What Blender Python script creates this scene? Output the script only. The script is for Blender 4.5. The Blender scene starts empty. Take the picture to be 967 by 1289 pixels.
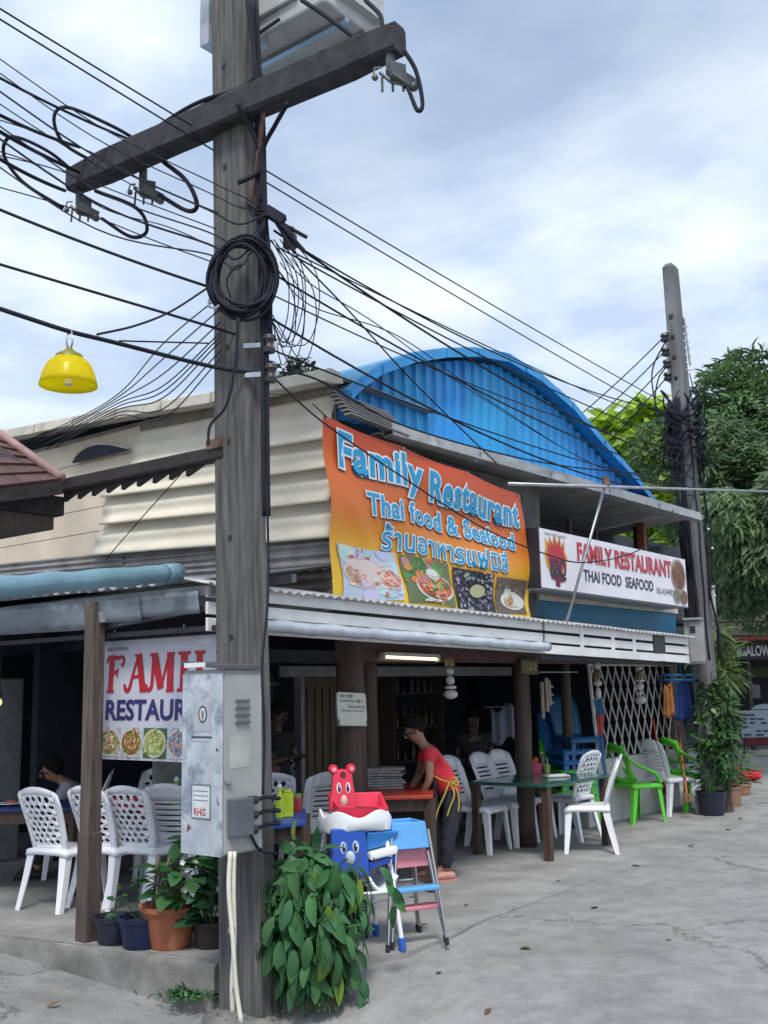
import bpy, bmesh, math, random
import numpy as np
from mathutils import Vector, Matrix, Euler
random.seed(7); rng = np.random.default_rng(7)
SC = bpy.context.scene
COL = SC.collection
R = math.radians
V = Vector

# ------------------------------------------------------------------ camera
CAMH, FPX, CX, CY = 1.58, 1340.0, 483.5, 644.5
PITCH, ROLL = R(9.39), R(1.15)
FW = V((0, math.cos(PITCH), math.sin(PITCH)))
_up = V((0, -math.sin(PITCH), math.cos(PITCH)))
_r0 = V((1, 0, 0))
CR = _r0 * math.cos(ROLL) - _up * math.sin(ROLL)
CU = _up * math.cos(ROLL) + _r0 * math.sin(ROLL)
CAMP = V((0, 0, CAMH))
cam = bpy.data.cameras.new('camera')
camo = bpy.data.objects.new('camera', cam); COL.objects.link(camo)
m3 = Matrix((CR, CU, -FW)).transposed()
camo.matrix_world = Matrix.Translation(CAMP) @ m3.to_4x4()
cam.sensor_fit = 'HORIZONTAL'; cam.sensor_width = 36.0
cam.lens = 36.0 * FPX / 967.0
cam.clip_start = 0.05; cam.clip_end = 3000
SC.camera = camo

# ------------------------------------------------------------------ light
SUN_EL, SUN_AZ = R(57), R(180)          # azimuth from +Y, positive to the right (+X)
sd = V((math.sin(SUN_AZ) * math.cos(SUN_EL), math.cos(SUN_AZ) * math.cos(SUN_EL), math.sin(SUN_EL)))
sl = bpy.data.lights.new('sun', 'SUN'); so = bpy.data.objects.new('sun', sl); COL.objects.link(so)
sl.energy = 2.2; sl.angle = R(12); sl.color = (1.0, 0.95, 0.87)
so.rotation_euler = (-sd).to_track_quat('-Z', 'Y').to_euler()
SC.view_settings.view_transform = 'Standard'; SC.view_settings.look = 'None'
SC.view_settings.exposure = 0.48; SC.view_settings.gamma = 1.0
SC.view_settings.use_curve_mapping = False
SC.render.engine = 'CYCLES'
SC.cycles.use_denoising = True
SC.cycles.max_bounces = 8; SC.cycles.diffuse_bounces = 4
SC.cycles.transparent_max_bounces = 8

world = bpy.data.worlds.new('World'); SC.world = world; world.use_nodes = True
def build_world():
    nt = world.node_tree; N = nt.nodes; L = nt.links; N.clear()
    out = N.new('ShaderNodeOutputWorld'); bg = N.new('ShaderNodeBackground')
    L.new(bg.outputs[0], out.inputs[0]); bg.inputs[1].default_value = 0.1
    sky = N.new('ShaderNodeTexSky'); sky.sky_type = 'NISHITA'; sky.sun_disc = False
    sky.sun_elevation = SUN_EL; sky.sun_rotation = SUN_AZ
    sky.air_density = 1.0; sky.dust_density = 2.0; sky.ozone_density = 1.5
    tc = N.new('ShaderNodeTexCoord')
    sep = N.new('ShaderNodeSeparateXYZ'); L.new(tc.outputs['Generated'], sep.inputs[0])
    zc = N.new('ShaderNodeMath'); zc.operation = 'MAXIMUM'; zc.inputs[1].default_value = 0.0; L.new(sep.outputs[2], zc.inputs[0])
    zz = N.new('ShaderNodeMath'); zz.operation = 'ADD'; zz.inputs[1].default_value = 0.22; L.new(zc.outputs[0], zz.inputs[0])
    dx = N.new('ShaderNodeMath'); dx.operation = 'DIVIDE'; L.new(sep.outputs[0], dx.inputs[0]); L.new(zz.outputs[0], dx.inputs[1])
    dy = N.new('ShaderNodeMath'); dy.operation = 'DIVIDE'; L.new(sep.outputs[1], dy.inputs[0]); L.new(zz.outputs[0], dy.inputs[1])
    cb = N.new('ShaderNodeCombineXYZ'); L.new(dx.outputs[0], cb.inputs[0]); L.new(dy.outputs[0], cb.inputs[1])
    mp = N.new('ShaderNodeMapping'); mp.inputs['Rotation'].default_value = (0, 0, R(32)); mp.inputs['Scale'].default_value = (0.95, 1.1, 1)
    mp.inputs['Location'].default_value = (3.1, 0.4, 0)
    L.new(cb.outputs[0], mp.inputs[0])
    n1 = N.new('ShaderNodeTexNoise'); n1.inputs['Scale'].default_value = 1.15; n1.inputs['Detail'].default_value = 9; n1.inputs['Roughness'].default_value = 0.52
    n1.inputs['Distortion'].default_value = 0.6
    L.new(mp.outputs[0], n1.inputs['Vector'])
    cr = N.new('ShaderNodeValToRGB'); cr.color_ramp.elements[0].position = 0.38; cr.color_ramp.elements[1].position = 0.60
    cr.color_ramp.elements[0].color = (0.42, 0.42, 0.42, 1); cr.color_ramp.elements[1].color = (1, 1, 1, 1)
    L.new(n1.outputs['Fac'], cr.inputs[0])
    # cloud body colour: shaded grey-blue to white
    n2 = N.new('ShaderNodeTexNoise'); n2.inputs['Scale'].default_value = 2.6; n2.inputs['Detail'].default_value = 7; n2.inputs['Roughness'].default_value = 0.55
    L.new(mp.outputs[0], n2.inputs['Vector'])
    c2 = N.new('ShaderNodeValToRGB'); e = c2.color_ramp.elements
    e[0].position = 0.34; e[0].color = (4.3, 5.35, 7.0, 1); e[1].position = 0.62; e[1].color = (7.3, 8.0, 8.8, 1)
    L.new(n2.outputs['Fac'], c2.inputs[0])
    # thin cloud scatters more light round the sun
    dt = N.new('ShaderNodeVectorMath'); dt.operation = 'DOT_PRODUCT'; L.new(tc.outputs['Generated'], dt.inputs[0]); dt.inputs[1].default_value = sd
    mr = N.new('ShaderNodeMapRange'); mr.interpolation_type = 'SMOOTHSTEP'
    mr.inputs['From Min'].default_value = 0.55; mr.inputs['From Max'].default_value = 1.0; mr.inputs['To Min'].default_value = 1.0; mr.inputs['To Max'].default_value = 1.5
    L.new(dt.outputs['Value'], mr.inputs['Value'])
    ml = N.new('ShaderNodeVectorMath'); ml.operation = 'SCALE'; L.new(c2.outputs[0], ml.inputs[0]); L.new(mr.outputs[0], ml.inputs['Scale'])
    sk = N.new('ShaderNodeVectorMath'); sk.operation = 'SCALE'; L.new(sky.outputs[0], sk.inputs[0]); sk.inputs['Scale'].default_value = 1.3
    mx = N.new('ShaderNodeMix'); mx.data_type = 'RGBA'
    L.new(cr.outputs[0], mx.inputs['Factor']); L.new(sk.outputs[0], mx.inputs['A']); L.new(ml.outputs[0], mx.inputs['B'])
    L.new(mx.outputs['Result'], bg.inputs[0])
build_world()

# ------------------------------------------------------------------ frames
def ray(x, y): return FW + CR * ((x - CX) / FPX) - CU * ((y - CY) / FPX)
def px(x, y, d):                      # point at depth y=d along the line of sight
    r = ray(x, y); return CAMP + r * (d / r.y)
def gnd(x, y, z=0.0):
    r = ray(x, y); return CAMP + r * ((z - CAMH) / r.z)
A = R(38.6)
UU = V((math.sin(A), math.cos(A), 0))         # along the facade, away from the corner
WW = V((-math.cos(A), math.sin(A), 0))        # into the building
ZZ = V((0, 0, 1))
NF, NW = -WW, -UU
O = gnd(290, 1205); O.z = 0
def S(s, t, z): return O + UU * s + WW * t + ZZ * z
def st(p):
    q = p - O; return q.dot(UU), q.dot(WW), p.z
def on_t(x, y, t):
    r = ray(x, y); k = ((O + WW * t) - CAMP).dot(WW) / r.dot(WW); return CAMP + r * k
def on_s(x, y, s):
    r = ray(x, y); k = ((O + UU * s) - CAMP).dot(UU) / r.dot(UU); return CAMP + r * k

# ------------------------------------------------------------------ materials
MATS = {}
def lin(c):                            # sRGB 0-255 -> linear
    return tuple((v / 255 / 12.92 if v / 255 <= 0.04045 else ((v / 255 + 0.055) / 1.055) ** 2.4) for v in c)
def M(name, col, rough=0.6, metal=0.0, var=0.18, scale=6.0, bump=0.0, bscale=60.0, stretch=(1, 1, 1), col2=None, patch=None, spec=0.5, emit=None, detail=6, transl=0.0, rnd=0.0, alpha=1.0, coat=0.0):
    if name in MATS: return MATS[name]
    m = bpy.data.materials.new(name); m.use_nodes = True
    nt = m.node_tree; N = nt.nodes; L = nt.links
    bs = N['Principled BSDF']
    bs.inputs['Roughness'].default_value = rough; bs.inputs['Metallic'].default_value = metal
    bs.inputs['Specular IOR Level'].default_value = spec
    if coat: bs.inputs['Coat Weight'].default_value = coat
    tc = N.new('ShaderNodeTexCoord')
    mp = N.new('ShaderNodeMapping'); mp.inputs['Scale'].default_value = stretch
    L.new(tc.outputs['Object'], mp.inputs[0])
    n = N.new('ShaderNodeTexNoise'); n.inputs['Scale'].default_value = scale; n.inputs['Detail'].default_value = detail; n.inputs['Roughness'].default_value = 0.6
    L.new(mp.outputs[0], n.inputs['Vector'])
    rp = N.new('ShaderNodeValToRGB'); e = rp.color_ramp.elements
    c = tuple(col); d = tuple(col2) if col2 else tuple(v * (1 - 1.6 * var) for v in c)
    e[0].position = 0.32; e[0].color = (*d, 1); e[1].position = 0.66; e[1].color = (*(v * (1 + 0.25 * var) for v in c), 1)
    L.new(n.outputs['Fac'], rp.inputs[0])
    colout = rp.outputs[0]
    if patch:                          # (colour, scale, threshold, softness)
        n3 = N.new('ShaderNodeTexNoise'); n3.inputs['Scale'].default_value = patch[1]; n3.inputs['Detail'].default_value = 8; n3.inputs['Roughness'].default_value = 0.65
        L.new(mp.outputs[0], n3.inputs['Vector'])
        r3 = N.new('ShaderNodeValToRGB'); r3.color_ramp.elements[0].position = patch[2]; r3.color_ramp.elements[1].position = min(1, patch[2] + patch[3])
        L.new(n3.outputs['Fac'], r3.inputs[0])
        mx = N.new('ShaderNodeMix'); mx.data_type = 'RGBA'; L.new(r3.outputs[0], mx.inputs['Factor']); L.new(colout, mx.inputs['A']); mx.inputs['B'].default_value = (*patch[0], 1)
        colout = mx.outputs['Result']
    if rnd:
        oi = N.new('ShaderNodeObjectInfo'); hs = N.new('ShaderNodeHueSaturation')
        mr = N.new('ShaderNodeMapRange'); mr.inputs['To Min'].default_value = 1 - rnd; mr.inputs['To Max'].default_value = 1 + rnd
        L.new(oi.outputs['Random'], mr.inputs['Value']); L.new(mr.outputs[0], hs.inputs['Value']); L.new(colout, hs.inputs['Color'])
        mh = N.new('ShaderNodeMapRange'); mh.inputs['To Min'].default_value = 0.485; mh.inputs['To Max'].default_value = 0.515
        m7 = N.new('ShaderNodeMath'); m7.operation = 'FRACT'; m8 = N.new('ShaderNodeMath'); m8.operation = 'MULTIPLY'; m8.inputs[1].default_value = 7.31
        L.new(oi.outputs['Random'], m8.inputs[0]); L.new(m8.outputs[0], m7.inputs[0]); L.new(m7.outputs[0], mh.inputs['Value']); L.new(mh.outputs[0], hs.inputs['Hue'])
        colout = hs.outputs[0]
    L.new(colout, bs.inputs['Base Color'])
    if bump:
        n2 = N.new('ShaderNodeTexNoise'); n2.inputs['Scale'].default_value = bscale; n2.inputs['Detail'].default_value = 5
        L.new(mp.outputs[0], n2.inputs['Vector'])
        b = N.new('ShaderNodeBump'); b.inputs['Strength'].default_value = bump; b.inputs['Distance'].default_value = 0.01
        L.new(n2.outputs['Fac'], b.inputs['Height']); L.new(b.outputs[0], bs.inputs['Normal'])
    if emit:
        bs.inputs['Emission Color'].default_value = (*emit[0], 1); bs.inputs['Emission Strength'].default_value = emit[1]
    if transl:
        tr = N.new('ShaderNodeBsdfTranslucent'); L.new(colout, tr.inputs['Color'])
        ms = N.new('ShaderNodeMixShader'); ms.inputs[0].default_value = transl
        L.new(bs.outputs[0], ms.inputs[1]); L.new(tr.outputs[0], ms.inputs[2]); L.new(ms.outputs[0], N['Material Output'].inputs[0])
    if alpha < 1: bs.inputs['Alpha'].default_value = alpha
    MATS[name] = m; return m

# ------------------------------------------------------------------ mesh builder
class MB:
    def __init__(s): s.v = []; s.f = []; s.uv = None; s.sm = False
    def add(s, vs, fs):
        b = len(s.v); s.v += [V(p) for p in vs]; s.f += [tuple(i + b for i in f) for f in fs]; return s
    def box8(s, P):                    # 8 corners: bottom 0-3 ccw, top 4-7
        return s.add(P, [(3, 2, 1, 0), (4, 5, 6, 7), (0, 1, 5, 4), (1, 2, 6, 5), (2, 3, 7, 6), (3, 0, 4, 7)])
    def fbox(s, s0, s1, t0, t1, z0, z1):
        return s.box8([S(s0, t0, z0), S(s1, t0, z0), S(s1, t1, z0), S(s0, t1, z0), S(s0, t0, z1), S(s1, t0, z1), S(s1, t1, z1), S(s0, t1, z1)])
    def box(s, c, d, rz=0.0, rot=None):
        c = V(c); q = rot if rot else Matrix.Rotation(rz, 3, 'Z'); hx, hy, hz = d[0] / 2, d[1] / 2, d[2] / 2
        P = [c + q @ V(p) for p in ((-hx, -hy, -hz), (hx, -hy, -hz), (hx, hy, -hz), (-hx, hy, -hz), (-hx, -hy, hz), (hx, -hy, hz), (hx, hy, hz), (-hx, hy, hz))]
        return s.box8(P)
    def tube(s, path, r, n=8, cap=True, flat=1.0):
        path = [V(p) for p in path]; k = len(path)
        rr = r if isinstance(r, (list, tuple)) else [r] * k
        rings = []; prev = None
        for i, p in enumerate(path):
            d = (path[min(i + 1, k - 1)] - path[max(i - 1, 0)])
            if d.length < 1e-9: d = V((0, 0, 1))
            d.normalize()
            if prev is None:
                a = V((0, 0, 1)) if abs(d.z) < 0.9 else V((1, 0, 0))
                x = d.cross(a).normalized()
            else:
                x = (prev - d * prev.dot(d))
                x = x.normalized() if x.length > 1e-6 else d.orthogonal().normalized()
            prev = x; y = d.cross(x)
            rings.append([p + (x * math.cos(2 * math.pi * j / n) + y * math.sin(2 * math.pi * j / n) * flat) * rr[i] for j in range(n)])
        vs = [q for ring in rings for q in ring]
        fs = [(i * n + j, i * n + (j + 1) % n, (i + 1) * n + (j + 1) % n, (i + 1) * n + j) for i in range(k - 1) for j in range(n)]
        if cap: fs += [tuple(range(n - 1, -1, -1)), tuple((k - 1) * n + j for j in range(n))]
        return s.add(vs, fs)
    def bar(s, a, b, w, h, up=ZZ):     # rectangular bar between two points
        a, b = V(a), V(b); d = (b - a).normalized(); x = d.cross(up)
        x = x.normalized() if x.length > 1e-5 else V((1, 0, 0)); y = x.cross(d)
        o = [-x * w / 2 - y * h / 2, x * w / 2 - y * h / 2, x * w / 2 + y * h / 2, -x * w / 2 + y * h / 2]
        return s.box8([a + q for q in o] + [b + q for q in o])
    def lathe(s, prof, n=16, c=(0, 0, 0), ax=None, sx=1.0, sy=1.0):
        c = V(c); vs = []; fs = []
        q = ax if ax else Matrix.Identity(3)
        for r_, z_ in prof:
            for j in range(n):
                a = 2 * math.pi * j / n; vs.append(c + q @ V((r_ * math.cos(a) * sx, r_ * math.sin(a) * sy, z_)))
        k = len(prof)
        for i in range(k - 1):
            for j in range(n): fs.append((i * n + j, i * n + (j + 1) % n, (i + 1) * n + (j + 1) % n, (i + 1) * n + j))
        if prof[0][0] > 1e-6: fs.append(tuple(range(n - 1, -1, -1)))
        if prof[-1][0] > 1e-6: fs.append(tuple((k - 1) * n + j for j in range(n)))
        return s.add(vs, fs)
    def ball(s, c, r, n=10, m=7):
        c = V(c); rr = r if isinstance(r, (tuple, list)) else (r, r, r)
        vs = []; fs = []
        for i in range(m + 1):
            a = math.pi * i / m
            for j in range(n):
                b = 2 * math.pi * j / n
                vs.append(c + V((rr[0] * math.sin(a) * math.cos(b), rr[1] * math.sin(a) * math.sin(b), rr[2] * math.cos(a))))
        for i in range(m):
            for j in range(n): fs.append((i * n + j, (i + 1) * n + j, (i + 1) * n + (j + 1) % n, i * n + (j + 1) % n))
        return s.add(vs, fs)
    def grid(s, fn, nu, nv):           # fn(u,v) in 0..1 -> point ; keeps UV
        b = len(s.v); vs = [fn(i / nu, j / nv) for j in range(nv + 1) for i in range(nu + 1)]
        fs = [(j * (nu + 1) + i, j * (nu + 1) + i + 1, (j + 1) * (nu + 1) + i + 1, (j + 1) * (nu + 1) + i) for j in range(nv) for i in range(nu)]
        s.add(vs, fs)
        if s.uv is None: s.uv = {}
        for j in range(nv + 1):
            for i in range(nu + 1): s.uv[b + j * (nu + 1) + i] = (i / nu, j / nv)
        return s
    def prism(s, poly, d):             # polygon (list of points) pushed by vector d
        n = len(poly); d = V(d); P = [V(p) for p in poly]
        return s.add(P + [p + d for p in P], [tuple(range(n - 1, -1, -1)), tuple(range(n, 2 * n))] + [(i, (i + 1) % n, (i + 1) % n + n, i + n) for i in range(n)])
    def build(s, name, mat, parent=None, org=None, smooth=None, bevel=0.0, solid=0.0, label=None, kind=None, sub=0, fix=True):
        if parent is not None: o0 = ORG.get(parent.name, V((0, 0, 0)))
        else: o0 = V(org) if org is not None else V((0, 0, 0))
        me = bpy.data.meshes.new(name)
        me.from_pydata([tuple(p - o0) for p in s.v], [], s.f)
        if s.uv:
            uv = me.uv_layers.new(name='UVMap')
            for l in me.loops: uv.data[l.index].uv = s.uv.get(l.vertex_index, (0, 0))
        if fix:
            bm = bmesh.new(); bm.from_mesh(me); bmesh.ops.recalc_face_normals(bm, faces=bm.faces); bm.to_mesh(me); bm.free()
        for m in (mat if isinstance(mat, (list, tuple)) else [mat]): me.materials.append(m)
        if smooth is None: smooth = s.sm
        if smooth:
            for p in me.polygons: p.use_smooth = True
            if smooth is not True:
                me.set_sharp_from_angle(angle=R(smooth))
        ob = bpy.data.objects.new(name, me); COL.objects.link(ob)
        if parent is not None: ob.parent = parent
        else: ob.location = o0
        ORG[ob.name] = o0
        if bevel:
            b = ob.modifiers.new('bevel', 'BEVEL'); b.width = bevel; b.segments = 2; b.limit_method = 'ANGLE'; b.angle_limit = R(40)
        if solid:
            b = ob.modifiers.new('solid', 'SOLIDIFY'); b.thickness = solid; b.offset = 0
        if sub:
            b = ob.modifiers.new('sub', 'SUBSURF'); b.levels = sub; b.render_levels = sub
        if label: ob['label'] = label
        if kind: ob['kind'] = kind
        return ob
ORG = {}
def thing(name, label, cat, loc, group=None):
    o = bpy.data.objects.new(name, None); COL.objects.link(o); o.location = loc
    o.empty_display_size = 0.1; ORG[o.name] = V(loc)
    tag(o, label, cat, group); return o
def tag(o, label, cat, group=None):
    o['label'] = label; o['category'] = cat
    if group: o['group'] = group
    return o
def copy_tree(root, loc=None, rz=0.0, label=None, group=None, parent=None):
    c = root.copy(); COL.objects.link(c)
    if parent is not None: c.parent = parent
    if loc is not None: c.location = loc; c.rotation_euler = (0, 0, rz)
    if label: c['label'] = label
    if group: c['group'] = group
    for ch in list(root.children): copy_tree(ch, parent=c)
    return c
def struct(o): o['kind'] = 'structure'; return o

def text2d(s, bold=0.0, shear=0.0, space=1.0, res=3):
    cu = bpy.data.curves.new('txt', 'FONT'); cu.body = s; cu.size = 1; cu.offset = bold; cu.shear = shear; cu.space_character = space
    cu.resolution_u = res
    ob = bpy.data.objects.new('txt', cu); COL.objects.link(ob)
    dg = bpy.context.evaluated_depsgraph_get(); ev = ob.evaluated_get(dg); me = bpy.data.meshes.new_from_object(ev)
    P = [(v.co.x, v.co.y) for v in me.vertices]; F = [tuple(p.vertices) for p in me.polygons]
    bpy.data.objects.remove(ob); bpy.data.curves.remove(cu); bpy.data.meshes.remove(me)
    return P, F
def lettering(s, mat, parent, mapf, x0, x1, y0, y1, bold=0.0, name='lettering', ref=None, gap=0.13, **k):
    P, F = text2d(s, bold, **k)
    if ref is None: ref = P
    ax, bx = min(p[0] for p in ref), max(p[0] for p in ref); ay, by = min(p[1] for p in ref), max(p[1] for p in ref)
    Q = [mapf(x0 + (p[0] - ax) / (bx - ax) * (x1 - x0), y0 + (p[1] - ay) / (by - ay) * (y1 - y0)) for p in P]
    # one mesh per word
    par = list(range(len(P)))
    def find(i):
        while par[i] != i: par[i] = par[par[i]]; i = par[i]
        return i
    for f in F:
        for i in f[1:]: par[find(i)] = find(f[0])
    isl = {}
    for f in F: isl.setdefault(find(f[0]), []).append(f)
    lst = sorted(((min(P[i][0] for f in fs for i in f), max(P[i][0] for f in fs for i in f), fs) for fs in isl.values()), key=lambda a: a[0])
    words = []; mx = None
    for a, b, fs in lst:
        if mx is None or a - mx > gap: words.append([])
        words[-1] += fs; mx = b if mx is None else max(mx, b)
    for fs in words:
        ids = sorted({i for f in fs for i in f}); mp = {i: k for k, i in enumerate(ids)}
        mb = MB(); mb.add([Q[i] for i in ids], [tuple(mp[i] for i in f) for f in fs]); o = mb.build(name, mat, parent, fix=False)
    return o, P

def food_mat(name, cols, bg, plate=0.42, rim=(0.75, 0.75, 0.73), sc=9, inner=None):
    if name in MATS: return MATS[name]
    m = bpy.data.materials.new(name); m.use_nodes = True; nt = m.node_tree; N = nt.nodes; L = nt.links; bs = N['Principled BSDF']; bs.inputs['Roughness'].default_value = 0.45
    tc = N.new('ShaderNodeTexCoord'); vo = N.new('ShaderNodeTexVoronoi'); vo.inputs['Scale'].default_value = sc; vo.distance = 'MINKOWSKI'
    nz = N.new('ShaderNodeTexNoise'); nz.inputs['Scale'].default_value = 5; nz.inputs['Detail'].default_value = 4
    L.new(tc.outputs['UV'], nz.inputs['Vector'])
    ad = N.new('ShaderNodeVectorMath'); ad.operation = 'MULTIPLY_ADD'; L.new(nz.outputs['Color'], ad.inputs[0]); ad.inputs[1].default_value = (0.35, 0.35, 0); L.new(tc.outputs['UV'], ad.inputs[2])
    L.new(ad.outputs[0], vo.inputs['Vector'])
    sp = N.new('ShaderNodeSeparateColor'); L.new(vo.outputs['Color'], sp.inputs[0])
    rp = N.new('ShaderNodeValToRGB'); rp.color_ramp.interpolation = 'CONSTANT'
    for i, c in enumerate(cols):
        if i < 2: e = rp.color_ramp.elements[i]
        else: e = rp.color_ramp.elements.new(i / len(cols))
        e.position = i / len(cols); e.color = (*c, 1)
    L.new(sp.outputs[0], rp.inputs[0])
    dm = N.new('ShaderNodeMix'); dm.data_type = 'RGBA'; dm.blend_type = 'MULTIPLY'; dm.inputs['Factor'].default_value = 0.85
    r2 = N.new('ShaderNodeValToRGB'); r2.color_ramp.elements[0].color = (1.25, 1.2, 1.15, 1); r2.color_ramp.elements[1].color = (0.2, 0.2, 0.2, 1); r2.color_ramp.elements[1].position = 0.75
    L.new(vo.outputs['Distance'], r2.inputs[0]); L.new(rp.outputs[0], dm.inputs['A']); L.new(r2.outputs[0], dm.inputs['B'])
    ds = N.new('ShaderNodeVectorMath'); ds.operation = 'DISTANCE'; L.new(tc.outputs['UV'], ds.inputs[0]); ds.inputs[1].default_value = (0.5, 0.5, 0)
    k = N.new('ShaderNodeValToRGB'); k.color_ramp.interpolation = 'CONSTANT'; ke = k.color_ramp.elements
    ke[0].position = 0; ke[0].color = (0, 0, 0, 1); ke[1].position = plate * 0.86; ke[1].color = (1, 1, 1, 1)
    L.new(ds.outputs['Value'], k.inputs[0])
    mx = N.new('ShaderNodeMix'); mx.data_type = 'RGBA'; L.new(k.outputs[0], mx.inputs['Factor']); L.new(dm.outputs['Result'], mx.inputs['A']); mx.inputs['B'].default_value = (*rim, 1)
    k2 = N.new('ShaderNodeMath'); k2.operation = 'GREATER_THAN'; k2.inputs[1].default_value = plate; L.new(ds.outputs['Value'], k2.inputs[0])
    nb = N.new('ShaderNodeTexNoise'); nb.inputs['Scale'].default_value = 7; L.new(tc.outputs['UV'], nb.inputs['Vector'])
    rb = N.new('ShaderNodeValToRGB'); rb.color_ramp.elements[0].position = 0.35; rb.color_ramp.elements[1].position = 0.65
    rb.color_ramp.elements[0].color = (*(v * 0.4 for v in bg), 1); rb.color_ramp.elements[1].color = (*bg, 1); L.new(nb.outputs['Fac'], rb.inputs[0])
    m2 = N.new('ShaderNodeMix'); m2.data_type = 'RGBA'; L.new(k2.outputs[0], m2.inputs['Factor']); L.new(mx.outputs['Result'], m2.inputs['A']); L.new(rb.outputs[0], m2.inputs['B'])
    L.new(m2.outputs['Result'], bs.inputs['Base Color']); MATS[name] = m; return m

# palette
white_plastic = M('white_plastic', (0.78, 0.80, 0.85), 0.42, var=0.07, scale=4, rnd=.07, patch=((0.58, 0.57, 0.55), 3.5, .60, .25), bump=.05)
green_plastic = M('green_plastic', (0.10, 0.52, 0.035), 0.35, var=0.08)
blue_plastic = M('blue_plastic', (0.015, 0.13, 0.38), 0.38, var=0.1)
teal_plastic = M('teal_plastic', (0.01, 0.10, 0.24), 0.38, var=0.1)
dark_wood = M('dark_wood', (0.075, 0.045, 0.032), 0.6, var=0.35, scale=5, stretch=(6, 6, 0.7), bump=0.3, bscale=30)
grey_wood = M('grey_wood', (0.13, 0.10, 0.085), 0.75, var=0.4, scale=5, stretch=(7, 7, 0.6), bump=0.4, bscale=30)
concrete = M('pole_concrete', (0.142, 0.139, 0.137), 0.9, var=0.42, scale=5, stretch=(6, 6, 0.35), bump=0.7, bscale=40, patch=((0.075, 0.077, 0.084), 3.0, 0.52, 0.22))
cable_black = M('cable_black', (0.014, 0.015, 0.026), 0.75, spec=.25, var=0.1)
steel = M('galvanised_steel', (0.45, 0.47, 0.5), 0.4, 0.8, var=0.2)
chrome = M('chrome', (0.6, 0.6, 0.63), 0.18, 1.0, var=0.05)
rust = M('rusty_steel', (0.20, 0.12, 0.09), 0.8, 0.2, var=0.4, scale=12)
white_paint = M('white_paint', (0.74, 0.75, 0.76), 0.5, var=0.10, scale=3, patch=((0.45, 0.43, 0.40), 2.5, 0.60, 0.25))
black_plastic = M('black_plastic', (0.018, 0.02, 0.026), 0.5, var=0.1)
dark_interior = M('dark_interior', (0.026, 0.032, 0.052), 0.9, var=0.3)  # navy base puts the bluish shade of the inside into the colour

def loft(mb, rings):
    n = len(rings[0]); vs = [p for r in rings for p in r]
    mb.add(vs, [(i * n + j, i * n + (j + 1) % n, (i + 1) * n + (j + 1) % n, (i + 1) * n + j) for i in range(len(rings) - 1) for j in range(n)] + [tuple(range(n - 1, -1, -1)), tuple((len(rings) - 1) * n + j for j in range(n))]); return mb

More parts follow.
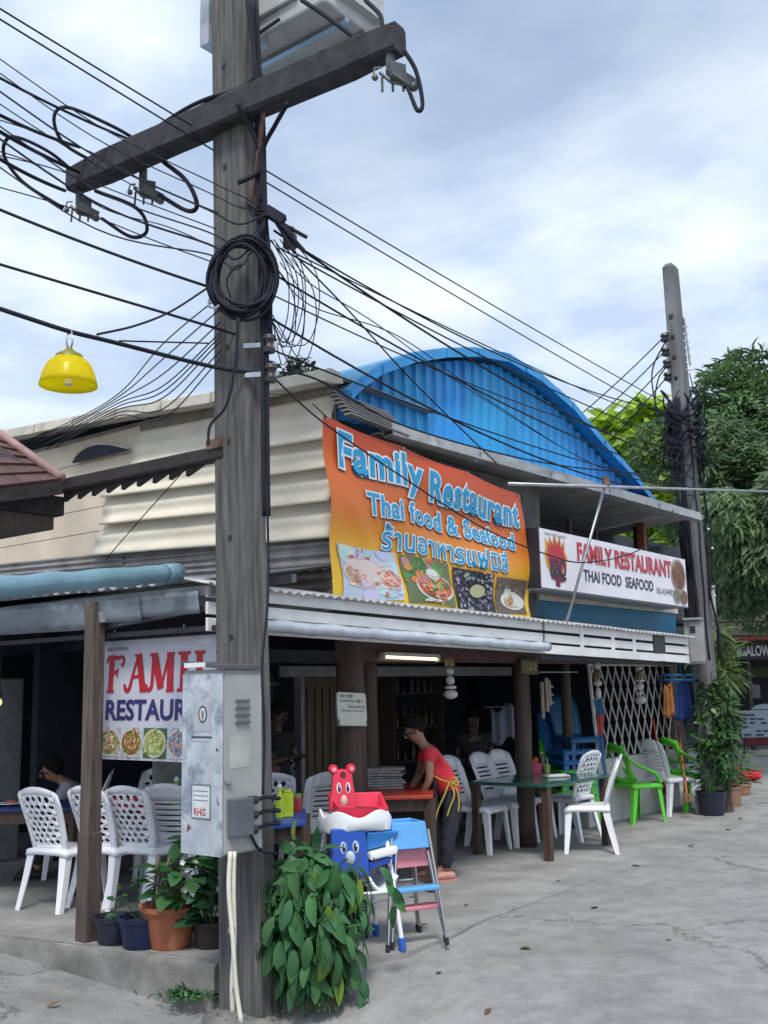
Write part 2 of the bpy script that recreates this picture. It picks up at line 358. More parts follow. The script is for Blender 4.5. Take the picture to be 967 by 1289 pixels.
# ================================================================== GROUND
def street_z(s, t):
    z = -0.27 * math.exp(-((s + 0.3) ** 2 / (2 * (0.36 if s > -.3 else .9) ** 2) + (t + 0.4) ** 2 / (2 * 1.25 ** 2)))
    z -= 0.05 * math.exp(-((s + 1.2) ** 2 / 8 + (t + 2) ** 2 / 10))
    return z - 0.006
def build_ground():
    m = bpy.data.materials.new('street_concrete'); m.use_nodes = True; nt = m.node_tree; N = nt.nodes; L = nt.links; bs = N['Principled BSDF']; bs.inputs['Roughness'].default_value = 0.9
    tc = N.new('ShaderNodeTexCoord')
    def noise(sc, d=8, r=0.6):
        n = N.new('ShaderNodeTexNoise'); n.inputs['Scale'].default_value = sc; n.inputs['Detail'].default_value = d; n.inputs['Roughness'].default_value = r; L.new(tc.outputs['Object'], n.inputs['Vector']); return n
    def ramp(src, p0, c0, p1, c1):
        r = N.new('ShaderNodeValToRGB'); r.color_ramp.elements[0].position = p0; r.color_ramp.elements[1].position = p1
        r.color_ramp.elements[0].color = (*c0, 1); r.color_ramp.elements[1].color = (*c1, 1); L.new(src, r.inputs[0]); return r
    def mix(f, a, b, mode='MIX'):
        x = N.new('ShaderNodeMix'); x.data_type = 'RGBA'; x.blend_type = mode
        if isinstance(f, float): x.inputs['Factor'].default_value = f
        else: L.new(f, x.inputs['Factor'])
        for s_, v in (('A', a), ('B', b)):
            if isinstance(v, tuple): x.inputs[s_].default_value = (*v, 1)
            else: L.new(v, x.inputs[s_])
        return x.outputs['Result']
    base = ramp(noise(1.1).outputs['Fac'], 0.3, (0.215, 0.215, 0.215), 0.7, (0.31, 0.31, 0.305))
    spk = ramp(noise(160, 3).outputs['Fac'], 0.35, (0.72, 0.72, 0.72), 0.65, (1.15, 1.15, 1.15))
    c = mix(0.8, base.outputs[0], spk.outputs[0], 'MULTIPLY')
    blot = ramp(noise(5.5, 6, 0.7).outputs['Fac'], 0.40, (0.72, 0.72, 0.71), 0.58, (1, 1, 1)); c = mix(0.75, c, blot.outputs[0], 'MULTIPLY')
    st_ = ramp(noise(0.7, 5, 0.7).outputs['Fac'], 0.56, (0, 0, 0), 0.70, (1, 1, 1)); c = mix(st_.outputs[0], c, (0.19, 0.188, 0.186))
    vo = N.new('ShaderNodeTexVoronoi'); vo.feature = 'DISTANCE_TO_EDGE'; vo.inputs['Scale'].default_value = 0.34
    wn = noise(2.3, 6, 0.7); av = N.new('ShaderNodeVectorMath'); av.operation = 'MULTIPLY_ADD'; L.new(wn.outputs['Color'], av.inputs[0]); av.inputs[1].default_value = (0.8, 0.8, 0); L.new(tc.outputs['Object'], av.inputs[2]); L.new(av.outputs[0], vo.inputs['Vector'])
    ck = ramp(vo.outputs['Distance'], 0.0, (0.25, 0.25, 0.25), 0.007, (1, 1, 1)); c = mix(0.8, c, ck.outputs[0], 'MULTIPLY')
    L.new(c, bs.inputs['Base Color'])
    b = N.new('ShaderNodeBump'); b.inputs['Strength'].default_value = 0.35; b.inputs['Distance'].default_value = 0.012
    L.new(noise(60, 8, 0.7).outputs['Fac'], b.inputs['Height']); L.new(b.outputs[0], bs.inputs['Normal'])
    # sheet out to the horizon, fine near the pole
    a = [-400, -120, -50, -25, -14, -9] + [-6 + 0.2 * i for i in range(81)] + [11, 13, 16, 20, 26, 40, 80, 160, 400]
    mb = MB(); n = len(a)
    mb.add([S(s_, t_, street_z(s_, t_)) for t_ in a for s_ in a], [(j * n + i, j * n + i + 1, (j + 1) * n + i + 1, (j + 1) * n + i) for j in range(n - 1) for i in range(n - 1)])
    mb.sm = True; struct(mb.build('street', m, fix=False))
    return m
MSTREET = build_ground()
kerb_m = M('kerb_concrete', (0.22, 0.215, 0.205), 0.92, var=0.35, scale=3, bump=0.5, bscale=50, patch=((0.10, 0.105, 0.09), 4, 0.5, 0.2))
slab_m = M('floor_concrete', (0.29, 0.287, 0.28), 0.85, var=0.25, scale=2.2, bump=0.3, bscale=60, patch=((0.20, 0.197, 0.192), 1.6, 0.52, 0.2))
# floor slab of the restaurant with its kerb edge
edge = [(-0.12, -0.02), (0.3, -0.55), (0.72, -0.80), (1.15, -0.78), (1.6, -0.70), (2.4, -0.66), (3.6, -0.60), (5.2, -0.62), (7.0, -0.55), (9.2, -0.50), (9.2, 6.5), (-1.7, 6.5), (-0.98, 3.6), (-0.50, 1.70), (-0.30, 0.8)]
random.seed(3)
e2 = []
for i, (s_, t_) in enumerate(edge):
    q = edge[(i + 1) % len(edge)]; n = 6 if i < 9 or i > 11 else 1
    for k in range(n): 
        f_ = k / n; e2.append((s_ + (q[0] - s_) * f_ + random.uniform(-.012, .012) * (k > 0), t_ + (q[1] - t_) * f_ + random.uniform(-.012, .012) * (k > 0)))
struct(MB().prism([S(a_, b_, -0.42) for a_, b_ in e2], (0, 0, 0.42)).build('restaurant_floor', [slab_m], bevel=0.003))
# rough concrete lip along the kerb
lip = [(-0.135, -0.035), (-0.30, 0.8), (-0.50, 1.70), (-0.98, 3.6)]
lp = []
for a_, b_ in zip(lip, lip[1:]):
    for k in range(8): f0 = k / 8; lp.append((a_[0] + (b_[0] - a_[0]) * f0, a_[1] + (b_[1] - a_[1]) * f0))
rr_ = random.Random(2)
mb = loft(MB(), [[S(a_ - .035 + rr_.uniform(-.004, .004), b_, -.42), S(a_ - .030 + rr_.uniform(-.003, .003), b_, -.03), S(a_ - .012, b_, -.002 + rr_.uniform(-.004, .003)), S(a_ + .05, b_, .004), S(a_ + .05, b_, -.42)] for a_, b_ in lp])
struct(mb.build('kerb', kerb_m, smooth=50))

# ================================================================== RESTAURANT BUILDING
BLD = thing('restaurant_building', 'low open-fronted restaurant with blue arched metal gable and cream sheet side wall', 'building', S(3, 2, 0))
cream = M('cream_sheet', (0.72, 0.66, 0.54), 0.6, var=0.10, scale=2, stretch=(1, 1, 3), patch=((0.40, 0.36, 0.29), 3.5, 0.60, 0.25), bump=0.08)
beige = M('beige_board', (0.66, 0.56, 0.44), 0.7, var=0.12, scale=2)
greysheet = M('grey_corrugated', (0.30, 0.29, 0.28), 0.5, 0.3, var=0.3, scale=3)
eave_m = M('eave_cream', (0.52, 0.49, 0.42), 0.7, var=0.2, scale=4, patch=((0.25, 0.24, 0.22), 5, 0.55, 0.2))
gable_m = M('blue_sheet', (0.030, 0.34, 0.76), 0.42, var=0.16, scale=2.5, stretch=(3, 3, .35), bump=0.12, bscale=25, spec=0.5, rnd=.06, patch=((0.035, 0.17, 0.36), 2.2, .58, .25))
gable_t = M('blue_trim', (0.03, 0.31, 0.70), 0.4, var=0.15, scale=3)
gutter_m = M('gutter_zinc', (0.42, 0.43, 0.44), 0.5, 0.4, var=0.2, scale=4, patch=((0.2, 0.19, 0.18), 6, 0.56, 0.2))
soffit_m = M('soffit_sheet', (0.38, 0.38, 0.37), 0.6, 0.2, var=0.2, scale=3)
teal_m = M('teal_wall', (0.012, 0.145, 0.26), 0.6, var=0.2, scale=2)
orange_wood = M('orange_wood', (0.25, 0.075, 0.03), 0.55, var=0.25, stretch=(5, 5, .6))
SX, TY = 1.40, 0.35            # side wall plane (s) and upper front wall plane (t)

def part_tree():
    # --- arched gable: outline in (s, z)
    arch = [st(on_t(x_, y_ + 5, .19)) for x_, y_ in ((440, 490), (455, 475), (480, 457), (520, 443), (560, 437), (600, 436), (640, 443), (680, 468), (720, 503), (760, 550), (800, 595), (828, 630))]
    arch = [(q[0], q[2] - .035) for q in arch]
    def az(s_):
        for a_, b_ in zip(arch, arch[1:]):
            if a_[0] <= s_ <= b_[0]: return a_[1] + (b_[1] - a_[1]) * (s_ - a_[0]) / (b_[0] - a_[0])
        return arch[0][1] if s_ < arch[0][0] else arch[-1][1]
    def zb(s_): return min(3.66, az(s_) - .04)
    # vertical ribbed sheets
    nsheet = 9; s0, s1 = arch[0][0] + .02, arch[-1][0] - .02; wd = (s1 - s0) / nsheet
    for k in range(nsheet):
        a_ = s0 + k * wd; prof = []; m_ = 4
        for i in range(m_):
            b_ = a_ + i * wd / m_; q = wd / m_
            prof += [(b_, 0.0), (b_ + q * .55, 0.0), (b_ + q * .66, -0.028), (b_ + q * .89, -0.028)]
        prof.append((a_ + wd + 0.01, 0.0))
        dz = random.uniform(-.012, .012); dt = 0.004 * (k % 2)
        mb = MB(); vs = []; n = len(prof)
        for j in range(3):
            f_ = j / 2
            for (p_, d_) in prof: 
                zt = az(p_) - 0.03; vs.append(S(p_, TY + d_ - dt, zb(p_) + dz + (zt - zb(p_) - dz) * f_))
        mb.add(vs, [(j * n + i, j * n + i + 1, (j + 1) * n + i + 1, (j + 1) * n + i) for j in range(2) for i in range(n - 1)])
        mb.build('gable_sheet', gable_m, BLD, fix=False)
    # arch edge trim, cut in straight lengths lapping each other
    for (a_, b_) in zip(arch, arch[1:]):
        n_ = 1 if b_[0] - a_[0] < .5 else 2
        for k in range(n_):
            q0 = (a_[0] + (b_[0] - a_[0]) * k / n_, a_[1] + (b_[1] - a_[1]) * k / n_); q1 = (a_[0] + (b_[0] - a_[0]) * (k + 1) / n_, a_[1] + (b_[1] - a_[1]) * (k + 1) / n_)
            d = (V((q1[0] - q0[0], q1[1] - q0[1]))).normalized(); j_ = random.uniform(-.006, .006)
            q1 = (q1[0] + d.x * .03, q1[1] + d.y * .03)
            mb = MB(); P = []
            for (q, tt) in ((q0, 0.17 + j_), (q1, 0.176 + j_), (q1, TY + .1), (q0, TY + .1)): P.append(S(q[0], tt, q[1] + 0.02 + j_))
            P2 = [p + ZZ * 0.035 for p in P]; mb.box8(P + P2)
            mb.add([S(q0[0], 0.166 + j_, q0[1] + .045), S(q1[0], 0.17 + j_, q1[1] + .045), S(q1[0], 0.172 + j_, q1[1] - .028), S(q0[0], 0.167 + j_, q0[1] - .028)], [(0, 1, 2, 3)])
            mb.build('arch_trim', gable_t, BLD, fix=False)
    # barrel roof behind
    mb = MB(); n = len(arch)
    mb.add([S(s_, t_, z_ + .06) for t_ in (.2, 2.5, 5.5) for s_, z_ in arch], [(j * n + i, j * n + i + 1, (j + 1) * n + i + 1, (j + 1) * n + i) for j in range(2) for i in range(n - 1)])
    mb.build('barrel_roof', M('roof_pale_blue', (.16, .36, .55), .9, var=.1, spec=.05), BLD, solid=0.02)
    # rusted metal strip under the gable with lifted flashing
    MB().add([S(1.7, TY - .035, 3.74), S(7.5, TY - .035, 3.70), S(7.5, .2, 3.665), S(1.7, .2, 3.675)], [(0, 1, 2, 3)]).build('roof_flashing', gable_t, BLD, solid=.008)
    # gutter and soffit
    mb = MB(); sec = [(.09, 3.66), (.07, 3.56), (.17, 3.545), (.22, 3.66), (.205, 3.66), (.16, 3.56), (.085, 3.575), (.105, 3.66)]
    for k in range(5):
        a_, b_ = 1.80 + k * 1.235, 1.80 + (k + 1) * 1.235 - .006; dz = random.uniform(-.006, .006); mb = MB()
        ra = [S(a_, t_, z_ + dz - (.002 * k)) for t_, z_ in sec]; rb = [S(b_, t_, z_ + dz - .002 * (k + 1)) for t_, z_ in sec]; n = len(sec)
        mb.add(ra + rb, [(i, (i + 1) % n, (i + 1) % n + n, i + n) for i in range(n)] + [tuple(range(n)), tuple(range(n, 2 * n))]); mb.build('gutter', gutter_m, BLD)
        mb = MB(); mb.bar(S(b_, .06, 3.61), S(b_, .12, 3.54), .03, .012); mb.build('gutter_bracket', gutter_m, BLD)
    for k in range(11):
        a_, b_ = 1.75 + k * .56, 1.75 + (k + 1) * .56 - .012
        MB().box8([S(a_, .19, 3.575), S(b_, .19, 3.575), S(b_, 1.4, 3.46), S(a_, 1.4, 3.46), S(a_, .19, 3.59), S(b_, .19, 3.59), S(b_, 1.4, 3.475), S(a_, 1.4, 3.475)]).build('soffit_panel', soffit_m, BLD)
    # corrugated flashing at the corner of the side wall and gable
    mb = MB()
    for k in range(7):
        z_ = 3.58 + k * .035; mb.bar(S(1.30, .12 + k * .03, z_ + .06), S(2.0, .10 + k * .03, z_ + .0), .075, .012)
    mb.build('corner_flashing', greysheet, BLD)
    # upper front wall behind the banner, dark recess behind the light box
    MB().fbox(1.45, 4.5, TY, TY + .1, 2.1, 3.54).build('front_wall', M('old_board', (0.12, 0.115, 0.11), .8, var=.3), BLD)
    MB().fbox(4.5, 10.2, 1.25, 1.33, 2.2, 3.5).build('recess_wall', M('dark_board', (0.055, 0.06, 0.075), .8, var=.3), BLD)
    for s_ in (5.3, 6.25, 6.9): MB().fbox(s_, s_ + .06, .98, 1.03, 2.5, 3.48).build('recess_mullion', M('dark_frame', (0.10, 0.10, 0.11), .7, var=.2), BLD)
    for z_ in (2.9, 3.12): MB().fbox(4.5, 7.3, 1.1, 1.13, z_, z_ + .035).build('recess_rail', MATS['dark_frame'], BLD)
    MB().fbox(7.46, 7.54, .62, .72, 2.4, 3.55).build('post', orange_wood, BLD, bevel=.006)
    MB().fbox(7.54, 7.85, .74, .80, 2.2, 3.5).build('end_panel', M('dark_green_board', (0.03, 0.045, 0.045), .8), BLD)
    MB().fbox(4.36, 7.62, TY, TY + .06, 2.12, 2.395).build('teal_panel', teal_m, BLD)
    MB().fbox(4.36, 7.64, TY - .03, TY + .04, 2.398, 2.46).build('cream_rail', eave_m, BLD)
    for k in range(16): MB().fbox(4.4 + k * .2, 4.4 + k * .2 + .12, TY + .02, TY + .05, 2.465, 2.62).build('baluster', M('dark_slat', (0.03, 0.03, 0.035), .7), BLD)
    # --- side wall: lapped wavy cream sheets
    def zz(y): return on_s(269, y, SX).z
    zs = [zz(510), zz(556), zz(596), zz(643), zz(692)]
    zs = [3.80, 3.47, 3.24, 2.98, 2.70]
    for k in range(4):
        zt, zb_ = zs[k], zs[k + 1]; h = zt - zb_
        for (ta, tb) in ((TY - .02, 1.55), (1.53, 2.75 + .42 * (k > 0) + .12 * (k == 3))):
            mb = MB(); n = 12; vs = []; m_ = 10
            for j in range(n + 1):
                f_ = j / n; z_ = zb_ + (h + .03) * f_
                d = 0.075 * (1 - f_) + 0.012 * math.sin(f_ * 2 * math.pi * 2 + .9)
                for i in range(m_ + 1):
                    g_ = i / m_; tt = ta + (tb - ta) * g_
                    sag = .003 * math.sin(tt * 2.1 + k) + (.045 * tt)
                    vs.append(S(SX - d - .006 * (ta > 1) - .002 * math.sin(tt * 5 + k * 2), tt, z_ + sag))
            mb.add(vs, [(j * (m_ + 1) + i, j * (m_ + 1) + i + 1, (j + 1) * (m_ + 1) + i + 1, (j + 1) * (m_ + 1) + i) for j in range(n) for i in range(m_)])
            mb.sm = 40; mb.build('siding_sheet', cream, BLD, solid=.008)
    MB().fbox(SX + .002, SX + .06, TY, 6.2, 2.35, 4.05).build('side_wall', M('side_wall_board', (0.30, 0.27, 0.22), .8), BLD)
    # flat beige boards further back
    for k in range(5):
        z0 = 2.86 + k * .23; MB().fbox(SX - .018, SX, 2.7, 6.0, z0, z0 + .225).build('wall_board', beige, BLD, bevel=.004)
    # grey corrugated sheet strip below the siding
    for (ta, tb, z0, z1) in ((TY, 1.6, 2.16, 2.78), (1.58, 2.9, 2.38, 2.80), (2.88, 6.0, 2.42, 2.86)):
        mb = MB(); n = 40; vs = []
        for j in range(n + 1):
            z_ = z0 + (z1 - z0) * j / n
            for tt in (ta, tb): vs.append(S(SX - .03 + .011 * math.sin(j * 2 * math.pi / 5), tt, z_ + .03 * (tt - ta)))
        mb.add(vs, [(2 * j, 2 * j + 1, 2 * j + 3, 2 * j + 2) for j in range(n)]); mb.sm = True; mb.build('corrugated_strip', greysheet, BLD)
    # same strip returning on the front, left of the banner
    # eave roll along the top of the side wall
    P0, P1 = S(SX - .16, TY - .12, 3.93), S(SX - .16, 6.0, 4.29)
    for k in range(9):
        a_ = P0.lerp(P1, k / 9); b_ = P0.lerp(P1, (k + 1) / 9 - .004); j_ = random.uniform(-.008, .008)
        sec = [(-.09, -.05), (-.075, .045), (0.0, .075), (.12, .06), (.15, -.02), (.03, -.045)]
        mb = MB(); ra = [a_ + UU * x_ + ZZ * (y_ + j_) for x_, y_ in sec]; rb = [b_ + UU * x_ + ZZ * (y_ + j_ * .3) for x_, y_ in sec]; n = 6
        mb.add(ra + rb, [(i, (i + 1) % n, (i + 1) % n + n, i + n) for i in range(n)] + [tuple(range(n)), tuple(range(n, 2 * n))]); mb.build('eave_cap', eave_m, BLD, bevel=.006)
    mb = MB(); mb.add([S(SX - .12, TY - .12, 3.96), S(SX - .12, 6, 4.32), S(SX + 1.2, 6, 4.30), S(SX + 1.2, TY - .1, 3.93)], [(0, 1, 2, 3)]); mb.build('side_roof', greysheet, BLD, solid=.02)
    # curved vent under the eave, the shade of its gap a dark sheet
    mb = MB(); n = 14; c0 = on_s(92, 583, SX - .07); c1 = on_s(163, 566, SX - .07); up = []
    poly = [c0 + (c1 - c0) * (i / n) for i in range(n + 1)]
    mb.add(poly + [p + ZZ * (0.005 + .115 * math.sin(math.pi * (i / n) ** .7)) for i, p in enumerate(poly)], [(i, i + 1, i + n + 2, i + n + 1) for i in range(n)])
    mb.build('vent_opening', dark_interior, BLD, solid=.02)
    MB().tube([c0 + (c1 - c0) * (i / n) + ZZ * (0.012 + .118 * math.sin(math.pi * (i / n) ** .7)) - UU * .01 for i in range(n + 1)], .012, 6).build('vent_rim', eave_m, BLD)
    # --- interior shell
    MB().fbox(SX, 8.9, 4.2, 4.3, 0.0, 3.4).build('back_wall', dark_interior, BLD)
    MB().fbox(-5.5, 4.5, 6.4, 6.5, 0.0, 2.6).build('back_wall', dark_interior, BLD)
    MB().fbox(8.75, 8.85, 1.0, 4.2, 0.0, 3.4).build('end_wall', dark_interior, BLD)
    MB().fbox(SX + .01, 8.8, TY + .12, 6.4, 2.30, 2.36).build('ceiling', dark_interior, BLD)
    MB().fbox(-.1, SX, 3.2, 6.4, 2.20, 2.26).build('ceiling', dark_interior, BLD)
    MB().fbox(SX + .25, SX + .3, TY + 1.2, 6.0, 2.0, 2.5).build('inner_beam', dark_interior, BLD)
part_tree()

# ------------------------------------------------------------------ awning: part of the building
alu_white = M('white_slat_paint', (0.72, 0.72, 0.71), .5, var=.12, scale=3, stretch=(1, 1, 2), patch=((0.42, .40, .36), 4, .58, .2))
def zf(s_): return 1.945 - 0.0215 * s_           # bottom of the fascia
def awning():
    # facia slats
    for seg in ((-.2, 3.86), (3.90, 6.18), (6.50, 7.12)):
        for k in range(3):
            h0, h1 = .10 * k + .005 * k, .10 * k + .083
            a_, b_ = seg; j_ = random.uniform(-.003, .003)
            P = [S(a_, 0 + j_, zf(a_) + h0), S(b_, 0 + j_, zf(b_) + h0), S(b_, .022 + j_, zf(b_) + h0), S(a_, .022 + j_, zf(a_) + h0)]
            Q = [S(a_, 0 + j_, zf(a_) + h1), S(b_, 0 + j_, zf(b_) + h1), S(b_, .022 + j_, zf(b_) + h1), S(a_, .022 + j_, zf(a_) + h1)]
            MB().box8(P + Q).build('fascia_slat', alu_white, BLD, bevel=.003)
    MB().fbox(3.9, 7.12, .05, .06, zf(5.4) - .02, zf(5.4) + .29).build('fascia_gap_shade', M('shadow_gap', (.03, .035, .05), .8), BLD)  # dark sheet added for the shade in the gaps between slats
    for s_ in (4.55, 5.2, 5.68): MB().fbox(s_, s_ + .07, -.006, .0, zf(s_) + .004, zf(s_) + .285).build('fascia_batten', alu_white, BLD)
    MB().fbox(6.2, 6.48, -.004, .04, zf(6.3) + .085, zf(6.3) + .285).build('fascia_vent', black_plastic, BLD)
    MB().fbox(6.18, 6.50, 0, .022, zf(6.3), zf(6.3) + .083).build('fascia_slat', alu_white, BLD, bevel=.003)
    # corrugated awning sheets over it, front side
    sheet = M('awning_sheet', (0.50, 0.50, 0.50), .5, .2, var=.2, scale=3, transl=.0)
    for k in range(8):
        a_ = -.25 + k * .935; b_ = a_ + .96; n = 44; vs = []
        for i in range(n + 1):
            s_ = a_ + (b_ - a_) * i / n; d = .012 * math.sin(i * 2 * math.pi / 4)
            for tt, zt in ((-.06, zf(s_) + .285), (TY - .01, zf(s_) + .36)): vs.append(S(s_, tt, zt + d + .004 * (k % 2)))
        mb = MB(); mb.add(vs, [(2 * i, 2 * i + 1, 2 * i + 3, 2 * i + 2) for i in range(n)]); mb.sm = True; mb.build('awning_sheet', sheet, BLD, solid=.004)
    # clear plastic roll-down blind rolled up under the front
    blind = M('clear_blind', (0.50, 0.55, 0.62), .16, var=.2, scale=5, spec=.8, coat=.6, bump=.25, bscale=14)
    mb = MB(); path = []; rad = []
    for i in range(60):
        s_ = -.15 + i * 4.0 / 59; path.append(S(s_, -.055, zf(s_) + .055 + .003 * math.sin(i * .9))); rad.append(.040 + .0018 * math.sin(i * 1.7) + .0012 * math.sin(i * 4.1))
    mb.tube(path, rad, 12); mb.sm = True; mb.build('rolled_blind', blind, BLD)
    # side awning towards the pole: translucent sheets sloping up to the side wall
    side_sheet = M('side_awning_sheet', (0.40, 0.43, 0.47), .6, var=.2, scale=2, transl=.25)
    for k in range(8):
        ta = .34 + k * .78; tb = ta + .80; mb = MB(); n = 30; vs = []
        for i in range(n + 1):
            tt = ta + (tb - ta) * i / n; d = .014 * math.sin(i * 2 * math.pi / 5)
            for s_, z_ in ((-.28, 2.26), (SX - .03, 2.50)): vs.append(S(s_, tt, z_ + d + .012 * tt + .004 * (k % 2)))
        mb.add(vs, [(2 * i, 2 * i + 1, 2 * i + 3, 2 * i + 2) for i in range(n)]); mb.sm = True
        mb.build('awning_sheet', side_sheet if k < 2 else M('dark_awning_sheet', (0.19, 0.215, .24), .7, var=.3), BLD, solid=.004)  # sheets further back get a darker grey-blue
    for s_ in (-.2, .35, .95): MB().fbox(s_, s_ + .05, (-.02 if s_ < 0 else .38), 6.0, 2.17 + .16 * (s_ + .2), 2.235 + .16 * (s_ + .2)).build('awning_purlin', M('pale_purlin', (.28, .29, .31), .7, var=.2), BLD)
    for tt in (1.02, 2.6, 4.4): MB().bar(S(-.24, tt, 2.09), S(SX, tt, 2.36), .05, .07).build('awning_rafter', MATS['pale_purlin'], BLD)
    for (ta, tb, zl) in ((.06, .62, 2.06), (.63, 1.22, 2.04), (1.23, 2.4, 2.0), (2.41, 5.6, 1.98)):
        mb = MB(); mb.grid(lambda u_, v_: S(-.232 + .02 * v_ + .005 * math.sin(u_ * (tb - ta) * 9), ta + (tb - ta) * u_, 2.20 + (zl - 2.20) * v_ + .012 * (ta + (tb - ta) * u_)), 16, 4); mb.build('side_valance', M('valance_sheet', (.20, .235, .27), .5, var=.3, scale=3, stretch=(1, 1, 3)), BLD, smooth=True, solid=.004)
    MB().fbox(-.17, -.11, -.1, 5.5, 1.955, 1.985).build('side_beam', black_plastic, BLD)
    MB().bar(S(-.12, 1.2, 2.03), S(-.12, .1, 2.10), .05, .03).build('side_rail', steel, BLD)
    # columns on the front
    def column(s_, t_, z1, r, m, lean=0.0, nm='column'):
        mb = MB(); path = [S(s_ + lean * (1 - i / 8) + random.uniform(-.008, .008), t_, z1 * i / 8) for i in range(9)]
        mb.tube(path, [r * (1.08 - .12 * i / 8 + random.uniform(-.04, .04)) for i in range(9)], 12); mb.sm = True; return mb.build(nm, m, BLD)
    column(4.75, .8, 2.3, .085, dark_wood)
    column(2.02, .75, 2.3, .12, dark_wood)
    column(2.55, 1.0, 2.3, .08, dark_wood)
    column(6.2, 1.1, 2.3, .06, dark_wood)
    # square grey post at the kerb with its sleeve
    pb = gnd(110, 1184, 0); a_, b_, _ = st(pb)
    MB().box(S(a_, b_, 1.1), (.10, .10, 2.2), rz=A * -1).build('column', grey_wood, BLD, bevel=.006)
    MB().box(S(a_, b_, .34), (.115, .115, .68), rz=A * -1).build('column_sleeve', M('brown_sleeve', (.10, .075, .065), .7, var=.3, stretch=(5, 5, .6)), BLD, bevel=.006)
    # timber beams behind the fascia
    MB().fbox(1.9, 4.9, .72, .80, 1.80, 1.98).build('front_beam', M('red_brown_wood', (.10, .045, .035), .6, var=.3, stretch=(1, 1, 4)), BLD, bevel=.004)
    MB().fbox(4.9, 8.7, .72, .80, 1.80, 1.98).build('front_beam', M('brown_board', (.11, .075, .06), .6, var=.3, stretch=(1, 1, 4)), BLD, bevel=.004)
    # pale rail / roller shutter box seen inside
    MB().fbox(2.6, 6.5, 2.0, 2.12, 1.70, 1.80).build('inner_rail', M('pale_rail', (.25, .26, .28), .6), BLD)
    MB().fbox(2.7, 6.2, 2.9, 2.94, 1.86, 2.0).build('inner_panel', M('dim_panel', (.16, .18, .19), .7), BLD)
    # low rendered wall under the lattice
    MB().fbox(6.28, 8.75, .93, 1.06, 0, .72).build('low_wall', M('render_wall', (.50, .50, .48), .85, var=.2, scale=3, patch=((.2, .2, .18), 2.5, .55, .25)), BLD, bevel=.008)
    # kitchen partitions inside
    MB().fbox(1.55, 2.35, 2.6, 2.66, 0, 2.0).build('partition', M('kitchen_panel', (.23, .25, .23), .7, var=.25), BLD)
    for i in range(3):
        for j in range(2): MB().fbox(1.7 + i * .22, 1.84 + i * .22, 2.585, 2.6, 1.15 + j * .33, 1.42 + j * .33).build('partition_panel', M('kitchen_inset', (.15, .17, .16), .7), BLD)
    MB().fbox(2.35, 3.1, 2.7, 2.76, 0, 1.75).build('partition', M('blue_grey_panel', (.07, .09, .12), .6), BLD)
    MB().fbox(2.3, 3.15, 2.66, 2.70, 1.62, 1.66).build('partition_rail', steel, BLD)
    MB().fbox(3.2, 3.75, 2.4, 2.45, 0, 1.7).build('wood_door', M('door_wood', (.11, .075, .04), .6, var=.3, stretch=(4, 4, .5)), BLD)
    for k in range(4): MB().fbox(3.27 + k * .115, 3.36 + k * .115, 2.385, 2.40, .1, 1.6).build('door_board', MATS['door_wood'], BLD)
    MB().fbox(3.15, 3.20, 2.36, 2.45, 0, 1.78).build('door_frame', MATS['pale_rail'], BLD)
awning()


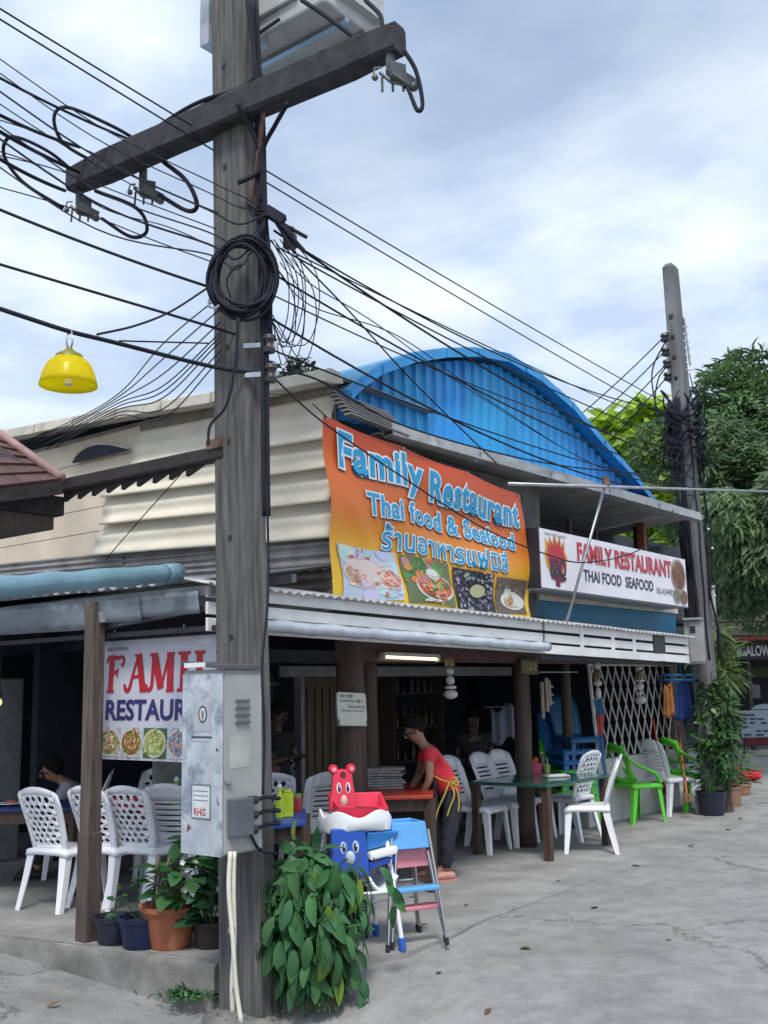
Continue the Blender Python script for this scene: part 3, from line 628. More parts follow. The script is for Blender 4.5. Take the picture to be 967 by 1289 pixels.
# ================================================================== NEAR UTILITY POLE
def _loft_old(mb, rings):
    n = len(rings[0]); vs = [p for r in rings for p in r]
    mb.add(vs, [(i * n + j, i * n + (j + 1) % n, (i + 1) * n + (j + 1) % n, (i + 1) * n + j) for i in range(len(rings) - 1) for j in range(n)] + [tuple(range(n - 1, -1, -1)), tuple((len(rings) - 1) * n + j for j in range(n))]); return mb
PB = gnd(313, 1285, -.29); PT = px(292, 0, 6.40); 
PDIR = (PT - PB) / (PT.z - PB.z)
def paxis(z): return PB + PDIR * (z - PB.z)
def pole_pt(u_, w_, z): return paxis(z) + UU * u_ + WW * w_
POLE = thing('utility_pole', 'tall weathered concrete utility pole close to the camera, with a timber crossarm', 'utility pole', PB)
def near_pole():
    rings = []
    for z in [-.6, -.29, .3, 1, 1.6, 2.2, 3, 3.8, 4.6, 5.4, 6.2, 7.2, 8.2]:
        f_ = (z + .29) / 8.5; hw = .175 - .045 * f_; hu = .086 - .022 * f_; c = .022
        pr = [(-hu, -hw + c), (-hu + c, -hw), (hu - c, -hw), (hu, -hw + c), (hu, hw - c), (hu - c, hw), (-hu + c, hw), (-hu, hw - c)]
        rings.append([pole_pt(u_ + random.uniform(-.0015, .0015), w_ + random.uniform(-.0015, .0015), z) for u_, w_ in pr])
    loft(MB(), rings).build('pole_shaft', concrete, POLE, smooth=25)
    # mortar plinth
    mb = MB(); mb.lathe([(.30, -.5), (.27, -.27), (.20, -.235), (.1, -.22)], 18, PB - V((0, 0, PB.z)), sx=1.0, sy=1.0); mb.build('plinth', kerb_m, POLE, smooth=True)
    # bolt holes down the face
    for z in [1.9, 2.5, 3.1, 3.7, 4.3, 4.9, 5.6]:
        for w_ in (0.01,): 
            MB().box(pole_pt(-.083 + .002 * (z - 1), w_, z), (.008, .026, .030), rz=R(90) - A).build('bolt_hole', black_plastic, POLE)
    # timber crossarm, parallel to the street edge normal
    a_, b_ = gnd(92, 228, 5.24), gnd(503, 48, 5.24)
    d = (b_ - a_).normalized(); sd_ = d.cross(ZZ)
    rings = []
    for i in range(9):
        p = a_ + (b_ - a_) * (i / 8); e_ = (.0 if 0 < i < 8 else .012)
        h, w_ = .100 - e_, .078 - e_; c = .02
        pr = [(-w_ + c, -h), (w_ - c, -h), (w_, -h + c), (w_, h - c), (w_ - c, h), (-w_ + c, h), (-w_, h - c), (-w_, -h + c)]
        rings.append([p + sd_ * (x_ + random.uniform(-.003, .003)) + ZZ * (y_ + random.uniform(-.003, .003)) for x_, y_ in pr])
    loft(MB(), rings).build('crossarm', M('old_crossarm', (.036, .037, .045), .85, var=.4, scale=5, stretch=(2, 2, 2), bump=.5, bscale=50), POLE, smooth=25)
    for f_ in (.40, .57): 
        p = a_ + (b_ - a_) * f_; MB().box(p - sd_ * .08, (.03, .02, .06), rz=math.atan2(d.y, d.x)).build('bolt', steel, POLE)
    MB().bar(a_ + (b_ - a_) * .64 - ZZ * .09, paxis(4.55) + NF * .14, .02, .035).build('brace', rust, POLE)
    # dead-end clamps hung under the arm
    for (X, Y, dd) in ((100, 262, 0), (180, 240, 0), (492, 95, 0)):
        p = gnd(X, Y, 5.02) if X < 400 else gnd(X, Y, 5.02)
        k = MB(); k.tube([p + ZZ * .16, p + ZZ * .02], .03, 6); k.box(p + V((.03, 0, .03)), (.10, .06, .07), rz=.5)
        k.box(p + V((.07, -.03, -.04)), (.15, .05, .06), rot=Euler((.1, .35, .5)).to_matrix()); k.tube([p + V((-.06, 0, .02)), p + V((.0, -.02, -.05)), p + V((.1, -.03, -.08))], .012, 6)
        for q in range(3): k.tube([p + V((-.05 + q * .06, 0, -.01)), p + V((-.05 + q * .06, -.02, -.11))], .008, 5)
        k.ball(p + V((.13, -.03, -.09)), .028, 8, 5); k.ball(p + V((-.09, 0, -.01)), .02, 8, 5); k.tube([p + V((-.1, 0, .0)), p + V((-.09, 0, .05)), p + V((-.05, 0, .05))], .006, 5)
        c_ = k.build('line_clamp', M('clamp_grey', (.12, .125, .13), .5, .5, var=.3), POLE, smooth=40)
    # jumper loops between clamps and lines
    def loop(pts, r=.014, depth=6.2, nm='jumper_cable'):
        P = [px(x, y, dd) for x, y, dd in pts]; MB().tube(spline(P, 8), r, 6).build(nm, cable_black, POLE, smooth=True)
    loop([(80, 262, 7.3), (30, 230, 7.2), (5, 195, 7.1), (15, 172, 7.0), (60, 190, 7.1), (100, 222, 7.3)], .013)
    loop([(128, 275, 7.2), (165, 298, 7.1), (185, 290, 7.0), (172, 262, 7.0), (120, 240, 7.2)], .014)
    loop([(175, 178, 6.9), (140, 158, 6.8), (85, 135, 6.7), (68, 148, 6.7), (80, 180, 6.8), (120, 205, 7.1)], .012)
    loop([(200, 245, 6.9), (235, 265, 6.7), (248, 258, 6.6), (235, 228, 6.6), (205, 203, 6.8)], .016)
    loop([(508, 62, 5.5), (524, 90, 5.5), (532, 130, 5.5), (525, 138, 5.5), (512, 108, 5.55), (500, 98, 5.6)], .013)
    loop([(330, 92, 6.25), (300, 112, 6.28), (262, 124, 6.32), (232, 138, 6.55), (195, 162, 6.9), (160, 186, 7.15)], .014)
    loop([(312, 0, 6.15), (318, 50, 6.15), (323, 98, 6.15), (325, 140, 6.2), (326, 200, 6.24)], .016)
    loop([(460, 0, 5.9), (478, 18, 5.7), (482, 35, 5.6)], .014)
    loop([(380, 0, 6.2), (410, 20, 6.0), (450, 50, 5.8), (462, 62, 5.75)], .016)
    loop([(300, 130, 6.15), (318, 165, 6.2), (330, 200, 6.22), (328, 255, 6.25)], .018)
    loop([(362, 130, 5.9), (345, 160, 6.1), (332, 185, 6.2), (326, 215, 6.22), (300, 230, 6.2)], .016)
    # vertical service cables running up the pole
    for (X, r_) in ((322, .016), (327, .014), (331, .018)):
        loop([(X - 4, 0, 6.22), (X + 1, 120, 6.24), (X + 3, 250, 6.25), (X + 6, 340, 6.24), (X + 9, 440, 6.24), (X + 10, 560, 6.25), (X + 11, 650, 6.27)] if X < 330 else [(X, 150, 6.22), (X + 3, 270, 6.24), (X + 8, 330, 6.24), (X + 9, 420, 6.24)], r_, nm='service_cable')
    # coil of spare cable strapped to the pole
    cc = px(303, 348, 6.13); ex = V((1, 0, 0)); rr = random.Random(4)
    for k in range(11):
        rx, rz = .17 + rr.uniform(-.03, .035), .235 + rr.uniform(-.03, .03); ox, oz = rr.uniform(-.03, .03), rr.uniform(-.03, .03); od = rr.uniform(-.05, .03)
        path = [cc + V((ox + rx * math.cos(q * 2 * math.pi / 30), od - .03 * math.sin(q * 2 * math.pi / 30 * 2 + k), oz + rz * math.sin(q * 2 * math.pi / 30))) + WW * 0 + V((0, .25 * abs(math.cos(q * 2 * math.pi / 30)) * .2, 0)) for q in range(31)]
        MB().tube(path, .009 + rr.uniform(0, .005), 6, cap=False).build('cable_coil', cable_black, POLE, smooth=True)
    loop([(290, 375, 6.08), (286, 352, 6.06), (296, 336, 6.06), (304, 334, 6.08)], .007, nm='coil_end')
    # knot of cables, straps and a splice on the right side
    kn = px(334, 268, 6.2); mb = MB()
    for k in range(5): mb.tube([kn + V((rr.uniform(-.1, .02), rr.uniform(-.05, .05), rr.uniform(-.03, .05))), kn + V((.05, rr.uniform(-.03, .03), -.03)), kn + V((.16 + rr.uniform(0, .1), rr.uniform(-.05, .05), -.20 + rr.uniform(-.1, .05)))], .012, 6)
    mb.box(kn + V((.06, 0, -.02)), (.13, .07, .06), rot=Euler((0, .6, 0)).to_matrix()); mb.build('cable_splice', cable_black, POLE, smooth=40)
    MB().lathe([(.02, -.06), (.045, -.05), (.045, .03), (.03, .04), (.02, .05), (.035, .06), (.03, .08), (.0, .085)], 10, px(365, 302, 6.3)).build('insulator', M('brown_insulator', (.09, .045, .05), .35, var=.2), POLE, smooth=40)
    for (X, Y) in ((339, 433), (341, 470)):
        p = px(X, Y, 6.24); MB().lathe([(.015, -.06), (.035, -.055), (.04, -.03), (.025, -.012), (.025, .012), (.04, .03), (.035, .055), (.015, .06)], 12, p).build('spool_insulator', M('spool', (.04, .04, .045), .4), POLE, smooth=40)
        MB().bar(p - V((.16, -.03, 0)), p + V((.05, 0, 0)), .012, .03).build('insulator_bracket', steel, POLE)
    MB().tube([px(263, 378, 6.2), px(263, 386, 6.15), px(272, 388, 6.1), px(276, 384, 6.1)], .008, 6).build('hook', steel, POLE)
    # curly loose ends
    for k in range(9):
        x0, y0 = 340 + rr.uniform(0, 30), 300 + rr.uniform(0, 30); w_ = rr.uniform(15, 40)
        loop([(x0, y0, 6.25), (x0 + w_, y0 + 40, 6.3), (x0 + w_ * 1.1, y0 + 90, 6.3), (x0 + w_ * .5, y0 + 130, 6.28), (343, 415 + rr.uniform(-20, 20), 6.25)], .0035, nm='loose_wire')
    # ground wire and strap on the lower shaft
    loop([(300, 400, 6.03), (296, 460, 6.03), (285, 510, 6.05), (265, 535, 6.08), (262, 560, 6.08)], .009, nm='ground_wire')
    loop([(330, 500, 6.28), (335, 600, 6.26), (338, 700, 6.22), (337, 760, 6.16), (330, 840, 6.1), (333, 920, 6.08), (331, 1000, 6.06)], .008, nm='ground_wire')
def spline(P, n):
    P = [V(p) for p in P]; Q = [P[0] * 2 - P[1]] + P + [P[-1] * 2 - P[-2]]; out = []
    for i in range(1, len(Q) - 2):
        p0, p1, p2, p3 = Q[i - 1], Q[i], Q[i + 1], Q[i + 2]
        for k in range(n):
            t = k / n; out.append(.5 * ((2 * p1) + (p2 - p0) * t + (2 * p0 - 5 * p1 + 4 * p2 - p3) * t * t + (3 * p1 - p0 - 3 * p2 + p3) * t ** 3))
    return out + [P[-1]]
near_pole()

# pale conduits standing against the pole
CON = thing('conduit_pipe', 'two bent cream plastic conduits leaning against the concrete pole below the cabinet', 'pipe', px(292, 1285, 5.93))
pvc = M('cream_pvc', (.60, .58, .50), .45, var=.15, scale=5)
for pts in ([(290, 1072, 5.92), (288, 1120, 5.90), (293, 1180, 5.88), (297, 1240, 5.86), (304, 1289, 5.84)], [(295, 1072, 5.94), (294, 1120, 5.93), (295, 1180, 5.92), (292, 1240, 5.90), (293, 1276, 5.9)]):
    MB().tube(spline([px(*q) for q in pts], 5), .0125, 8).build('conduit', pvc, CON, smooth=True)
for (X, Y) in ((292, 1170), (297, 1245)): MB().tube([px(X - 1, Y - 3, 5.9), px(X, Y + 4, 5.9)], .020, 8).build('conduit_collar', steel, CON)

# ------------------------------------------------------------------ electrical cabinet on the pole
def cabinet():
    c = thing('electrical_cabinet', 'weathered grey metal electrical cabinet strapped to the concrete pole', 'electrical box', S(-.43, -.39, .68))
    s0, s1, t0, t1, z0, z1 = -.58, -.28, -.55, -.225, .70, 1.70
    weather = M('cabinet_weathered', (.50, .55, .62), .6, .1, var=.25, scale=5, bump=.2, bscale=40, patch=((.21, .255, .315), 4.5, .50, .10))
    plain = M('cabinet_cream', (.33, .34, .33), .55, .0, var=.12, scale=3)
    MB().fbox(s0 + .004, s1, t0 + .004, t1, z0, z1).build('cabinet_body', plain, c, bevel=.006)
    MB().fbox(s0 - .004, s0 + .004, t0, t1 + .006, z0 - .005, z1 - .02).build('side_panel', weather, c, bevel=.002)
    MB().fbox(s0 + .012, s1 - .004, t0 - .006, t0 + .004, z0 + .01, z1 - .03).build('door', plain, c, bevel=.003)
    MB().box8([S(s0 - .02, t0 - .02, z1 + .002), S(s1 + .02, t0 - .02, z1 + .002), S(s1 + .02, t1 + .01, z1 + .035), S(s0 - .02, t1 + .01, z1 + .035), S(s0 - .02, t0 - .02, z1 + .02), S(s1 + .02, t0 - .02, z1 + .02), S(s1 + .02, t1 + .01, z1 + .053), S(s0 - .02, t1 + .01, z1 + .053)]).build('cabinet_roof', M('cabinet_lid', (.10, .11, .12), .5, .3), c)
    MB().fbox(s0 - .024, s0 - .02, t0 + .12, t1 - .03, z1 + .016, z1 + .042).build('lid_label', white_paint, c)
    for k in range(4): MB().fbox(s0 + .09, s0 + .19, t0 - .022, t0 - .006, 1.40 + k * .04, 1.412 + k * .04).build('louvre', MATS['junction_grey'] if 'junction_grey' in MATS else M('junction_grey', (.10, .11, .13), .5), c)  # louvres coloured dark for the shade in their slits
    MB().fbox(s0 + .05, s0 + .20, t0 - .0075, t0 - .005, 1.16, 1.33).build('door_label', M('faded_label', (.40, .42, .39), .6), c)
    MB().box(S(s0 + .03, t0 - .015, 1.09), (.04, .02, .016), rz=A).build('latch', steel, c)
    MB().fbox(s0 + .03, s0 + .17, t0 - .075, t0 - .008, .80, 1.00).build('junction_box', M('junction_grey', (.10, .11, .13), .5), c, bevel=.005)
    for k in range(3):
        p = S(s0 + .185, t0 - .035, .82 + .08 * k); mb = MB(); mb.tube([p - UU * .02, p + UU * .035], .024, 10); mb.build('cable_gland', black_plastic, c)
        path = spline([p + UU * .03, S(-.23, -.535, .83 + .075 * k), S(-.10, -.512, .82 + .07 * k), S(-.055, -.42, .82 + .07 * k)], 6); MB().tube(path, .012, 6).build('cabinet_cable', cable_black, c, smooth=True)
    MB().tube(spline([S(s0 + .18, t0 - .03, .8), S(-.3, -.56, .70), S(-.14, -.515, .66), S(-.06, -.44, .64)], 6), .008, 6).build('cabinet_cable', cable_black, c, smooth=True)
    # stickers on the weathered side
    g = M('sticker_grey', (.40, .44, .48), .5); n_ = S(s0 - .0055, 0, 0) - S(0, 0, 0)
    def stick(ta, tb, za, zb, m, off=.006, nm='sticker'): return MB().fbox(s0 - off, s0 - off + .001, ta, tb, za, zb).build(nm, m, c)
    T0 = t0
    stick(T0 + .09, T0 + .23, 1.36, 1.53, g)
    ring = MB(); e0 = S(s0 - .0068, T0 + .155, 1.455)
    ring.add([e0 + WW * (.036 * math.cos(q * math.pi / 10)) + ZZ * (.048 * math.sin(q * math.pi / 10)) for q in range(20)], [tuple(range(20))]); ring.build('emblem_ring', M('emblem_blue', (.05, .06, .12), .5), c)
    ring = MB(); e0 = S(s0 - .0076, T0 + .155, 1.455)
    ring.add([e0 + WW * (.026 * math.cos(q * math.pi / 10)) + ZZ * (.037 * math.sin(q * math.pi / 10)) for q in range(20)], [tuple(range(20))]); ring.build('emblem_face', M('emblem_pale', (.58, .58, .58), .5), c)
    ring = MB(); e0 = S(s0 - .0084, T0 + .155, 1.455)
    for (dw, dz, w_, h_) in ((0, -.012, .007, .018), (-.006, .008, .005, .014), (.007, .012, .004, .010)):
        ring.add([e0 + WW * (dw + w_ * math.cos(q * math.pi / 6)) + ZZ * (dz + h_ * math.sin(q * math.pi / 6)) for q in range(12)], [tuple(range(12))])
    ring.build('emblem_mark', M('emblem_dark', (.16, .10, .06), .5), c)
    stick(T0 + .08, T0 + .25, 1.325, 1.335, MATS['emblem_blue']); stick(T0 + .10, T0 + .24, 1.305, 1.312, g)
    stick(T0 + .085, T0 + .245, .885, 1.075, M('sticker_border', (.16, .18, .21), .5))
    stick(T0 + .095, T0 + .235, .895, 1.065, M('sticker_white', (.60, .64, .68), .5), .0068)
    for k in range(3): stick(T0 + .105, T0 + .225, 1.035 - k * .025, 1.040 - k * .025, MATS['sticker_border'], .0076, 'sticker_line')
    red = M('sticker_red', (.45, .03, .02), .5)
    lettering('RHG', red, c, lambda a_, b_: S(s0 - .0078, T0 + .095 + a_, b_), .125, .03, .905, .945, .02)
    for (dw, z_) in ((.03, 1.27), (.03, 1.0), (.26, .83)): 
        mb = MB(); p = S(s0 - .006, T0 + dw, z_); mb.add([p + WW * random.uniform(-.02, .02) + ZZ * random.uniform(-.03, .03) for _ in range(5)], [(0, 1, 2), (0, 2, 3), (2, 3, 4)]); mb.build('rust_scar', M('rust_scar', (.20, .08, .05), .8), c)
    for z_ in (.78, 1.6): MB().fbox(s1, s1 + .0, t0, t1, z_, z_ + .01) 
cabinet()

# ------------------------------------------------------------------ transformer on its platform behind the pole top
def transformer():
    c = px(395, 30, 7.0); base = V((c.x, c.y, 0))
    t = thing('pole_transformer', 'grey box transformer on the platform behind the concrete pole top', 'transformer', px(370, 60, 6.75))
    grey = M('transformer_grey', (.46, .47, .47), .75, 0, var=.12, spec=.2)
    z0 = px(340, 62, 6.7).z
    P = lambda a_, b_, z: paxis(z0) - V((0, 0, z0)) + UU * (.22 + b_) + NF * a_ + ZZ * z
    def bx(a0, a1, b0, b1, za, zb): return MB().box8([P(a0, b0, za), P(a1, b0, za), P(a1, b1, za), P(a0, b1, za), P(a0, b0, zb), P(a1, b0, zb), P(a1, b1, zb), P(a0, b1, zb)])
    bx(-.40, .62, .0, .62, z0, z0 + .9).build('tank', grey, t, bevel=.02)
    bx(-.40, .62, .20, .24, z0 - .03, z0 - .002).build('mount_rail', steel, t); bx(-.40, .62, .40, .44, z0 - .03, z0 - .002).build('mount_rail', steel, t)
    bx(.62, .68, .08, .54, z0 + .10, z0 + .7).build('cooling_panel', grey, t)
    bx(-.2, .4, -.03, 0, z0 + .12, z0 + .7).build('front_panel', grey, t, bevel=.01)
    bx(-.5, -.41, -.06, .3, z0 + .12, z0 + .9).build('side_bracket', steel, t)
    bx(-.04, .07, -.05, .04, z0 - .07, z0).build('drain_valve', steel, t)
    MB().tube([P(.0, -.03, z0 - .02), P(.02, -.05, z0 - .14)], .012, 6).build('drain_pipe', cable_black, t)
    MB().tube([P(.25, -.03, z0 + .02), P(-.05, -.12, z0 - .1), P(-.2, -.1, z0 - .28)], .012, 6).build('earth_cable', cable_black, t, smooth=True)
transformer()

# ------------------------------------------------------------------ far pole
FB = gnd(892, 992, 0); 
fbs, fbt, _ = st(FB)
FD = 13.5
FB = px(892, 905, FD); FT = px(844, 338, FD)
fd = (FT - FB) / (FT.z - FB.z); FB = FB - fd * FB.z
def fax(z): return FB + fd * z
FP = thing('utility_pole', 'slender far concrete utility pole wrapped in black cables beside the building end', 'utility pole', FB)
def far_pole():
    rings = []; Ht = FT.z
    for i in range(9):
        z = Ht * i / 8; h = .16 - .055 * i / 8; pr = [(-h, -h * .7), (h, -h * .7), (h, h * .7), (-h, h * .7)]
        rings.append([fax(z) + UU * a_ + WW * b_ for a_, b_ in pr])
    rings.append([fax(Ht + .06) + (p - fax(Ht)) * .55 for p in rings[-1]])
    loft(MB(), rings).build('pole_shaft', M('pole_concrete_far', (.17, .17, .18), .9, var=.3, scale=3, stretch=(3, 3, .6), bump=.3), FP, bevel=.012)
    for k in range(13): MB().box(fax(Ht - .7 - k * .28) - UU * .105 - WW * .0 + V((-.004, -.006, 0)), (.02, .05, .05), rz=R(90) - A).build('bolt_hole', black_plastic, FP)
    # insulator rack on the left
    for k, (X, Y) in enumerate(((837, 425), (838, 443), (840, 458), (841, 474))):
        p = px(X, Y, FD - .1); MB().lathe([(.02, -.06), (.05, -.05), (.06, -.02), (.035, 0), (.06, .02), (.05, .05), (.02, .06)], 10, p).build('spool_insulator', MATS['spool'], FP, smooth=40)
    MB().tube([px(838, 418, FD - .08), px(843, 482, FD - .08)], .015, 6).build('insulator_rod', steel, FP)
    for (X, Y) in ((838, 419), (843, 481)): MB().tube([px(X, Y, FD - .08), px(X + 14, Y - 3, FD)], .015, 6).build('insulator_arm', steel, FP)
    # step ladder / rack on the right
    MB().tube([px(861, 400, FD), px(869, 460, FD)], .014, 6).build('cable_rack', steel, FP)
    for k in range(7): MB().tube([px(856 + k, 412 + k * 9, FD), px(866 + k, 411 + k * 9, FD)], .010, 6).build('rack_rung', steel, FP)
    rr = random.Random(9)
    for k in range(17):
        zc = rr.uniform(4.35, 5.2); off = rr.uniform(0, 6.28); P = []
        for i in range(9):
            a_ = off + i * .9; r_ = .20 + rr.uniform(-.05, .13); P.append(fax(zc + rr.uniform(-.25, .25)) + V((r_ * math.cos(a_), r_ * math.sin(a_), 0)))
        MB().tube(spline(P, 4), rr.uniform(.006, .014), 5).build('cable_bundle', cable_black, FP, smooth=True)
    for k in range(14):
        a_ = rr.uniform(0, 6.28); P = []
        for i in range(9):
            z = 5.2 - i * .42; P.append(fax(z) + V((math.cos(a_) * (.17 + rr.uniform(-.02, .06)), math.sin(a_) * (.14 + rr.uniform(-.02, .05)), 0)))
        MB().tube(spline(P, 3), rr.uniform(.008, .020), 5).build('down_cable', cable_black, FP, smooth=True)
    for (X, Y) in ((892, 666), (897, 690), (900, 750)): MB().ball(px(X, Y, FD - .25), .016, 8, 5).build('white_clip', white_paint, FP)
    for pts in ([(838, 430), (823, 460), (822, 490), (835, 540), (848, 560)], [(840, 460), (828, 480), (826, 520), (845, 575)]):
        MB().tube(spline([px(x_, y_, FD - .12) for x_, y_ in pts], 6), .010, 5).build('drop_cable', cable_black, FP, smooth=True)
far_pole()
def pole_box(name, lab, x0, y0, x1, y1, d, dep, m):
    a_ = px((x0 + x1) / 2, y1, d); h = (y1 - y0) / FPX * d; w_ = (x1 - x0) / FPX * d * .78
    b = thing(name, lab, 'electrical box', a_)
    q = Matrix.Rotation(-A * .55, 3, 'Z'); c = a_ + ZZ * h / 2
    MB().box(c + V((0, dep / 2, 0)), (w_, dep, h), rot=q).build('box_body', m, b, bevel=.012)
    MB().box(c + q @ V((0, -.012, 0)), (w_ * .86, .02, h * .9), rot=q).build('door', m, b, bevel=.006)
    MB().box(c + q @ V((-w_ * .2, -.024, h * .28)), (w_ * .32, .01, h * .16), rot=q).build('meter_window', black_plastic, b)
    MB().box(c + V((0, dep / 2 - .03, h / 2 + .012)), (w_ * 1.1, dep * 1.2, .025), rot=q).build('box_lid', m, b)
pole_box('meter_box', 'large grey metal meter box at the far end of the white slatted fascia', 866, 781, 893, 836, 13.0, .26, M('box_grey', (.33, .34, .34), .5, .2, var=.15))
pole_box('meter_box', 'narrow pale grey box fixed higher on the far pole side', 889, 740, 906, 792, 13.6, .16, M('box_pale', (.46, .47, .46), .5, .1, var=.15))

# ------------------------------------------------------------------ overhead wires
def wire(pts, r, label, sag=0.0, group=None, kinky=0.0, nm='overhead_wire', m=None):
    if group:
        WN[group] = WN.get(group, 0) + 1; label = ORD[WN[group] - 1] + ' ' + label
    P = [px(*p) for p in pts]
    if len(P) == 2:
        if pts[1][2] == D1: P.append(px(874, pts[1][1] + 3, FD - .05))
        n = 24; L_ = (P[1] - P[0]); Q = [P[0] + L_ * (i / n) - ZZ * sag * 4 * (i / n) * (1 - i / n) for i in range(n + 1)] + P[2:]
    else: Q = spline(P, 8)
    o = MB().tube(Q, r, 6).build(nm, m or cable_black, None, org=Q[0], smooth=True); tag(o, label, 'wire', group); return o
WN = {}; ORD = ['topmost', 'second', 'third', 'fourth', 'fifth', 'sixth', 'seventh', 'eighth', 'ninth', 'tenth', 'eleventh']
D0, D1 = 6.35, 12.6
G1 = 'lines strung between the two poles'
RW = 'of the thin black lines running between the two poles'
for (y0, yp, y1) in ((14, 0, 521), (27, 0, 538)):
    wire([(-60, y0 - 40, 5.1), (862, y1, D1)], .0055, 'of the pair of thin lines crossing the sky above both poles', .05, 'pair of high lines over both poles')
for (x0, y0, d0, x1, y1, r_, s_) in ((345, 290, D0, 866, 585, .008, .18), (352, 312, D0, 866, 560, .006, .10), (345, 345, D0, 866, 600, .007, .16), (340, 400, D0, 866, 622, .008, .25), (366, 305, D0, 866, 520, .006, .22), (345, 372, D0, 866, 566, .005, .15), (370, 318, D0, 866, 545, .005, .05), (342, 440, D0, 866, 612, .006, .10)):
    wire([(x0, y0, d0), (x1, y1, D1)], r_, RW, s_, G1)
wire([(372, 322, D0), (440, 392, 7.0), (520, 480, 7.9), (625, 583, 9.2)], .006, 'steep thin line dropping from the near pole down to the zinc gutter')
wire([(343, 474, D0), (406, 531, 7.1), (506, 600, 7.7), (600, 660, 8.3), (680, 695, 9.0), (740, 708, 9.6), (812, 688, 10.6), (850, 640, 12.5)], .006, 'black drop line sagging across the orange banner and the light box')
wire([(341, 468, D0), (400, 478, 6.9), (520, 540, 8.0), (700, 585, 10.2), (858, 600, D1)], .007, 'lowest black line passing in front of the blue gable')
for k, (a_, b_) in enumerate((((836, 424), (690, 545)), ((837, 442), (700, 560)), ((839, 458), (712, 575)), ((841, 473), (730, 590)))):
    wire([(*a_, FD - .1), (b_[0] - 60, b_[1] + 50, 16.5)], .008, 'of the four lines slanting from the far pole insulators to the blue gable', .12, 'lines from the far pole insulators')
for k, (a_, b_) in enumerate((((866, 480), (880, 500)), ((868, 470), (890, 512)), ((869, 490), (882, 530)))):
    wire([(*a_, FD), (b_[0], b_[1] + 20, 14.2)], .007, 'of the short wires dangling right of the far pole', .1, 'short wires off the far pole rack')
# left: bundles arriving from the top left
G2 = 'lines arriving at the near pole from the left'
LW = 'of the black lines running from the left edge to the near pole'
for (y0, x1, y1, d1, r_) in ((67, 262, 225, 6.5, .004), (85, 262, 240, 6.5, .004), (98, 175, 180, 6.9, .009), (108, 262, 262, 6.5, .006), (124, 180, 240, 7.0, .004), (146, 100, 185, 7.3, .012), (152, 262, 290, 6.5, .005), (163, 120, 225, 7.2, .013), (168, 262, 305, 6.5, .007), (196, 82, 240, 7.3, .013), (204, 262, 318, 6.5, .005)):
    wire([(-50, y0 - 28, 6.1), (x1, y1, d1)] if x1 < 250 else [(-50, y0 - 28, 6.1), (120, y0 + 70 + (y1 - y0) * .12, 6.3), (x1, y1 + 2, 6.2), (300, y1 + 20, 6.10), (334, 262 + (y1 - 225) * .22, 6.16)], r_, LW, .03, G2)
wire([(-50, 243, 5.7), (266, 362, 6.3)], .009, 'single black line entering at mid height left, above the yellow lamp', .02)
wire([(-50, 318, 5.7), (268, 412, 6.3), (340, 436, 6.35)], .0085, 'black line from the left edge to the upper black spool on the near pole')
wire([(-50, 372, 5.3), (40, 402, 5.5), (87, 417, 5.6), (140, 430, 5.8), (270, 462, 6.2), (340, 471, 6.3)], .013, 'thick black cable from the left edge that carries the yellow lamp')
wire([(262, 362, 6.2), (215, 392, 6.1), (170, 410, 5.95), (122, 421, 5.75)], .007, 'curving wire joining the lamp cable to the near pole')
wire([(150, 429, 5.8), (262, 432, 6.2)], .005, 'short level wire between the lamp cable and the near pole', 0)
for k, (yp, xl, yl) in enumerate(((378, 20, 560), (395, 25, 558), (412, 30, 566), (425, 34, 560), (430, 40, 566), (436, 28, 570), (448, 45, 572), (458, 60, 570))):
    wire([(277, yp - 6, 6.25), (205, yp + 55 + k * 2, 7.0), (150, 495 + k * 4, 8.0), (90, 530 + k * 3, 9.4), (xl, yl, 11.0)], .0045, 'of the thin lines fanning down from the near pole to the tiled roof', 0, 'fan of drop lines on the left')
wire([(232, 592, 7.0), (180, 650, 7.6), (135, 702, 8.0)], .004, 'thin diagonal wire in front of the cream sheet wall')

for (y0, pts_) in ((222, [(90, 262, 6.6), (200, 305, 6.4), (268, 330, 6.2)]), (186, [(60, 210, 6.5), (170, 250, 6.6), (272, 288, 6.2)]), (135, [(100, 185, 6.6), (190, 232, 6.7), (275, 268, 6.2)]), (178, [(40, 205, 6.4), (130, 262, 6.9), (210, 285, 6.5), (272, 312, 6.2)])):
    wire([(-50, y0, 6.1)] + pts_, .004, 'of the thin slack lines sagging to the pole below the crossarm', 0, 'slack lines left of the pole')
for (a_, b_) in (((342, 330, 6.3), (505, 425, 7.6)), ((338, 300, 6.3), (470, 405, 7.3))):
    wire([a_, (a_[0] + 50, a_[1] + 55, 6.6), b_, (b_[0] + 120, b_[1] + 85, 9.2), (760, 590, 10.9), (874, 618, 13.3)], .004, 'of the slack thin lines drooping across the blue gable', 0, 'slack lines over the gable')
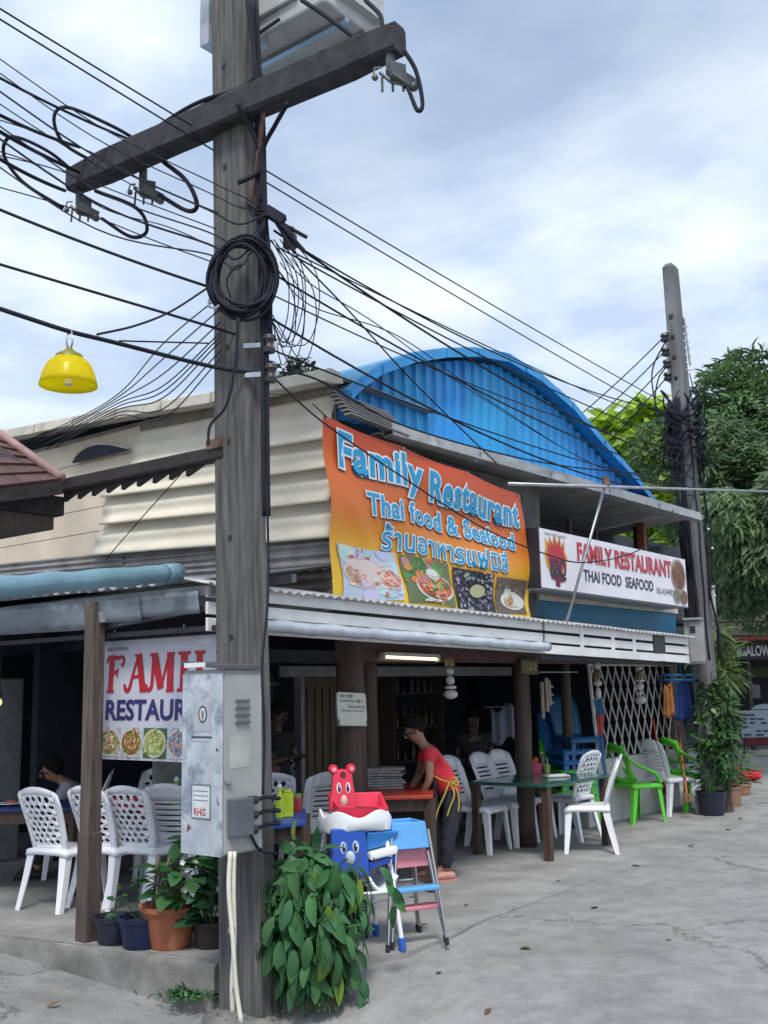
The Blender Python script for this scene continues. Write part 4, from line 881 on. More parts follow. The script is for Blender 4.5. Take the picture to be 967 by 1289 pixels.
# ------------------------------------------------------------------ hanging yellow lamp
def lamp():
    p = px(86, 486, 5.6)
    t = thing('hanging_lamp', 'yellow translucent lamp shade hanging from the thick cable at the left', 'lamp', p)
    k = 5.6 / FPX
    ym = M('yellow_shade', (1.0, .90, .03), .25, var=.05, transl=.8)
    prof = [(37, 0), (35.5, 8), (31, 22), (27, 30), (19, 37), (13, 39)]
    MB().lathe([(a_ * k, b_ * k) for a_, b_ in prof], 28, p)
    mb = MB(); n = 28; vs = []; 
    for a_, b_ in prof:
        for j in range(n): q = 2 * math.pi * j / n; vs.append(p + V((a_ * k * math.cos(q), a_ * k * math.sin(q), b_ * k)))
    mb.add(vs, [(i * n + j, i * n + (j + 1) % n, (i + 1) * n + (j + 1) % n, (i + 1) * n + j) for i in range(len(prof) - 1) for j in range(n)])
    mb.build('lamp_shade', ym, t, smooth=50, solid=.003)
    MB().lathe([(19 * k, 36.5 * k), (17 * k, 42 * k), (8 * k, 47 * k), (3 * k, 52 * k)], 16, p).build('lamp_cap', M('olive_cap', (.20, .20, .02), .5), t, smooth=40)
    MB().tube([p + ZZ * 2 * k, p + ZZ * 38 * k], 6.0 * k, 12).build('bulb', M('bulb_white', (.7, .72, .70), .3), t, smooth=40)
    for s_ in (-1, 1): MB().tube([p + V((2 * s_ * k, 0, 51 * k)), p + V((4 * s_ * k, 0, 60 * k)), p + V((2 * s_ * k, 0, 76 * k))], .005, 6).build('hook', steel, t, smooth=True)
lamp()

# ------------------------------------------------------------------ neighbour's tiled roof at the left edge, its beam and brace
def pavilion():
    c = thing('tiled_roof', 'corner of the neighbouring red-brown tiled roof at the left edge', 'roof', S(-.3, 2.1, 3.1))
    tile = M('roof_tile', (.115, .055, .05), .7, var=.3, scale=6)
    # roof plane rising away to the left from the eave; eave runs along W
    a0 = S(-.30, 1.72, 3.13); dW = WW; up = (UU * -.72 + ZZ * .42 + WW * .30)
    E0, E1, R0, R1 = px(76, 609, 7.3), px(-90, 628, 6.5), px(-10, 548, 7.9), px(-90, 500, 7.6)
    nr = 7; nn = (E1 - E0).cross(R0 - E0).normalized()
    if nn.z < 0: nn = -nn
    for r_ in range(nr):
        f0, f1 = r_ / nr, (r_ + 1.15) / nr
        l0, l1, m0, m1 = E0.lerp(R0, f0), E0.lerp(R0, f1), E1.lerp(R1, f0), E1.lerp(R1, f1); n_ = 6
        for k in range(n_):
            q = [l0.lerp(m0, k / n_), l0.lerp(m0, (k + .97) / n_), l1.lerp(m1, (k + .97) / n_), l1.lerp(m1, k / n_)]
            mb = MB(); mb.box8([q[0] + nn * .022, q[1] + nn * .022, q[2], q[3]] + [q[0] + nn * .042, q[1] + nn * .042, q[2] + nn * .02, q[3] + nn * .02]); mb.build('tile', tile, c)
    MB().tube([E0 + nn * .05, R0 + nn * .05, R0 + (R0 - E0) * .8 + nn * .05], .035, 8).build('ridge_cap', M('pink_cap', (.36, .22, .20), .6, var=.2), c, smooth=True)
    MB().add([E0 - nn * .03, E1 - nn * .03, R1 - nn * .03, R0 - nn * .03], [(0, 1, 2, 3)]).build('roof_underside', M('dark_boards', (.035, .03, .03), .8), c, solid=.02)
    MB().bar(E0 - ZZ * .03, E1 - ZZ * .03, .04, .09).build('eave_board', M('blackened_wood', (.035, .028, .03), .8, var=.4, stretch=(2, 2, 2), bump=.3), c)
    dk = M('blackened_wood', (.035, .028, .03), .8, var=.4, stretch=(2, 2, 2), bump=.3)
    MB().bar(S(-.22, -.2, 3.045), S(-.26, 2.6, 3.06), .10, .085).build('eave_beam', dk, c, bevel=.01)
    # row of slanted tile ends hanging below the beam
    for k in range(9):
        t0 = .02 + k * .165; pts = [S(-.20, t0, 3.03), S(-.20, t0 + .165, 3.03), S(-.20, t0 + .165, 2.945), S(-.20, t0 + .02, 2.995)]
        MB().prism(pts, UU * -.03).build('eave_tile', dk, c)
    MB().fbox(-.85, -.22, 1.5, 3.6, 2.84, 2.98).build('soffit_box', dk, c, bevel=.01)
    MB().fbox(-.80, -.27, 1.55, 3.6, 2.74, 2.84).build('lower_soffit', M('soffit_brown', (.10, .075, .06), .7, var=.3), c, bevel=.01)
    MB().bar(S(-.5, 1.95, 2.8), S(-.75, 2.6, 2.2), .05, .07).build('brace', dk, c)
    MB().bar(S(-.22, -.06, 3.10), S(-.22, -.2, 3.10), .12, .06).build('beam_strap', rust, c)
pavilion()

# ------------------------------------------------------------------ light-blue pipe along the side awning
p0, p1 = px(208, 722, 6.5), px(-60, 744, 5.0)
def bluepipe():
    r_ = .053; n = 26; P = [p0 + (p1 - p0) * (i / n) + V((0, 0, .004 * math.sin(i * .9) * (i > 2))) for i in range(n + 1)]
    m = M('light_blue_roll', (.15, .27, .33), .4, var=.12, scale=4, bump=.3, bscale=14)
    t = thing('rolled_tarpaulin', 'long pale blue roll of plastic sheet along the edge of the left awning', 'tarpaulin', P[0])
    MB().tube(P, [r_ + .002 * math.sin(i * 1.3) * (i > 2) for i in range(n + 1)], 16, cap=False).build('roll', m, t, smooth=True, solid=.006)
    d = (P[0] - P[1]).normalized()
    MB().tube([P[0] - d * .01, P[0] + d * .13], r_ * 1.06, 16, cap=False).build('roll_end', m, t, smooth=True, solid=.008)
    MB().tube([P[0] - d * .3 + ZZ * .0, P[0] + d * .04], r_ * .72, 12).build('core_pipe', M('blue_core', (.30, .48, .55), .4), t, smooth=40)
bluepipe()
# thin galvanised pole held out above the fascia, and its stay
q0, q1 = on_t(640, 609, -.30), on_t(1010, 620, -.30)
AP = thing('awning_pole', 'thin galvanised pipe reaching out to the right under the blue gable', 'pipe', q0)
MB().tube([q0, q1], .015, 8).build('pipe', steel, AP, smooth=True)
MB().tube([on_t(713, 784, -.02), on_t(763, 606, -.28)], .015, 8).build('stay', steel, AP, smooth=True)
MB().box(on_t(763, 606, -.29), (.06, .06, .09)).build('clamp', rust, AP)

ATTR = None
def print_mat():
    global ATTR
    if ATTR: return ATTR
    m = bpy.data.materials.new('colour_print'); m.use_nodes = True; nt = m.node_tree; bs = nt.nodes['Principled BSDF']; bs.inputs['Roughness'].default_value = .45
    a = nt.nodes.new('ShaderNodeAttribute'); a.attribute_name = 'print'; nt.links.new(a.outputs['Color'], bs.inputs['Base Color']); ATTR = m; return m
def food_print(parent, fn, recipe, seed, asp=1.3):
    """a printed dish photo: flat patches of colour; fn(u, v, height) -> point"""
    rr = random.Random(seed); mb = MB(); cols = []; lay = [0]
    def blob(cx, cy, rx, ry, rot, col, n=10, jit=.08):
        lay[0] += 1; e = .003 + .00006 * lay[0]; P = []
        for q in range(n):
            a = 2 * math.pi * q / n; k = 1 + rr.uniform(-jit, jit); x, y = rx * math.cos(a) * k, ry * math.sin(a) * k
            P.append((min(1, max(0, cx + (x * math.cos(rot) - y * math.sin(rot)))), min(1, max(0, cy + (x * math.sin(rot) + y * math.cos(rot)) * asp))))
        mb.add([fn(x, y, e) for x, y in P], [tuple(range(n))]); cols.append(tuple(max(0, c * rr.uniform(.8, 1.15)) for c in col))
    def quad(col):
        n = 10; mb.add([fn(i / n, j / n, 0) for j in range(n + 1) for i in range(n + 1)], [(j * 11 + i, j * 11 + i + 1, j * 11 + i + 12, j * 11 + i + 11) for j in range(n) for i in range(n)]); cols.extend([col] * (n * n))
    def arc(cx, cy, r, a0, a1, w, col, n=7):
        lay[0] += 1; e = .003 + .00006 * lay[0]; P = []
        for i in range(n + 1):
            a = a0 + (a1 - a0) * i / n; P.append((cx + r * math.cos(a), cy + r * math.sin(a) * asp))
        for i in range(n + 1):
            a = a1 + (a0 - a1) * i / n; P.append((cx + (r - w * math.sin(math.pi * (1 - i / n) * .9 + .1)) * math.cos(a), cy + (r - w * math.sin(math.pi * (1 - i / n) * .9 + .1)) * math.sin(a) * asp))
        P = [(min(1, max(0, x)), min(1, max(0, y))) for x, y in P]
        m_ = n + 1
        mb.add([fn(x, y, e) for x, y in P], [(i, i + 1, 2 * m_ - 2 - i, 2 * m_ - 1 - i) for i in range(n)]); cols.extend([tuple(c * rr.uniform(.75, 1.15) for c in col)] * n)
    recipe(rr, quad, blob, arc)
    o = mb.build('food_photo', print_mat(), parent, fix=False)
    at = o.data.attributes.new('print', 'FLOAT_COLOR', 'FACE')
    for i, c in enumerate(cols): at.data[i].color = (*c, 1)
    return o
def r_platter(rr, quad, blob, arc):
    quad((.46, .54, .64))
    for k in range(14): blob(rr.uniform(0, 1), rr.uniform(0, 1), .16, .12, rr.uniform(0, 3), (.50, .58, .68))
    for (cx, cy, rx) in ((.38, .5, .36), (.78, .42, .24)):
        blob(cx, cy, rx, rx * .85, 0, (.60, .60, .60), 18, .02); blob(cx, cy, rx * .9, rx * .75, 0, (.42, .30, .26), 18, .05)
        for k in range(34): blob(cx + rr.gauss(0, rx * .38), cy + rr.gauss(0, rx * .42), .055, .030, rr.uniform(0, 3), rr.choice([(.60, .16, .09), (.66, .42, .32), (.70, .60, .52), (.48, .10, .06), (.62, .30, .20)]))
        for k in range(10): a = rr.uniform(0, 6); arc(cx + rr.gauss(0, rx * .35), cy + rr.gauss(0, rx * .35), .075, a, a + 3.6, .04, rr.choice([(.62, .20, .12), (.70, .50, .42)]))
    for k in range(14): blob(rr.uniform(.3, .5), rr.uniform(.72, .98), .03, .018, rr.uniform(0, 3), rr.choice([(.68, .62, .52), (.25, .20, .12), (.55, .30, .2)]))
def r_hotpot(rr, quad, blob, arc):
    quad((.12, .16, .07))
    for k in range(22): blob(rr.uniform(0, 1), rr.uniform(.45, 1), .11, .07, rr.uniform(0, 3), rr.choice([(.10, .26, .05), (.05, .15, .03), (.45, .20, .22), (.30, .35, .15)]))
    for (x, y) in ((.12, .75), (.30, .62), (.2, .5)): blob(x, y, .08, .07, 0, (.62, .22, .06))
    blob(.58, .38, .40, .30, 0, (.55, .55, .52), 18, .02); blob(.58, .40, .36, .25, 0, (.50, .10, .04), 18, .03)
    for k in range(46): blob(.58 + rr.gauss(0, .16), .38 + rr.gauss(0, .15), .05, .026, rr.uniform(0, 3), rr.choice([(.62, .10, .04), (.66, .24, .08), (.60, .45, .30), (.40, .06, .03), (.18, .32, .05)]))
    for k in range(7): a = rr.uniform(0, 6); arc(.58 + rr.gauss(0, .16), .34 + rr.gauss(0, .12), .09, a, a + 3.4, .045, (.64, .22, .12))
    blob(.56, .66, .15, .13, 0, (.42, .42, .45), 16, .02); blob(.56, .70, .12, .08, 0, (.60, .60, .62), 16, .02); blob(.55, .95, .08, .05, 0, (.55, .10, .06))
    for k in range(5): blob(rr.uniform(.3, .9), .08, .06, .03, rr.uniform(-.3, .3), (.60, .58, .55))
def r_clams(rr, quad, blob, arc):
    quad((.025, .027, .04))
    for k in range(150): blob(rr.uniform(0, 1), rr.uniform(0, 1), .050, .034, rr.uniform(0, 3), rr.choice([(.05, .05, .08), (.10, .10, .14), (.02, .02, .03), (.20, .20, .24), (.03, .03, .05), (.34, .33, .34)]), 8)
    for k in range(26): blob(rr.uniform(.05, .95), rr.uniform(.05, .95), .022, .010, rr.uniform(0, 3), (.55, .54, .52), 6)
    blob(.58, .52, .20, .15, .5, (.40, .36, .26), 14, .04); blob(.58, .54, .15, .10, .5, (.52, .44, .26), 14, .04); blob(.62, .56, .06, .05, .5, (.58, .36, .12)); blob(.50, .50, .05, .04, .5, (.62, .56, .42))
def r_fish(rr, quad, blob, arc):
    quad((.12, .09, .07))
    for k in range(14): blob(rr.uniform(0, 1), rr.uniform(.5, 1), .14, .08, rr.uniform(0, 3), rr.choice([(.16, .11, .08), (.08, .06, .05), (.22, .16, .12)]))
    blob(.55, .36, .42, .26, -.1, (.60, .60, .57), 18, .02); blob(.55, .37, .36, .21, -.1, (.45, .36, .24), 18, .03)
    blob(.36, .52, .11, .20, -.5, (.62, .60, .56)); blob(.30, .62, .05, .10, -.4, (.48, .44, .40))
    for k in range(44): blob(.58 + rr.gauss(0, .14), .36 + rr.gauss(0, .11), .045, .024, rr.uniform(0, 3), rr.choice([(.58, .10, .05), (.62, .34, .20), (.66, .52, .36), (.20, .34, .07), (.58, .20, .12)]))
def r_plate(base, parts, bg, herbs):
    def f(rr, quad, blob, arc):
        quad(bg)
        for k in range(8): blob(rr.uniform(0, 1), rr.uniform(0, 1), .15, .10, rr.uniform(0, 3), tuple(c * .75 for c in bg))
        blob(.5, .5, .50, .38, 0, (.58, .58, .58), 20, .01); blob(.5, .5, .45, .34, 0, base, 20, .02)
        for k in range(60): blob(.5 + rr.gauss(0, .18), .5 + rr.gauss(0, .19), .085, .030, rr.uniform(0, 3), rr.choice(parts), 8)
        for k in range(14): blob(.5 + rr.gauss(0, .2), .5 + rr.gauss(0, .2), .04, .022, rr.uniform(0, 3), rr.choice(herbs), 7)
        for k in range(8): blob(.5 + rr.gauss(0, .17), .5 + rr.gauss(0, .17), .03, .014, rr.uniform(0, 3), (.72, .68, .58), 6)
    return f

# ================================================================== BANNER
def banner():
    b = thing('restaurant_banner', 'large orange vinyl banner reading Family Restaurant in blue letters on the front wall', 'banner', S(2.7, .28, 2.2))
    def P(u_, v_, e=0.0):
        zb = 2.215 - .02 * u_ - .018 * math.sin(u_ * math.pi * 3.2 + .6) * 1.0 - .03 * max(0, (u_ - .9) * 10) * .5
        zt = 3.585 - .24 * u_ - .022 * abs(math.sin(u_ * math.pi * 3))
        s_ = 1.03 + .085 * (1 - v_) + (2.80 - .02 * v_) * u_ + .02 * math.sin(v_ * 5) * (1 if u_ > .95 else 0)
        w_ = .020 * math.sin(u_ * 17 + v_ * 4) * (1.1 - v_) + .014 * math.sin(u_ * 6 - v_ * 9) + .012 * math.sin(v_ * 14 + u_ * 3)
        w_ += .03 * math.exp(-((u_ - .12 - .35 * (.5 - v_)) / .045) ** 2) * (1 - v_)
        return S(s_, .13 - w_ - e, zb + (zt - zb) * v_)
    m = bpy.data.materials.new('banner_vinyl'); m.use_nodes = True; nt = m.node_tree; N = nt.nodes; L = nt.links; bs = N['Principled BSDF']; bs.inputs['Roughness'].default_value = .42
    tc = N.new('ShaderNodeTexCoord'); sp = N.new('ShaderNodeSeparateXYZ'); L.new(tc.outputs['UV'], sp.inputs[0])
    rp = N.new('ShaderNodeValToRGB'); e = rp.color_ramp.elements
    e[0].position = .0; e[0].color = (.80, .54, .03, 1); e[1].position = 1; e[1].color = (.52, .065, .018, 1)
    x = e.new(.30); x.color = (.78, .40, .024, 1); x = e.new(.52); x.color = (.66, .17, .02, 1)
    L.new(sp.outputs[1], rp.inputs[0]); L.new(rp.outputs[0], bs.inputs['Base Color'])
    MB().grid(P, 60, 36).build('banner_sheet', m, b, smooth=True, fix=False)
    wh = M('print_white', (.74, .80, .84), .45, var=.04); bl = M('print_blue', (.016, .33, .62), .45, var=.06)
    def word(s_, x0, x1, y0, y1, bw, bb, sh=0, ref=None):
        # y rises along the word as in the print
        f = lambda a_, c_, e: P(a_, c_, e)
        o, rf = lettering(s_, M('print_navy', (.02, .05, .13), .45), b, lambda a_, c_: f(a_ + .002, c_ - .007, .009), x0, x1, y0, y1, bw * .92, 'lettering_shadow', space=1.06)
        lettering(s_, wh, b, lambda a_, c_: f(a_, c_, .012), x0, x1, y0, y1, bw, 'lettering_outline', space=1.06)
        lettering(s_, bl, b, lambda a_, c_: f(a_, c_, .016), x0, x1, y0, y1, bb, 'lettering', ref=rf, space=1.06)
    k = .020
    word('Family', .050, .43, .675, .965, .074, .026); word('Restaurant', .455, .965, .695, .93, .074, .026)
    word('Thai food & Seafood', .155, .925, .515, .665, .072, .018)
    word('ร้านอาหารแฟมิลี่', .22, .86, .325, .50, .060, .012)
    foods = [(.03, .285, .03, .32, [(.55, .16, .10), (.62, .40, .30), (.70, .62, .55), (.45, .10, .06), (.65, .50, .40), (.30, .12, .08)], (.52, .60, .70), .48, (.55, .2, .13)),
             (.305, .54, .015, .31, [(.55, .06, .03), (.60, .16, .05), (.50, .30, .22), (.12, .30, .05), (.62, .10, .06), (.55, .45, .40)], (.13, .28, .05), .46, (.45, .40, .42)),
             (.558, .765, .015, .30, [(.03, .03, .05), (.10, .10, .14), (.30, .30, .34), (.05, .05, .07), (.45, .42, .38), (.02, .02, .03)], (.05, .05, .07), .60, (.1, .1, .12)),
             (.778, .975, .02, .29, [(.55, .10, .05), (.62, .45, .35), (.20, .32, .08), (.60, .25, .15), (.66, .60, .52), (.35, .08, .05)], (.12, .08, .06), .45, (.62, .60, .58))]
    for i, (a0, a1, b0, b1, *_r) in enumerate(foods):
        food_print(b, lambda u_, v_, e: P(a0 + (a1 - a0) * u_ + .006 * math.sin(v_ * 4 + i), b0 + (b1 - b0) * v_, .010 + e), (r_platter, r_hotpot, r_clams, r_fish)[i], 70 + i, 1.0)
    for u_, v_ in ((.01, .985), (.34, .985), (.66, .985), (.985, .98), (.01, .02), (.99, .04)):
        p = P(u_, v_, .012); MB().lathe([(.012, 0), (.012, .006), (.005, .006)], 10, p, ax=Matrix((UU, ZZ, NF)).transposed()).build('eyelet', steel, b)
    for u_, v_, dx_ in ((.01, .985, -.12), (.985, .98, .15)):
        p = P(u_, v_, .02); MB().tube([p, p + UU * dx_ + ZZ * .09 + WW * .04], .005, 5).build('tie_cord', cable_black, b)
banner()

# ================================================================== LIGHT BOX SIGN
def lightbox():
    b = thing('light_box_sign', 'long white light box sign with red lettering and BBQ logo above the awning', 'sign', S(5.7, .2, 2.45))
    s0, s1, t0, t1 = 3.87, 7.20, .0, .32
    def Z0(s_): return 2.462 - .009 * (s_ - s0)
    H_ = .565
    dk = M('box_dark', (.022, .026, .04), .5); under = M('box_under', (.28, .29, .31), .5, var=.2)
    mb = MB(); mb.box8([S(s0, t0 + .012, Z0(s0)), S(s1, t0 + .012, Z0(s1)), S(s1, t1, Z0(s1)), S(s0, t1, Z0(s0)), S(s0, t0 + .012, Z0(s0) + H_), S(s1, t0 + .012, Z0(s1) + H_), S(s1, t1, Z0(s1) + H_), S(s0, t1, Z0(s0) + H_)]); mb.build('box_body', dk, b)
    mb = MB(); mb.box8([S(s0, t0, Z0(s0) - .006), S(s1, t0, Z0(s1) - .006), S(s1, t1, Z0(s1) - .006), S(s0, t1, Z0(s0) - .006), S(s0, t0, Z0(s0) - .002), S(s1, t0, Z0(s1) - .002), S(s1, t1, Z0(s1) - .002), S(s0, t1, Z0(s0) - .002)]); mb.build('box_underside', under, b)
    F = lambda a_, c_, e=0.0: S(s0 + a_ * (s1 - s0), t0 - e, Z0(s0 + a_ * (s1 - s0)) + c_ * H_)
    face = M('sign_white', (.72, .70, .76), .35, var=.04)
    MB().box8([F(.004, .01, -.010), F(.996, .01, -.010), F(.996, .99, -.010), F(.004, .99, -.010)] + [F(.004, .01), F(.996, .01), F(.996, .99), F(.004, .99)]).build('sign_face', face, b)
    red = M('sign_red', (.46, .012, .03), .4, var=.05); navy = M('sign_navy', (.025, .022, .06), .4); gr = M('sign_grey', (.17, .17, .21), .4); yel = M('sign_yellow', (.70, .42, .03), .4); org = M('sign_orange', (.62, .20, .03), .4)
    W_ = M('sign_halo', (.62, .60, .62), .4)
    lettering('FAMILY RESTAURANT', W_, b, lambda a_, c_: F(a_ + .002, c_ - .012, .003), .212, .872, .545, .885, .058, 'lettering_shadow')
    lettering('FAMILY RESTAURANT', red, b, lambda a_, c_: F(a_, c_, .005), .212, .872, .545, .885, .040)
    lettering('THAI FOOD  SEAFOOD', navy, b, lambda a_, c_: F(a_, c_, .004), .245, .722, .215, .425, .026)
    lettering('062-4244902', gr, b, lambda a_, c_: F(a_, c_, .004), .745, .880, .19, .315, .01)
    lettering('FAMILY RESTAURANT', gr, b, lambda a_, c_: F(a_, c_, .004), .028, .150, .89, .935, .0, 'small_lettering')
    # BBQ emblem: flames over a shield
    def poly(pts, m, e, nm): mb = MB(); mb.add([F(x_, y_, e) for x_, y_ in pts], [tuple(range(len(pts)))]); mb.build(nm, m, b)
    fl = [(.038, .40), (.030, .55), (.036, .68), (.033, .83), (.050, .70), (.056, .86), (.070, .74), (.082, .92), (.096, .76), (.110, .90), (.118, .72), (.134, .84), (.134, .66), (.146, .56), (.140, .40), (.118, .26), (.062, .24)]
    poly([(.09 + (x_ - .09) * 1.12, .5 + (y_ - .5) * 1.06) for x_, y_ in fl], yel, .003, 'flame_emblem')
    poly(fl, org, .005, 'flame_emblem')
    poly([(.09 + (x_ - .09) * .85, .6 + (y_ - .6) * .80) for x_, y_ in fl], red, .007, 'flame_emblem')
    poly([(.056, .30), (.126, .28), (.126, .14), (.105, .14), (.102, .05), (.080, .06), (.078, .16), (.056, .17)], M('emblem_maroon', (.16, .012, .03), .4), .006, 'shield_emblem')
    lettering('BBQ', navy, b, lambda a_, c_: F(a_, c_, .010), .050, .140, .16, .52, .035)
    for cx_, cy_, rx_, ry_, nm in ((.928, .62, .062, .34, 'a'), (.908, .20, .032, .155, 'b'), (.960, .19, .034, .16, 'c')):
        fm = food_mat('dish_print_' + nm, {'a': [(.50, .10, .03), (.60, .22, .06), (.42, .06, .03), (.62, .36, .16), (.20, .16, .05), (.6, .15, .05)], 'b': [(.55, .45, .3), (.3, .3, .1), (.6, .55, .45)], 'c': [(.25, .14, .08), (.45, .35, .25), (.5, .1, .05)]}[nm], (.3, .25, .2), .50, (.33, .30, .28), sc=6)
        mb = MB(); mb.uv = {}; pts = [F(cx_ + rx_ * math.cos(q * math.pi / 14), cy_ + ry_ * math.sin(q * math.pi / 14), .004 + .002 * (nm != 'a')) for q in range(28)]
        mb.add(pts, [tuple(range(28))]); mb.uv = {q: (.5 + .5 * math.cos(q * math.pi / 14), .5 + .5 * math.sin(q * math.pi / 14)) for q in range(28)}; mb.build('food_photo', fm, b, fix=False)
    for s_ in (s0 + .4, s1 - .4): MB().bar(S(s_, t1, 2.75), S(s_, 1.25, 2.8), .04, .04).build('bracket', steel, b)
lightbox()

# ================================================================== HANGING SIGN ON THE LEFT OPENING
def leftsign():
    s_ = -.05; q_ = on_s(130, 808, s_); ta = st(q_)[1]; z1 = q_.z; z0 = on_s(120, 955, s_).z; tb = ta - 1.40
    b = thing('hanging_sign', 'white hanging board with red and navy lettering over three dish photos, half behind the cabinet', 'sign', S(s_, (ta + tb) / 2, z0))
    def F(a_, c_, e=0.0): return S(s_ - e + .05 * (1 - c_) * 0, ta + .035 * (1 - c_) + (tb - ta) * a_, z0 - .03 * a_ * 0 + c_ * (z1 - z0))
    wt = M('board_white', (.52, .52, .60), .45, var=.06)
    MB().box8([F(0, 0, -.02), F(1, 0, -.02), F(1, 1, -.02), F(0, 1, -.02)] + [F(0, 0), F(1, 0), F(1, 1), F(0, 1)]).build('board', wt, b)
    MB().box8([F(-.005, 1, -.03), F(1.0, 1, -.03), F(1.0, 1.02, -.03), F(-.005, 1.02, -.03)] + [F(-.005, 1, .006), F(1, 1, .006), F(1, 1.02, .006), F(-.005, 1.02, .006)]).build('top_rail', black_plastic, b)
    red = M('board_red', (.40, .012, .025), .45, var=.05); navy = M('board_navy', (.035, .03, .15), .45); dk = M('board_grey', (.10, .10, .13), .45)
    lettering('เมนู อาหารไทย', dk, b, lambda a_, c_: F(a_, c_, .003), .04, .20, .905, .955, .01, 'small_lettering')
    # ornate letters drawn as broad strokes with curled serifs
    def stroke(pts, w_, x0, sx, y0, sy, mb):
        P = [V((p[0], p[1])) for p in pts]; n = len(P); L_ = []
        for i in range(n):
            d = (P[min(i + 1, n - 1)] - P[max(i - 1, 0)]).normalized(); nn = V((-d.y, d.x)); ww = 1.2 * (w_ if not isinstance(w_, (list, tuple)) else w_[i])
            L_.append((P[i] + nn * ww / 2, P[i] - nn * ww / 2))
        vs = []
        for a_, c_ in L_:
            for q in (a_, c_): vs.append(F(x0 + q.x * sx, y0 + q.y * sy, .004 + .0004 * len(mb.f) / 6))
        mb.add(vs, [(2 * i, 2 * i + 1, 2 * i + 3, 2 * i + 2) for i in range(n - 1)])
    curl = lambda x_, y_, r_, a0, a1: [(x_ + r_ * math.cos(a0 + (a1 - a0) * i / 8), y_ + r_ * math.sin(a0 + (a1 - a0) * i / 8)) for i in range(9)]
    G_ = {
     'F': [([(.28, .03), (.30, .97)], .20), ([(.10, .03), (.46, .03)], .07), ([(.02, .80), (.12, .93), (.30, .96), (.62, .92), (.80, .97)], [.05, .10, .10, .10, .05]), (curl(.80, .84, .11, 1.6, -1.8), .08), ([(.34, .54), (.62, .55)], .09), ([(.62, .66), (.60, .40)], .05)],
     'A': [([(.60, 1.0), (.84, .03)], .22), ([(.58, 1.0), (.34, .42), (.24, .12)], [.06, .09, .10]), (curl(.12, .16, .12, .3, -3.6), .10), ([(.34, .40), (.70, .42)], .07), ([(.70, .03), (1.0, .03)], .06), ([(.42, .97), (.70, .97)], .06)],
     'M': [([(.24, .97), (.20, .18)], .10), (curl(.08, .16, .11, .2, -3.6), .10), ([(.26, .97), (.54, .08)], .20), ([(.54, .08), (.80, .97)], .07), ([(.86, .97), (.88, .03)], .20), ([(.10, .97), (.38, .97)], .07), ([(.72, .97), (1.0, .97)], .07), ([(.74, .03), (1.02, .03)], .07)],
     'I': [([(.30, .97), (.30, .03)], .22), ([(.06, .97), (.54, .97)], .07), ([(.06, .03), (.54, .03)], .07)],
     'L': [([(.26, .97), (.26, .03)], .20), ([(.06, .97), (.48, .97)], .07), ([(.06, .03), (.74, .03)], .08), ([(.74, .03), (.78, .30)], .06)],
     'Y': [([(.14, .97), (.42, .48)], .18), ([(.74, .97), (.44, .48)], .07), ([(.43, .50), (.43, .03)], .20), ([(.02, .97), (.30, .97)], .07), ([(.60, .97), (.86, .97)], .07), ([(.26, .03), (.60, .03)], .07)]}
    x = .035
    for ch, adv, wd in (('F', .155, .155), ('A', .165, .165), ('M', .21, .195), ('I', .115, .18), ('L', .15, .17), ('Y', .15, .17)):
        mb = MB()
        for pts, w_ in G_[ch]: stroke(pts, w_, x, wd, .560, .315, mb)
        mb.build('letter', red, b, fix=False); x += adv
    lettering('RESTAURANT', navy, b, lambda a_, c_: F(a_, c_, .004), .05, .95, .325, .50, .03)
    for i, (x0, x1, cols, bg) in enumerate(((.0, .165, [(.35, .45, .12), (.60, .20, .12), (.70, .62, .48), (.10, .14, .05), (.62, .35, .2), (.40, .05, .04)], (.50, .50, .52)), (.172, .335, [(.35, .14, .04), (.45, .25, .08), (.25, .10, .04), (.55, .38, .18), (.10, .20, .05)], (.48, .52, .54)), (.342, .51, [(.45, .50, .18), (.55, .58, .30), (.30, .40, .08), (.20, .24, .04), (.60, .52, .25)], (.06, .12, .03)), (.518, .68, [(.3, .3, .35), (.5, .2, .1), (.1, .12, .2)], (.45, .46, .5)))):
        food_print(b, lambda u_, v_, e: F(x0 + .008 + (x1 - x0) * u_, .02 + .245 * v_, .003 + e), r_plate(*((((.22, .22, .08), cols, bg, [(.12, .30, .05), (.55, .06, .04), (.65, .60, .5)]), ((.20, .10, .04), cols, bg, [(.12, .30, .05), (.5, .2, .06)]), ((.35, .42, .12), cols, bg, [(.10, .28, .04), (.6, .62, .3)]), ((.3, .3, .35), cols, bg, [(.1, .2, .3), (.5, .1, .1)]))[i])), 90 + i, 1.25)
    for a_ in (.08, .6): MB().tube([F(a_, 1.02, -.01), F(a_, 1.02, -.01) + ZZ * .06], .006, 6).build('hook', steel, b)
leftsign()

# ------------------------------------------------------------------ fluorescent tube under the awning (lit)
def tube_lamp():
    a_, b_ = on_t(482, 826, .68), on_t(551, 829, .68)
    t = thing('fluorescent_lamp', 'lit fluorescent tube fixed to the red brown beam under the awning', 'lamp', a_)
    MB().bar(a_ + ZZ * .02, b_ + ZZ * .02, .05, .03).build('housing', M('lamp_housing', (.6, .6, .55), .5), t)
    MB().tube([a_ + UU * .02 - ZZ * .006, b_ - UU * .02 - ZZ * .006], .013, 8).build('tube', M('lamp_glow', (.9, .9, .7), .3, emit=((1, .93, .55), 1.6)), t, smooth=True)
    for p in (a_, b_): MB().box(p + ZZ * .0, (.02, .05, .06), rz=R(90) - A).build('end_cap', M('lamp_housing', (.6, .6, .55)), t)
tube_lamp()
